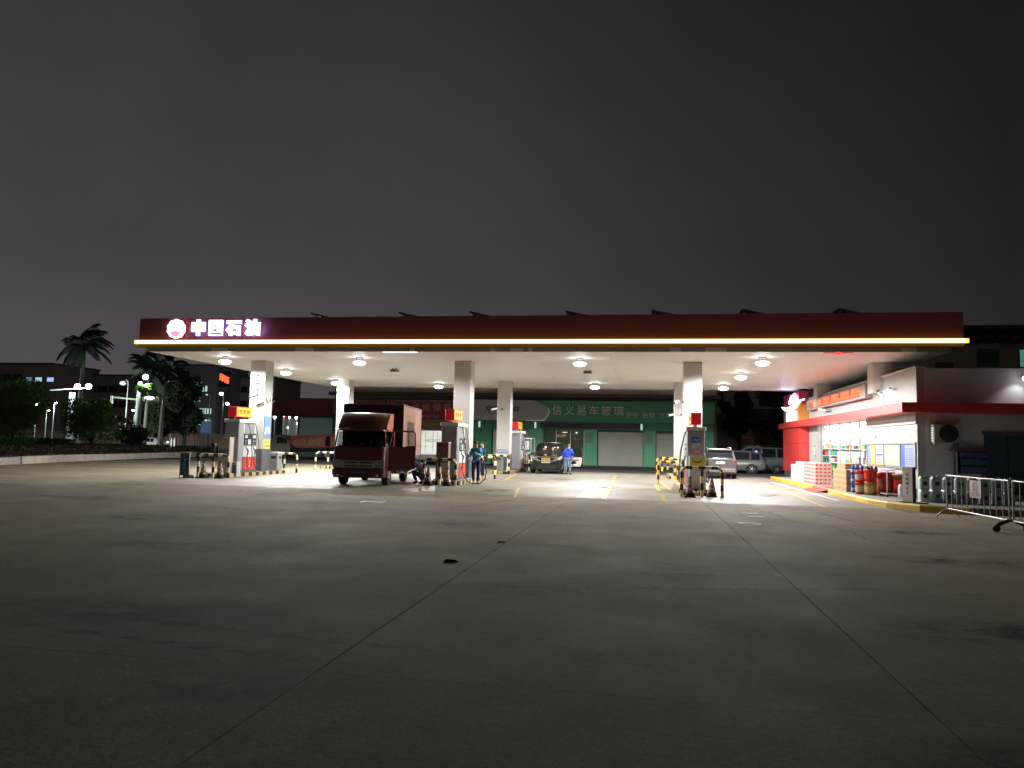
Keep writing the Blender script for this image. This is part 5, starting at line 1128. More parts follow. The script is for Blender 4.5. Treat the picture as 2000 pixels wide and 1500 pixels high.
# silver SUV, rear to camera
C2, rg = car('suv', 'silver sport utility vehicle seen from behind beside the right pump', 'car', (4.12, 44.9, 0), R(180), 4.6, 1.86, 1.68, SVP, 'suv')
y1 = 2.3
for s in (-1, 1):
    q = MB(); q.rbox(min(s*.50, s*.86), max(s*.50, s*.86), y1-.16, y1-.02, .92, 1.06, .03); q.build('tail_light', mat('tail_red', (.35, .06, .06), .2, coat=.5), C2)
    q = MB(); q.tube([(s*.64, -.9, 1.66), (s*.66, -.6, 1.73), (s*.66, 1.1, 1.73), (s*.64, 1.5, 1.66)], .022, 6); q.build('roof_rail', LGREY, C2)
    q = MB(); q.box(min(s*.55, s*.75), max(s*.55, s*.75), y1+.0, y1+.02, .42, .46); q.build('reflector', REDP, C2)
plate_(C2, 'number_plate', -.24, .24, y1+.02, .82, .96, mat('plate_white', (.72, .74, .8), .4), 1, mat('plate_ink_blue', (.25, .32, .5), .5))
q = MB(); q.box(-.40, .40, y1-.01, y1+.02, .985, 1.01); q.build('chrome_strip', CHROME, C2); q = MB(); q.rbox(-.80, .80, y1-.15, y1+.04, .40, .58, .04); q.build('bumper_skirt', mat('skirt_grey', (.2, .2, .2), .5), C2)
q = MB(); q.box(-.55, .55, y1+.041, y1+.05, .44, .47); q.build('bumper_trim', CHROME, C2)
q = MB(); q.rbox(-.62, .62, y1-.50, y1-.30, 1.60, 1.66, .03); q.build('spoiler', SVP, C2)
# pale people carrier and van side on, in the dim yard
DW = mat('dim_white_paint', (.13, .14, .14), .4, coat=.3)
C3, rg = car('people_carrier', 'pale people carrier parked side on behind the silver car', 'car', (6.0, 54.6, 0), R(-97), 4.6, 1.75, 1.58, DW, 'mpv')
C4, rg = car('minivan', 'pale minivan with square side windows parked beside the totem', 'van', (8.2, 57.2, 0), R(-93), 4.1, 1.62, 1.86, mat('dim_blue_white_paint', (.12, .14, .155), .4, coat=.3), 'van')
# orange tipper lorry and white box truck beyond the forecourt
t = thing('tipper_lorry', 'orange tipper lorry with sloping ribbed body parked by the red shed', 'truck', (-29.2, 59.0, 0), R(3))
OB = mat('tipper_orange', (.26, .09, .05), .6, var=.15)
q = MB(); q.prism([(.6, .95), (5.2, 1.15), (5.3, 2.25), (.2, 1.95), (0, 1.4)], -1.1, 1.1, 'y'); tb = q.build('tipper_body', OB, t)
for i, (a, b_) in enumerate(((.35, 1.5), (1.7, 3.0), (3.2, 4.2), (4.4, 5.1))):
    q = MB(); q.prism([(a, 1.12+.03*i), (b_, 1.18+.03*i), (b_-.1, 1.75+.10*i), (a, 1.6+.10*i)], -1.13, -1.101, 'y'); q.build('body_panel', mat('tipper_pale', (.34, .18, .12), .6, var=.2), t)
q = MB(); q.prism([(-1.9, .5), (0, .5), (0, 1.45), (-.9, 2.0), (-1.2, 1.95), (-1.9, 1.25)], -.95, .95, 'y'); q.build('cab', mat('tipper_cab', (.20, .21, .17), .5), t)
q = MB(); q.prism([(-1.15, 1.28), (-.25, 1.28), (-.25, 1.65), (-.85, 1.85), (-1.1, 1.8)], -.965, -.951, 'y'); q.build('side_window', BLACK, t); q = MB(); q.box(-.5, 5.2, -.8, .8, .62, .92); q.build('chassis', BLACK, t)
for x, y in ((-1.1, -.8), (-1.1, .8), (3.3, -.8), (3.3, .8), (4.4, -.8)):
    w_ = wheel(t, y, x, .45, .25, rim=GREYM); w_.location = (x, y, .45); w_.rotation_euler = (0, 0, R(90))
t = thing('box_truck', 'white box truck with closed rear doors seen beyond the middle pump', 'truck', (-15.3, 52, 0), R(2)); t.scale = (.72, .72, .72)
WB = mat('container_white', (.80, .84, .77), .5, var=.06)
q = MB(); q.box(-1.25, 1.22, .06, 6, 1.20, 3.45); q.build('box', WB, t)
for i in (0, 1):
    q = MB(); x0 = -1.2+1.21*i; q.box(x0, x0+1.19, .0, .058, 1.25, 3.38); d_ = q.build('rear_door', WB, t)
    for xx in (.35, .8): 
        q = MB(); q.tube([(x0+xx, -.03, 1.25), (x0+xx, -.03, 3.38)], .022, 6); q.box(x0+xx-.05, x0+xx+.16, -.05, -.03, 1.85, 1.92); q.build('lock_rod', GREYM, d_)
    q = MB()
    for z in (1.45, 2.9): q.box(x0+1.19*i-.0, x0+1.19*i+.14*(1-2*i)*(-1 if i else 1)*(1 if not i else -1)+.001, -.02, -.001, z, z+.06)
text('letter', 'WCSOT.', .42, mat('ink_teal', (.06, .16, .16), .5), t, (.42, -.035, 2.45), depth=.004, bold=.0)
q = MB(); q.box(-1.27, 1.25, -.03, .2, 1.08, 1.19); q.build('sill', WPR, t); q = MB(); q.box(-1.0, 1.0, .1, 5.8, .7, 1.07); q.box(-1.1, 1.1, .0, .09, .55, .7); q.build('chassis', DGREY, t)
for s in (-1, 1):
    for y in (1.4,): wheel(t, s*.9, y, .45, .3, rim=GREYM)
q = MB(); q.tube([(1.42, .2, 1.6), (1.50, .2, 3.3)], .04, 6); q.tube([(1.62, .2, 1.6), (1.70, .2, 3.3)], .04, 6); q.box(1.26, 1.75, .15, .25, 1.5, 1.6); q.box(1.26, 1.75, .15, .25, 3.3, 3.4); q.build('ladder', WPR, t)
# dark utility cart by the rear middle island
t = thing('service_cart', 'dim glazed service cart standing between the column and the black car', 'cart', (-8.3, 50.0, 0))
CG = mat('cart_grey', (.28, .30, .26), .6, var=.15)
q = MB(); q.box(-.55, .75, 0, 1.6, .55, 1.15); q.build('body', CG, t); q = MB(); q.box(-.6, .8, -.05, 1.65, 2.02, 2.10); q.build('roof', mat('cart_roof', (.5, .52, .48), .5), t)
for x in (-.52, .05, .72): q = MB(); q.tube([(x, .0, 1.15), (x, .0, 2.02)], .025, 6); q.tube([(x, 1.6, 1.15), (x, 1.6, 2.02)], .025, 6); q.build('post', LGREY, t)
q = MB(); q.box(.15, .6, -.01, .0, 1.3, 1.9); q.build('notice', mat('paper_grey', (.5, .5, .5), .6), t)
for x, y in ((-.5, .2), (.7, .2), (-.5, 1.4), (.7, 1.4)): wheel(t, x, y, .28, .12)
# ================================================================ people
SKIN = mat('skin', (.42, .24, .16), .55); HAIR = mat('black_hair', (.012, .010, .010), .6); SHOE = mat('dark_shoe', (.03, .028, .028), .6)
def skinmesh(name, verts, edges, root, m, par, sub=1):
    """verts: {key: (pos, radius)} grown into one continuous surface"""
    ks = list(verts); me = bpy.data.meshes.new(name); me.from_pydata([verts[k][0] for k in ks], [(ks.index(a), ks.index(b)) for a, b in edges], [])
    o = bpy.data.objects.new(name, me); col.objects.link(o)
    md = o.modifiers.new('skin', 'SKIN'); md.use_smooth_shade = True
    for i, k in enumerate(ks):
        r_ = verts[k][1]; r_ = (r_, r_) if not isinstance(r_, tuple) else r_
        me.skin_vertices[0].data[i].radius = r_; me.skin_vertices[0].data[i].use_root = (k == root)
    s_ = o.modifiers.new('sub', 'SUBSURF'); s_.levels = s_.render_levels = sub
    bpy.context.view_layer.update(); m2 = bpy.data.meshes.new_from_object(o.evaluated_get(bpy.context.evaluated_depsgraph_get()))
    bpy.data.objects.remove(o); m2.name = name; m2.materials.clear(); m2.materials.append(m)
    for p in m2.polygons: p.use_smooth = True
    n_ = bpy.data.objects.new(name, m2); col.objects.link(n_)
    if par is not None: n_.parent = par
    return n_
STAND = dict(pel=(0, 0, .93), wai=(0, 0, 1.08), che=(0, 0, 1.30), nec=(0, 0, 1.45), hea=(0, -.02, 1.56), top=(0, -.01, 1.64),
    sL=(.18, 0, 1.38), eL=(.24, .02, 1.10), wL=(.25, -.06, .86), sR=(-.18, 0, 1.38), eR=(-.24, .02, 1.10), wR=(-.25, -.06, .86),
    hL=(.10, 0, .88), kL=(.11, -.02, .48), aL=(.11, .02, .09), fL=(.12, -.15, .035), hR=(-.10, 0, .88), kR=(-.11, -.02, .48), aR=(-.11, .02, .09), fR=(-.12, -.15, .035))
def person(label, loc, rz, pose, shirt, pants, group=None, sleeves=True, hair=HAIR, look=(0, -1, 0), hood=False, vest=None, legs2=None):
    J = dict(STAND); J.update(pose); J = {k: Vector(v) for k, v in J.items()}
    t = thing('person', label, 'person', loc, rz, group)
    V = dict(pel=(J['pel'], (.11, .085)), wai=(J['wai'], (.10, .075)), che=(J['che'], (.105, .07)), nec=(J['nec'], .045), hea=(J['hea'], (.075, .088)), top=(J['top'], (.066, .075)))
    E_ = [('pel', 'wai'), ('wai', 'che'), ('che', 'nec'), ('nec', 'hea'), ('hea', 'top')]
    for s in 'LR':
        V['s'+s] = (J['s'+s], .042); V['e'+s] = (J['e'+s], .038); V['w'+s] = (J['w'+s], .026)
        V['h'+s] = (J['h'+s], .085); V['k'+s] = (J['k'+s], .055); V['a'+s] = (J['a'+s], .036); V['f'+s] = (J['f'+s], .035)
        E_ += [('che', 's'+s), ('s'+s, 'e'+s), ('e'+s, 'w'+s), ('pel', 'h'+s), ('h'+s, 'k'+s), ('k'+s, 'a'+s), ('a'+s, 'f'+s)]
        d = (J['w'+s]-J['e'+s]).normalized(); sd = d.cross(Vector((1, 0, 0) if abs(d.x) < .8 else (0, 0, 1))).normalized(); nn = d.cross(sd)
        V['p'+s] = (J['w'+s]+d*.055, (.036, .018)); E_.append(('w'+s, 'p'+s))
        for i in range(4):
            off = (i-1.5)*.019; ln_ = (.060, .072, .068, .052)[i]; b0 = J['w'+s]+d*.085+sd*off; b1 = b0+d*ln_*.55+nn*.012; b2 = b0+d*ln_*.85+nn*.034
            V['q%d%s' % (i, s)] = (b0, .0095); V['r%d%s' % (i, s)] = (b1, .0085); V['t%d%s' % (i, s)] = (b2, .007)
            E_ += [('p'+s, 'q%d%s' % (i, s)), ('q%d%s' % (i, s), 'r%d%s' % (i, s)), ('r%d%s' % (i, s), 't%d%s' % (i, s))]
        V['u'+s] = (J['w'+s]+d*.045-sd*.042+nn*.01, .011); V['v'+s] = (J['w'+s]+d*.085-sd*.052+nn*.03, .009); E_ += [('w'+s, 'u'+s), ('u'+s, 'v'+s)]
    skinmesh('body', V, E_, 'pel', SKIN, t)
    S = dict(pel=(J['pel']+(J['wai']-J['pel'])*.05, (.155, .12)), wai=(J['wai'], (.15, .115)), che=(J['che'], (.172, .128)), nec=(J['nec']-(J['nec']-J['che'])*.12, .068)); SE = [('pel', 'wai'), ('wai', 'che'), ('che', 'nec')]
    for s in 'LR': S['s'+s] = (J['s'+s], .080); S['e'+s] = (J['e'+s], .056); S['w'+s] = (J['w'+s]+(J['e'+s]-J['w'+s])*(.10 if sleeves else .85), .042); SE += [('che', 's'+s), ('s'+s, 'e'+s), ('e'+s, 'w'+s)]
    skinmesh('shirt', S, SE, 'wai', shirt, t)
    S = dict(pel=(J['pel'], (.145, .112))); SE = []
    for s in 'LR': S['h'+s] = (J['h'+s], .098); S['k'+s] = (J['k'+s], .072); S['a'+s] = (J['a'+s]+(J['k'+s]-J['a'+s])*.06, .058); SE += [('pel', 'h'+s), ('h'+s, 'k'+s), ('k'+s, 'a'+s)]
    skinmesh('trousers', S, SE, 'pel', pants, t)
    for s in 'LR':
        q = MB(); a, f = J['a'+s], J['f'+s]; q.tube([a+(a-f)*.25+Vector((0, 0, -.035)), a+Vector((0, 0, -.03)), (a+f)/2+Vector((0, 0, -.015)), f, f+(f-a)*.18], [.035, .048, .045, .040, .022], 8); q.build('shoe', SHOE, t)
    # head details
    lk = Vector(look).normalized(); upv = (J['top']-J['nec']).normalized(); hc = J['hea']+upv*.035; side = lk.cross(upv).normalized()
    q = MB(); vs = []; n_, m_ = 12, 7
    for j in range(m_+1):
        th = math.pi/2*j/m_*1.15
        for i in range(n_):
            a = 2*math.pi*i/n_; back = .5-.5*math.cos(a); th2 = th*(.62+.55*back)
            vs.append(hc+upv*.035 + upv*.098*math.cos(th2) + (lk*math.cos(a)+side*math.sin(a))*.090*math.sin(th2)*1.0)
    q.add(vs, [(j*n_+i, j*n_+(i+1) % n_, (j+1)*n_+(i+1) % n_, (j+1)*n_+i) for j in range(m_) for i in range(n_)], sm=True); q.build('hair', hair, t)
    q = MB(); q.sphere(hc+lk*.088-upv*.03, .012, .012, .018, 6, 4); q.sphere(hc+side*.078-upv*.02, .012, .016, .024, 6, 4); q.sphere(hc-side*.078-upv*.02, .012, .016, .024, 6, 4); q.build('nose_and_ears', SKIN, t)
    q = MB()
    for s in (-1, 1): q.sphere(hc+lk*.082+side*.03*s+upv*.002, .009, .009, .005, 6, 4)
    q.tube([hc+lk*.084-side*.022-upv*.062, hc+lk*.086+side*.022-upv*.062], .004, 4); q.build('eyes_and_mouth', BLACK, t)
    if hood: q = MB(); q.sphere(J['nec']+Vector((0, .06, -.03)), .10, .07, .08, 10, 6); q.build('hood', shirt, t)
    if vest: q = MB(); q.sphere(J['che']+lk*.105-upv*.02, .05, .02, .045, 8, 5); q.build('chest_badge', vest, t)
    return t, J
BL1 = mat('uniform_cyan', (.03, .26, .42), .7, var=.1, vscale=8); NV = mat('uniform_navy', (.015, .03, .13), .75, var=.1, vscale=8)
RBL = mat('jacket_royal_blue', (.02, .07, .62), .6, var=.1, vscale=8); JEAN = mat('faded_jeans', (.16, .22, .34), .8, var=.2, vscale=12); PBL = mat('shirt_soft_blue', (.14, .24, .52), .75, var=.1, vscale=8)
NS = mat('shirt_dark_navy', (.012, .02, .09), .75)
# attendant beside the middle pump, looking back towards the truck, hose in hand
A_, J = person('attendant in cyan blue jacket and navy trousers holding a fuel hose by the middle pump', (-6.62, 29.15, 0), R(12),
    dict(che=(0, .0, 1.30), hea=(-.02, -.03, 1.57), top=(-.02, -.03, 1.65), eR=(-.24, .03, 1.13), wR=(-.27, -.19, 1.04), eL=(.21, .07, 1.14), wL=(.05, -.24, 1.20), kL=(.10, -.03, .48), aL=(.08, .05, .09), fL=(.10, -.12, .035), aR=(-.08, -.02, .09), fR=(-.12, -.19, .035)),
    BL1, NV, look=(-.45, -.85, -.05), vest=mat('badge_dark', (.03, .10, .12), .6))
t = thing('fuel_hose', 'black fuel hose looping from the attendant down to the ground and back to the pump', 'hose', (-6.62, 29.15, 0), R(12))
q = MB(); q.tube([(-.02, -.22, 1.28), (.08, -.27, 1.19), (.22, -.26, 1.05), (.36, -.2, .80), (.42, -.15, .50), (.36, -.1, .22), (.20, -.05, .04), (-.02, .05, .03), (-.25, .1, .05), (-.48, .15, .30), (-.6, .2, .7)], .02, 8); q.build('hose', HOSE, t)
q = MB(); q.tube([(.08, -.27, 1.19), (.0, -.30, 1.26), (-.08, -.31, 1.27)], [.03, .026, .012], 7); q.build('nozzle', mat('nozzle_grey', (.25, .25, .26), .4, .4), t)
person('person in dark navy top behind the attendant, facing left', (-7.5, 34.4, 0), R(-60), dict(che=(0, -.02, 1.30), hea=(0, -.04, 1.56)), NS, mat('trousers_black', (.012, .012, .018), .8), look=(0, -1, -.1), sleeves=False)
# crouching driver beside the truck
person('crouching person in soft blue shirt bent beside the red truck', (-8.72, 28.35, 0), R(-118),
    dict(pel=(0, .24, .30), wai=(0, .22, .48), che=(0, .08, .70), nec=(0, -.08, .79), hea=(0, -.20, .80), top=(0, -.28, .80), sL=(.18, .02, .72), sR=(-.18, .02, .72), eL=(.22, -.38, .52), eR=(-.20, -.38, .50), wL=(.16, -.58, .46), wR=(-.12, -.58, .42),
         hL=(.11, .12, .34), hR=(-.11, .12, .34), kL=(.17, -.22, .50), kR=(-.15, -.20, .46), aL=(.14, .02, .09), aR=(-.14, .04, .09), fL=(.15, -.14, .035), fR=(-.15, -.12, .035)),
    PBL, NV, look=(0, -.7, -.6))
person('person in royal blue hooded jacket and jeans, back turned, at the open car door', (-4.25, 42.3, 0), R(165), dict(hea=(0, -.06, 1.56), top=(.0, -.06, 1.64), eL=(.27, -.06, 1.14), wL=(.20, -.26, 1.05), eR=(-.27, -.06, 1.14), wR=(-.18, -.26, 1.02), aL=(.13, .02, .09), aR=(-.10, .06, .09)), RBL, JEAN, look=(0, -1, -.3), hair=mat('greying_hair', (.12, .10, .09), .8), hood=True)
person('person in blue jacket leaning into the black people carrier', (-4.62, 42.95, 0), R(70), dict(wai=(0, -.02, 1.06), che=(0, -.16, 1.22), nec=(0, -.28, 1.31), hea=(0, -.38, 1.36), top=(0, -.45, 1.39), sL=(.18, -.18, 1.28), sR=(-.18, -.18, 1.28), eL=(.22, -.36, 1.06), eR=(-.22, -.36, 1.06), wL=(.16, -.52, .98), wR=(-.16, -.52, .98)), RBL, JEAN, look=(0, -1, -.4))
# ================================================================ buildings behind
GRN = mat('green_shopfront', (.10, .40, .21), .55, var=.12, vscale=1.5); GRND = mat('green_dark', (.04, .22, .12), .6, var=.12)
BEI = mat('beige_upper_wall', (.78, .68, .50), .85, var=.2, vscale=.8); SHUT = mat('roller_shutter', (.42, .44, .36), .6, var=.1, vscale=1)
B1 = thing('shop_row', 'long two storey shop row with green glass shop signboards behind the pumps', 'building', (0, 60, 0))
def s1(name, m, *a, par=B1): q = MB(); q.box(*a); return q.build(name, m, par)
s1('upper_wall', BEI, -26.4, 5.6, .4, 14, 5.80, 9.2); s1('eave', mat('eave_brown', (.10, .07, .05), .8), -26.6, 5.8, -.35, .39, 5.50, 5.78)
s1('wall', mat('back_wall_dark', (.16, .15, .13), .8), -26.4, 5.6, .6, 14, 0, 5.49)
for i in range(14):
    x = -25.5+2.32*i
    w_ = s1('window', mat('window_frame_dull', (.20, .17, .14), .7), x, x+1.25, .34, .399, 6.30, 7.5); s1('pane', mat('dark_pane', (.02, .022, .022), .15), x+.08, x+1.17, .325, .339, 6.38, 7.45, par=w_); s1('sill', BEI, x-.08, x+1.33, .26, .399, 6.20, 6.295, par=w_)
# green frontage
s1('green_signboard', GRN, -9.1, 5.35, -.15, .1, 3.60, 5.26); s1('grey_signboard', mat('sign_grey', (.56, .60, .58), .5), -15.4, -9.15, -.18, .1, 3.60, 5.26)
q = MB(); q.prism([(-9.149, 3.60), (-8.0, 3.60), (-7.6, 4.3), (-7.75, 4.7), (-8.9, 5.26), (-9.149, 5.26)], -.20, -.151, 'y'); q.build('grey_signboard_tip', mat('sign_grey', (.56, .60, .58), .5), B1)
q = MB(); q.tube([(-9.6, -.22, 3.62), (-8.0, -.22, 3.62), (-7.6, -.22, 4.3), (-7.72, -.22, 4.65)], .035, 6); q.build('sign_edge_lamp', mat('edge_white', (.8, .8, .78), .4, emis=(1, 1, 1), es=.12), B1)
s1('green_fascia', GRND, -15.4, 5.3, -.05, .3, 2.95, 3.59)
s1('recess_box', BLACK, -8.3, -.1, -.08, -.051, 3.02, 3.50)
for x0, x1 in ((-15.4, -14.9), (-15.2, -12.4), (-9.25, -8.2), (-4.75, -3.75), (-.10, .85), (4.4, 5.3)): s1('pilaster', GRN if x0 > -15 else GRND, x0, x1, -.05, .5, 0.001, 2.949)
for x in (-4.4, .3): s1('pilaster_box', mat('green_pale', (.10, .24, .15), .5), x-.28, x+.28, -.09, -.051, 1.9, 2.72)
LBAR = glow('wall_bar_light', (.75, .85, .78), .75)
for i, x in enumerate((-13.4, -8.75, -.45+.2, 4.2)):
    t = thing('wall_lamp', 'slim upright white wall lamp on the green shopfront, %s from the left' % order[i], 'wall lamp', (x, 59.94, 3.22), 0, 'slim lamps on the green shopfront')
    q = MB(); q.box(-.10, .10, -.06, -.001, -.26, .30); q.build('back_plate', GRN, t); q = MB(); q.box(-.07, .07, -.12, -.061, -.22, .26); q.build('diffuser', LBAR, t)
def shutter(x0, x1, z1, par=B1, y=.25, z0=0.05, m=SHUT, st=.11):
    q = MB(); q.box(x0, x1, y, y+.05, z0, z1); s_ = q.build('roller_shutter', m, par)
    z = z0+.01
    q = MB()
    while z < z1-st: q.box(x0+.03, x1-.03, y-.018, y-.001, z, z+st*.8); z += st
    o = q.build('shutter_slats', m, s_); o['kind'] = 'stuff'
shutter(-12.3, -9.3, 2.9); shutter(-3.68, -.12, 2.80); shutter(.9, 4.35, 2.75)
s1('step', mat('dark_step', (.05, .05, .05), .8), -8.2, 5.4, -1.2, -.06, .001, .12)
# glazed showroom bay
s1('room_back', mat('room_olive', (.30, .30, .18), .7, emis=(.6, .62, .35), es=.035), -8.2, -4.76, .50, .56, .1, 2.9)
for x in (-8.2, -7.1, -5.95, -4.85): s1('mullion', LGREY, x, x+.06, .22, .27, .05, 2.9)
for x0, x1 in ((-8.13, -7.11), (-7.03, -5.96), (-5.88, -4.86)): s1('pane', glass('side_glass', (.8, .85, .85), .85), x0, x1, .235, .245, .05, 2.88)
s1('room_lamp', glow('room_white', (1, 1, .95), 3), -5.5, -5.38, .30, .36, 2.66, 2.74); s1('room_lamp', glow('room_white', (1, 1, .95), 3), -6.6, -6.2, .42, .44, 2.70, 2.73)
text('letter', '24小时', .26, glow('room_orange', (1, .55, .35), .9), B1, (-6.7, .44, 2.42), depth=.01)
s1('lit_disc', mat('disc_white', (.5, .5, .45), .5), -5.75, -5.5, .42, .46, 2.15, 2.35)
LT = mat('sign_letter_pale', (.88, .90, .82), .5)
for i, ch in enumerate('信义易车玻璃'): text('letter', ch, .86, LT, B1, (-6.98+.985*i, -.17, 4.42), depth=.03, bold=0)
for i, ch in enumerate('更换贴膜汽车用品'): text('small_letter', ch, .46, LT, B1, (-1.25+.50*i+(.28*(i//2)), -.17, 4.15), depth=.02)
text('letter', 'XINYI GLASS', .52, BLACK, B1, (-11.5, -.20, 4.52), depth=.02, bold=.016, sx=.95)
text('letter', '施工区', .44, LT, B1, (-10.9, -.08, 3.26), depth=.02, sx=1.3)
# red frontage left of it
RS = mat('maroon_sign', (.34, .05, .06), .6, var=.12)
s1('maroon_signboard', RS, -21.3, -15.7, -.15, .1, 3.50, 5.05); s1('grey_sign_frame', mat('pale_frame', (.35, .35, .32), .6), -21.45, -15.55, -.10, .09, 3.42, 5.15)
s1('old_signboard', mat('tan_sign', (.28, .20, .10), .7, var=.2), -26.3, -21.6, -.10, .1, 3.9, 5.1)
for i, ch in enumerate('汽车维修保养'): text('letter', ch, .72, mat('letter_grey_white', (.5, .48, .46), .5), B1, (-20.75+.92*i, -.17, 4.52), depth=.02)
text('small_letter', '钣金喷漆 快速保养 轮胎', .30, mat('letter_grey_white', (.5, .48, .46), .5), B1, (-18.4, -.17, 3.78), depth=.01)
s1('yellow_panel', mat('ochre_panel', (.35, .22, .05), .6), -21.3, -15.7, 0, .2, 3.0, 3.38); shutter(-21.2, -18.6, 2.95, y=.3, m=mat('dull_shutter', (.2, .2, .19), .6)); shutter(-18.4, -15.8, 2.95, y=.3, m=mat('dull_shutter', (.2, .2, .19), .6))
shutter(-26, -21.6, 3.4, y=.3, m=mat('dull_shutter', (.2, .2, .19), .6))
# dark open patch between
# low maroon shed at the far left with lit green shutter
B2 = thing('red_shed', 'low dark maroon shed with a pale green lit shutter behind the left pump', 'building', (0, 62, 0))
MR = mat('maroon_cladding', (.34, .09, .11), .7, var=.15, vscale=.7)
for i in range(7): s1('cladding_panel', MR, -33.4+.95*i, -33.4+.95*i+.94, 0, .12, 3.85, 5.25, par=B2)
s1('wall', mat('shed_wall', (.13, .12, .12), .8), -30.5, -26.8, .13, 6, 0, 3.84, par=B2); s1('roof', mat('shed_wall', (.13, .12, .12), .8), -33.4, -26.8, .13, 6, 3.85, 5.2, par=B2)
q = MB(); q.box(-30.3, -27.2, .06, .12, .1, 3.6); sh_ = q.build('roller_shutter', mat('pale_green_shutter', (.24, .36, .30), .6, emis=(.4, .62, .5), es=.04), B2)
q = MB()
for k in range(22): q.box(-30.27, -27.23, .04, .059, .12+.158*k, .12+.158*k+.13)
q.build('shutter_slats', mat('pale_green_shutter', (.24, .36, .30), .6, emis=(.4, .62, .5), es=.04), sh_)['kind'] = 'stuff'
s1('eave', DGREY, -33.6, -26.7, -.3, .0, 3.66, 3.84, par=B2)
s1('parapet_cap', mat('shed_cap', (.22, .12, .12), .7), -33.5, -26.7, -.05, .2, 5.251, 5.33, par=B2)
# low buildings and pale lit wall beyond the pale cars
B3 = thing('yard_building', 'dim brown house with an orange lit balcony behind the parked pale cars', 'building', (0, 72, 0))
HB = mat('house_brown', (.6, .46, .38), .85, var=.2)
s1('wall', HB, 5.2, 13.5, 0, 8, 0, 5.0, par=B3); s1('balcony', mat('balcony_orange', (.20, .10, .06), .8, emis=(1, .4, .15), es=.012), 8.6, 11.2, -1.0, -.01, 2.6, 3.6, par=B3); s1('balcony', mat('balcony_tan', (.16, .12, .08), .8), 8.2, 12.6, -1.4, -.01, 4.6, 5.4, par=B3)
for x in (5.7, 7.2, 9.0, 11.4):
    w_ = s1('window', DGREY, x, x+.9, -.06, -.001, 3.5+.0, 4.4, par=B3); s1('pane', mat('dark_pane', (.02, .022, .022), .15), x+.08, x+.82, -.075, -.061, 3.58, 4.32, par=w_)
s1('low_wall', mat('low_wall_grey', (.16, .18, .17), .8), 4.0, 14, -3, -2.8, 0, 2.0, par=B3)
s1('strip_light', glow('yard_light', (.9, 1, .95), 3), 9.0, 10.2, -2.98-.1, -3.01, 1.72, 1.84, par=B3)
B4 = thing('apartment_block', 'beige apartment block rising behind the shop at the right edge', 'building', (0, 60, 0))
AB = mat('apartment_beige', (.55, .50, .34), .85, var=.18, vscale=.5)
s1('wall', AB, 12.5, 40, 0, 12, 0, 10.2, par=B4); s1('ledge', mat('apartment_ledge', (.08, .06, .05), .8), 19, 40, -.5, -.01, 9.95, 10.2, par=B4); s1('tower', mat('apartment_tower', (.55, .52, .38), .8), 20.3, 22.6, -.3, 3, 10.201, 11.35, par=B4); s1('roof_edge', DGREY, 22.61, 40, 1, 6, 11.1, 11.45, par=B4); s1('roof_store', mat('roof_store', (.07, .05, .05), .8, var=.4), 22.61, 40, 1.5, 6, 10.201, 11.09, par=B4)
for i in range(9): s1('railing_block', mat('railing_pink', (.22, .14, .13), .8), 22.9+.9*i, 23.5+.9*i, -.4, -.2, 10.21, 10.5, par=B4)
for i, (x, z0, z1, w_) in enumerate(((14.6, 8.2, 9.2, 1.4), (17.2, 8.2, 9.2, 1.4), (19.4, 7.9, 8.1, .8), (21.3, 7.9, 8.5, 1.3), (24.2, 8.2, 9.5, 1.5), (27.0, 8.1, 9.5, 1.5), (29.8, 8.1, 9.5, 1.5))):
    f_ = s1('window', mat('window_frame_dull', (.20, .17, .14), .7), x, x+w_, -.06, -.001, z0, z1, par=B4); s1('pane', mat('green_pane', (.02, .05, .045), .2) if i != 5 else mat('green_pane_lit', (.03, .2, .15), .3, emis=(.2, .7, .55), es=.25), x+.07, x+w_-.07, -.075, -.061, z0+.07, z1-.07, par=f_)
B5 = thing('apartment_block', 'dark block between the green shop row and the station totem', 'building', (0, 84, 0))
s1('wall', mat('block_dark', (.6, .55, .55), .85, var=.2), 6, 24, 0, 10, 0, 9.4, par=B5)
for i in range(5):
    f_ = s1('window', DGREY, 7+2.6*i, 8.4+2.6*i, -.06, -.001, 6.4, 7.9, par=B5); s1('pane', mat('dark_pane', (.02, .022, .022), .15), 7.1+2.6*i, 8.3+2.6*i, -.075, -.061, 6.5, 7.8, par=f_)

# far buildings on the left
def block(name, label, x0, x1, y, h, m, rows=(), lit=None, dark=None, ww=1.1, steps=None):
    t = thing(name, label, 'building', (0, y, 0)); q = MB(); q.box(x0, x1, 0, 14, 0, h); q.build('wall', m, t)
    q = MB(); q.box(x0-.2, x1+.2, -.25, 14.2, h+.001, h+.35); q.build('roof', DGREY, t)
    for (z, a, b_, n_, mm) in rows:
        for i in range(n_):
            x = a+(b_-a)*i/n_; w_ = (b_-a)/n_*.86
            q = MB(); q.box(x, x+w_, -.12, -.001, z, z+1.5); f_ = q.build('window', DGREY, t)
            q = MB(); q.box(x+.08, x+w_-.08, -.16, -.121, z+.08, z+1.42); q.build('pane', mm, f_)
    return t
FD = mat('far_dark_wall', (.42, .38, .40), .9); FD2 = mat('far_brown_wall', (.50, .38, .34), .9); DP = mat('dark_pane', (.02, .022, .022), .15)
WL = glow('window_cool', (.55, .90, .78), .75); WL2 = glow('window_cool_dim', (.40, .68, .58), .35); WLB = glow('window_blue', (.35, .55, 1), 1.0); WLB2 = glow('window_pale_blue', (.5, .75, 1), .8)
t = block('office_block', 'long dark block with three bluish lit windows behind the left trees', -150, -126, 140, 16.6, FD2, [(13.0, -146, -133, 5, DP), (9.5, -146, -128, 7, DP), (5.5, -146, -128, 7, DP)])
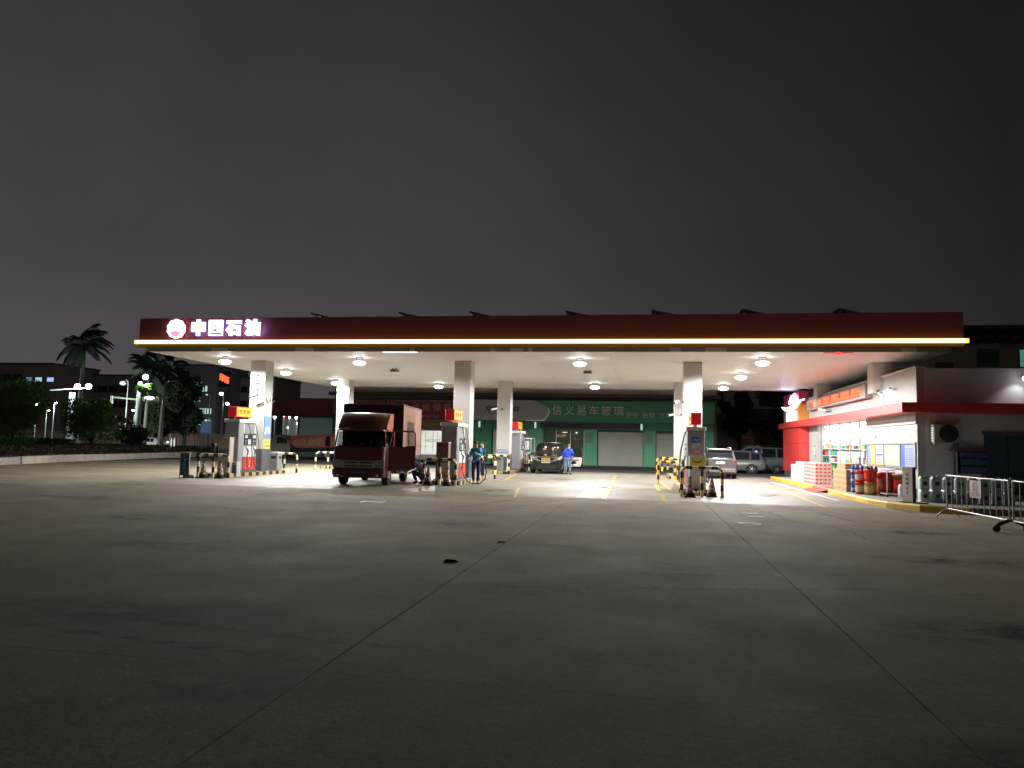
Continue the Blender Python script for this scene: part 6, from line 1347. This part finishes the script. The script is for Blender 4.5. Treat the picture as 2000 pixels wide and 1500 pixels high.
for x, m_ in ((-131.4, glow('window_teal_dim', (.25, .5, .6), .4)), (-129.0, WLB2), (-126.1, WLB)):
    q = MB(); q.box(x-.9, x+.9, -.3, -.001, 12.8, 13.8); f_ = q.build('window', DGREY, t); q = MB(); q.box(x-.8, x+.8, -.34, -.301, 12.85, 13.75); q.build('pane', m_, f_)
block('office_block', 'dark block behind the big palm', -134, -115, 152, 15.3, FD, [(11.5, -133, -116, 6, DP), (8, -133, -116, 6, DP), (4.5, -133, -116, 6, mat('pane_grey', (.08, .08, .08), .3))])
t = block('office_block', 'dark office with four rows of greenish lit windows left of the first column', -111, -99.5, 160, 18.6, mat('far_grey_wall', (.36, .36, .38), .9), [(12.4, -104.8, -101.6, 4, WL), (13.6, -104.8, -103.0, 2, WL2), (9.9, -107, -103.2, 6, WL2), (7.1, -106.2, -100.3, 9, WL), (4.5, -106.2, -104.2, 3, WL), (4.5, -103.6, -100.4, 4, WL)])
block('office_block', 'unlit tower behind the red LED sign', -99.3, -90, 170, 16.6, FD, [(13, -99, -91, 4, DP), (9.5, -99, -91, 4, DP), (6, -99, -91, 4, DP)])
block('low_block', 'low dark buildings seen between the left pump and the truck', -88, -60, 190, 7.5, FD, [(3.5, -87, -62, 9, DP)])
t = thing('led_sign', 'far red LED sign above the roofs left of the first column', 'sign', (-74.0, 120, 0), R(-20))
for i, ch in enumerate('酒店住宿'): text('letter', ch, 1.25, glow('led_far_red', (1, .10, .03), 3.0), t, (.25+.62*i, -.1, 12.3-.22*i), depth=.05, bold=.02, sx=.55)
q = MB(); q.box(-.3, 2.6, .0, .1, 10.6, 13.2); q.build('frame', BLACK, t); q = MB(); q.tube([(.2, .1, 0), (.2, .1, 10.6)], .12, 6); q.tube([(2.2, .1, 0), (2.2, .1, 10.6)], .12, 6); q.build('post', DGREY, t)
t = thing('city_wall', 'long dim boundary wall behind the street at the left', 'wall', (0, 112, 0)); 
for i in range(18): q = MB(); q.box(-180+8*i, -180+8*i+7.9, 0, .3, 0, 2.2); q.build('wall_panel', FD2, t)
# ================================================================ street lamps and signals
POLE = mat('pole_grey', (.55, .60, .56), .55, .2, var=.1)
HW = glow('street_lamp_white', (.95, 1, .97), 22)
def street_lamp(label, x, y, h, dx, hz=None, r=.09, lit=True, on=HW, head=(.5, .1), e=0, z0=0, size=.16):
    t = thing('street_lamp', label, 'street lamp', (x, y, 0), 0, 'street lamps along the road on the left')
    q = MB(); q.tube([(0, 0, z0), (0, 0, h*.5), (0, 0, h-.3), (dx*.1, 0, h-.08), (dx*.35, 0, h)], [r, r*.8, r*.6, r*.5, r*.45], 8); q.build('pole', POLE, t)
    hh = hz if hz is not None else h
    q = MB(); q.rbox(min(dx*.35, dx), max(dx*.35, dx), -head[0]/3, head[0]/3, hh-.03, hh+.07, .03); q.build('lamp_head', LGREY, t)
    if lit:
        q = MB(); q.sphere((dx*.75, 0, hh-.06), size, size, size*.7, 10, 6); q.build('bulb', on, t)
        if e: lamp('POINT', (dx*.75, -.1, hh-.45), e, (.88, 1, .92), .15, parent=t)
    return t
t = thing('street_lamp', 'tall mast with two glaring floodlights in front of the big palm', 'street lamp', (-60.4, 70, 0), 0, 'street lamps along the road on the left')
q = MB(); q.tube([(0, 0, 0), (0, 0, 6.1)], [.42, .30], 10); q.build('pole', mat('mast_dim', (.14, .16, .16), .8), t); q = MB(); q.tube([(-2.7, 0, 6.3), (.2, 0, 6.5), (2.3, 0, 6.6)], .07, 6); q.build('arm', POLE, t)
for x in (.7, 2.06): q = MB(); q.sphere((x, -.15, 6.75), .33, .2, .27, 12, 7); q.build('bulb', glow('flood_white', (.93, .97, 1), 40), t)
lamp('POINT', (1.4, -1.0, 6.6), 5000, (.90, .97, 1), .3, parent=t)
street_lamp('unlit grey lamp post with flat head, standing on the planter in front of the trees', -42.4, 60, 6.5, 1.25, hz=6.55, r=.13, lit=False, z0=.3)
street_lamp('tall curved lamp with leaf shaped glowing head left of the traffic gantry', -57.6, 75, 7.9, -.9, hz=7.6, r=.08, e=0, on=glow('leaf_lamp', (.8, .95, .9), 1.2), size=.34)
street_lamp('short lamp with a pale box beside the gantry pole', -49.5, 66, 4.2, -.55, hz=4.2, r=.07, size=.13)
street_lamp('far bright lamp just left of the orange topper', -65.9, 110, 7.2, -.6, r=.1, size=.3, on=glow('far_lamp', (1, .97, .9), 12))
street_lamp('far bright lamp below the red LED sign', -67.1, 110, 8.8, -.5, r=.1, size=.34, on=glow('far_lamp', (1, .97, .9), 12))
street_lamp('thin far lamp post with side lamps near the lit office', -63.1, 100, 8.0, -.8, r=.09, size=.12, on=glow('far_lamp_dim', (.9, 1, .95), 1.5))
street_lamp('small lamp shining through the left tree, upper left', -73.9, 80, 5.5, .3, r=.05, size=.12, e=1200)
street_lamp('small lamp shining left of the double floodlight mast', -71.4, 80, 5.5, .3, r=.05, size=.14, e=1200)
street_lamp('lowest small lamp beside the left tree', -72.4, 80, 4.5, .4, r=.05, size=.09)
FLM = glow('far_lamp', (1, .97, .9), 12)
for i, (x, h, s_) in enumerate(((-73.77, 6.05, .32), (-72.12, 6.5, .30), (-71.2, 6.2, .26), (-69.99, 6.1, .26), (-69.6, 5.4, .20), (-68.7, 4.8, .22), (-72.6, 4.1, .2), (-70.3, 4.2, .2), (-69.0, 4.2, .2), (-71.6, 5.0, .17), (-70.9, 4.9, .15), (-71.7, 4.2, .13), (-69.2, 5.5, .14))):
    lab = ('tallest far lamp', 'second far lamp', 'far lamp beside the red glow', 'far lamp right of the red glow', 'mid height far lamp', 'right hand far lamp', 'low left far lamp', 'low middle far lamp', 'low right far lamp', 'small upper far lamp', 'small central far lamp', 'smallest low far lamp', 'small right far lamp')[i]
    t = thing('street_lamp', lab+' in the cluster between left column and truck', 'street lamp', (x, 140+i*.6, 0), 0, 'cluster of far lamps seen under the canopy')
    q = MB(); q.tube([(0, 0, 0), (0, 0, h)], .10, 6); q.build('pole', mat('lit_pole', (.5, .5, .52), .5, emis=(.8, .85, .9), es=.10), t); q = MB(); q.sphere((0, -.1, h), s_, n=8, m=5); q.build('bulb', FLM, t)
def signal(label, x, y, z, m, h=None, arm=0):
    t = thing('traffic_signal', label, 'traffic light', (x, y, 0), 0, 'traffic lights on the left')
    q = MB(); q.rbox(-.35, .35, -.1, .1, z-.28, z+.28, .05); q.build('housing', BLACK, t); q = MB(); q.sphere((-.12 if arm else 0, -.13, z), .17, .05, .17, 10, 5); q.build('lens', m, t)
    q = MB(); q.tube([(0, .12, 0), (0, .12, z)], .07, 6); q.build('pole', POLE, t)
GRL = glow('signal_green', (.10, 1, .72), 3); RDL = glow('signal_red', (1, .10, .06), 4)
signal('green traffic light in front of the dark trees', -62.4, 90, 2.64, GRL); signal('small upper red traffic light', -61.5, 90.5, 4.5, glow('signal_red_dim', (1, .08, .08), 1.2)); signal('bright double red traffic light', -58.9, 90, 2.5, RDL)
signal('red traffic light glowing among the far lamps', -70.7, 139, 6.3, glow('signal_red_far', (1, .02, .03), 6))
t = thing('signal_gantry', 'pale thick gantry pole with a long arm across the left trees', 'signal pole', (-48.7, 65, 0))
q = MB(); q.tube([(0, 0, .2), (.08, 0, 6.9)], [.30, .19], 10); q.build('pole', POLE, t); q = MB(); q.tube([(.05, -.1, 5.15), (-2.75, -.1, 5.35)], .09, 8); q.build('arm', POLE, t); q = MB(); q.rbox(-2.95, -2.7, -.2, .0, 4.5, 5.5, .03); q.build('signal_box', POLE, t)
q = MB(); q.rbox(.5, 2.5, -.3, -.1, 5.0, 5.45, .05); q.build('lamp_board', mat('lamp_board', (.5, .45, .4), .5), t); q = MB(); q.sphere((1.4, -.32, 5.32), .55, .05, .16, 10, 5); q.build('board_light', glow('board_white', (1, .97, .92), 6), t)
q = MB(); q.sphere((.85, -.3, 7.35), .30, .2, .26, 10, 6); q.build('top_light', glow('flood_white2', (.93, 1, .97), 20), t); lamp('POINT', (1.2, -.9, 6.9), 800, (.85, 1, .85), .2, parent=t); lamp('POINT', (-1.2, -2.2, 4.3), 260, (.85, 1, .9), .2, parent=t)
t = thing('meter_cabinet', 'pale upright box mounted on a post beside the gantry', 'box', (-49.25, 65.6, 0)); q = MB(); q.rbox(-.22, .22, -.12, .12, 1.9, 3.7, .03); q.build('case', mat('box_pale', (.45, .47, .44), .6), t); q = MB(); q.tube([(0, 0, 0), (0, 0, 1.9)], .05, 6); q.build('post', POLE, t)
t = thing('road_sign', 'blue road sign on the thin far lamp post', 'sign', (-63.2, 99.7, 0)); q = MB(); q.box(-.95, .75, -.05, .05, 2.2, 4.0); q.build('panel', mat('road_sign_blue', (.08, .14, .34), .5, emis=(.2, .35, .9), es=.10), t); q = MB(); q.tube([(0, .1, 0), (0, .1, 4)], .06, 6); q.build('post', POLE, t)
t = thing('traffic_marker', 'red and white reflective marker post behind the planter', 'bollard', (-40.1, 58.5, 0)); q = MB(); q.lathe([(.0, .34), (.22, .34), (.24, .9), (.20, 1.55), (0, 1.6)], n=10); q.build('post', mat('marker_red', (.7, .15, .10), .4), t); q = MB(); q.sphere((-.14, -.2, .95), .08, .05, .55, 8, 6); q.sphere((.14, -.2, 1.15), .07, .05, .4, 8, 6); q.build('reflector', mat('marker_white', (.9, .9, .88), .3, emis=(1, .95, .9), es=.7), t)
t = thing('hoarding', 'dim pale lit hoarding behind the cluster of far lamps', 'hoarding', (0, 150, 0))
for i in range(5): q = MB(); q.box(-77.2+.76*i, -77.2+.76*i+.74, 0, .1, 1.5, 6.2); q.build('panel', mat('hoarding_pale', (.4, .42, .40), .7, emis=(.8, .9, .85), es=.05), t)
# far road cars
HL = glow('headlight_far', (1, .98, .92), 25); TL = glow('tail_far', (1, .12, .05), 8)
def far_car(label, x, y, rz, col_, lamps, m, z=.8, r=.3):
    t, rg = car('far_car', label, 'car', (x, y, 0), rz, 4.4, 1.8, 1.45, col_, 'mpv', 'far cars on the street')
    q = MB(); 
    for s in lamps: q.sphere((s*.65, -2.25, z), r, .1, r*.7, 8, 5)
    q.build('headlight' if m is HL else 'tail_light', m, t); return t
far_car('far car with glaring headlights, left one of the three by the left pump', -94.6, 150, R(10), DGREY, (-.9, .6), HL, 1.1, .42); far_car('far car with glaring headlights nearest the left pump cabinet', -91.5, 150, R(10), DGREY, (-.8, .4), HL, 1.15, .45)
far_car('car with a glowing red tail lamp behind the left hedge', -85.8, 100, R(60), LGREY, (0,), TL, .9, .34)
far_car('pale car glimpsed between the gantry and the grey lamp post', -66, 92, R(80), WPR, (0,), glow('dim_lamp', (1, .9, .85), 1.5), .9, .2)
# ================================================================ plants
def leafmat(name, c): return mat(name, c, .7, var=.4, vscale=1.2, spec=.3)
LF1 = leafmat('leaf_dark', (.05, .075, .035)); LF2 = leafmat('leaf_mid', (.13, .24, .065)); BARK = mat('bark', (.05, .04, .03), .9, var=.3, bump=.5, bscale=10)
def leaves(q, c, r, n, rg, s=.16, flat=1.0):
    for _ in range(n):
        d = Vector((rg.gauss(0, 1), rg.gauss(0, 1), rg.gauss(0, 1)*flat)).normalized()*r*rg.uniform(.35, 1.0)**.6; p = Vector(c)+d
        a = Vector((rg.uniform(-1, 1), rg.uniform(-1, 1), rg.uniform(-1, .6))).normalized()*s*rg.uniform(.7, 1.6); b_ = a.orthogonal().normalized()*s*rg.uniform(.3, .6)
        q.add([p-a, p+b_*.9, p+a, p-b_*.9], [(0, 1, 2, 3)])
def tree(label, x, y, h, trunk, cr, n, seed, m, z0=0, clumps=14, s=.18, group='trees along the street', cat='tree', low=.35):
    rg = random.Random(seed); t = thing('tree', label, cat, (x, y, z0), 0, group)
    q = MB(); q.tube([(0, 0, 0), (rg.uniform(-.1, .1), 0, trunk*.5), (rg.uniform(-.2, .2), 0, trunk)], [h*.028, h*.022, h*.016], 7); cs = []
    for i in range(clumps):
        a = rg.uniform(0, 6.28); rr = cr*rg.uniform(.15, .8); z = rg.uniform(h*low, h*.88)
        k = math.sin(min(1, max(0, (z-h*low)/(h*(1-low))))*math.pi)*.55+.45; c = Vector((rr*math.cos(a)*k, rr*math.sin(a)*k, z)); cs.append(c)
        q.tube([(0, 0, trunk*rg.uniform(.6, 1)), c*.55+Vector((0, 0, trunk*.35)), c], [h*.010, h*.006, h*.002], 4)
    q.build('trunk', BARK, t); q = MB()
    for c in cs: leaves(q, c, cr*rg.uniform(.28, .48), n//clumps, rg, s)
    q.build('crown', m, t); return t
tree('rounded green tree at the far left edge', -52.8, 55, 5.6, 1.8, 3.6, 5200, 1, LF2, .3, 16, .17, low=.38)
tree('small leaning tree cut by the left edge', -56.2, 53, 5.4, 1.5, 3.0, 2600, 2, LF2, .3, 10, .17)
tree('dark round shrub tree below the big palm', -49.4, 60, 4.5, .6, 2.7, 4800, 3, LF2, .3, 14, .16, low=.2)
tree('tall black tree mass right of the gantry', -59.3, 84, 11.2, 2.0, 3.2, 8000, 4, LF1, 0, 22, .28, low=.22)
tree('dark tree between the tall tree and the lit office', -57.6, 86, 9.8, 2.0, 2.6, 3600, 5, LF1, 0, 14, .26, low=.3)
tree('dark tree behind the gantry arm', -62.5, 88, 9.4, 2.0, 3.2, 3600, 6, LF1, 0, 12, .26, low=.4)
tree('low dark bushy tree at the foot of the gantry', -46.8, 62, 2.6, .3, 2.0, 2600, 7, LF1, .3, 10, .14, low=.1)
tree('dark tree beside the shop totem beyond the yard', 11.2, 64, 8.0, 1.5, 2.6, 4200, 8, LF1, 0, 14, .22, low=.12, group='trees behind the yard')
tree('dark tree overhanging the pale cars', 8.2, 68, 7.6, 2.6, 1.6, 1500, 9, LF1, 0, 12, .22, low=.45, group='trees behind the yard')
t = tree('small green tree lit by the gantry lamp', -47.6, 64.2, 7.2, 4.5, .9, 700, 10, leafmat('leaf_lit', (.12, .28, .05)), 0, 6, .16, low=.82)
FR = mat('palm_green', (.035, .05, .032), .7, var=.3, vscale=2, spec=.3)
def palm(label, x, y, h, L, seed, n=22, wind=.5, r=.24, up=.9):
    rg = random.Random(seed); t = thing('palm_tree', label, 'palm tree', (x, y, 0), 0, 'palms along the street')
    q = MB(); q.tube([(0, 0, 0), (.1, 0, h*.3), (.15, 0, h*.7), (.1, 0, h)], [r*1.2, r, r*.8, r*.6], 9); q.build('trunk', mat('palm_bark', (.16, .15, .13), .9, var=.3, vscale=5), t)
    for i in range(n):
        a = 2*math.pi*i/n*1.618*3; el = rg.uniform(-.3, 1.45)**1 if i % 3 else rg.uniform(.9, 1.45); l_ = L*rg.uniform(.8, 1.1); q = MB(); P = Vector((.1, 0, h)); pts = [P.copy()]; d = Vector((math.cos(a)*math.cos(el), math.sin(a)*math.cos(el), math.sin(el)))
        for k in range(9): d = (d+Vector((wind*.12, 0, -.10-.03*k))).normalized(); P = P+d*l_/9; pts.append(P.copy())
        q.tube(pts, [.05-.0045*k for k in range(10)], 4)
        for k in range(1, 10):
            for u in range(7):
                p = pts[k-1].lerp(pts[k], u/7); tg = (pts[k]-pts[k-1]).normalized(); sd = tg.cross(Vector((0, 0, 1))); sd = sd.normalized() if sd.length > .01 else Vector((1, 0, 0))
                for s in (-1, 1):
                    ll = L*.29*math.sin(math.pi*(.12+.8*(k+u/7)/10))*rg.uniform(.8, 1.2); e_ = p+(sd*s*.75+tg*.45+Vector((wind*.3, 0, -.55))).normalized()*ll; wv = tg*.06
                    q.add([p-wv, p+wv, (p+e_)/2+wv*1.3+Vector((0, 0, .04)), e_, (p+e_)/2-wv*1.3+Vector((0, 0, .04))], [(0, 1, 2, 3, 4)])
        q.build('frond', FR, t)
    return t
palm('tall palm with wind blown fronds against the sky at the left', -67.9, 80, 12.3, 3.7, 21, 36, .8, .34)
palm('second palm partly hidden by the canopy corner', -55.9, 76, 9.0, 3.4, 22, 22, -.3)
palm('third palm behind the canopy corner, darker', -58.2, 82, 9.8, 3.2, 23, 18, -.2)
# hedge and groundcover
rg = random.Random(9); q = MB()
for i in range(9000):
    u = rg.random(); y = 36+24*u; x = -33.6-3.2*u-rg.uniform(1.0, 14); z = .34+rg.uniform(0, .5)
    a = Vector((rg.uniform(-1, 1), rg.uniform(-1, 1), rg.uniform(-.5, 1))).normalized()*.10; b_ = a.orthogonal().normalized()*.05; p = Vector((x, y, z)); q.add([p-a, p+b_, p+a, p-b_], [(0, 1, 2, 3)])
tag(q.build('ground_cover', leafmat('cover_leaf', (.05, .045, .02))), 'low reddish brown ground cover behind the planter wall', 'ground cover', kind='stuff')
q = MB()
for i in range(9000):
    u = rg.random(); x = -62+33*u*.8; y = 58+rg.uniform(0, 3.0)+2*math.sin(u*9); z = .34+rg.uniform(0, .85 if x < -50 else .5)
    a = Vector((rg.uniform(-1, 1), rg.uniform(-1, 1), rg.uniform(-.5, 1))).normalized()*.12; b_ = a.orthogonal().normalized()*.06; p = Vector((x, y, z)); q.add([p-a, p+b_, p+a, p-b_], [(0, 1, 2, 3)])
tag(q.build('hedge', leafmat('hedge_leaf', (.035, .09, .022))), 'clipped green hedge along the street behind the planter', 'hedge', kind='stuff')
q = MB()
for i in range(5000):
    x = rg.uniform(-38, -26); y = 66+rg.uniform(0, 1.5); z = rg.uniform(0, 1.1); a = Vector((rg.uniform(-1, 1), rg.uniform(-1, 1), rg.uniform(-.5, 1))).normalized()*.12; b_ = a.orthogonal().normalized()*.06; p = Vector((x, y, z)); q.add([p-a, p+b_, p+a, p-b_], [(0, 1, 2, 3)])
tag(q.build('hedge', leafmat('hedge_leaf', (.035, .09, .022))), 'dim green hedge beyond the forecourt behind the left pump', 'hedge', kind='stuff')
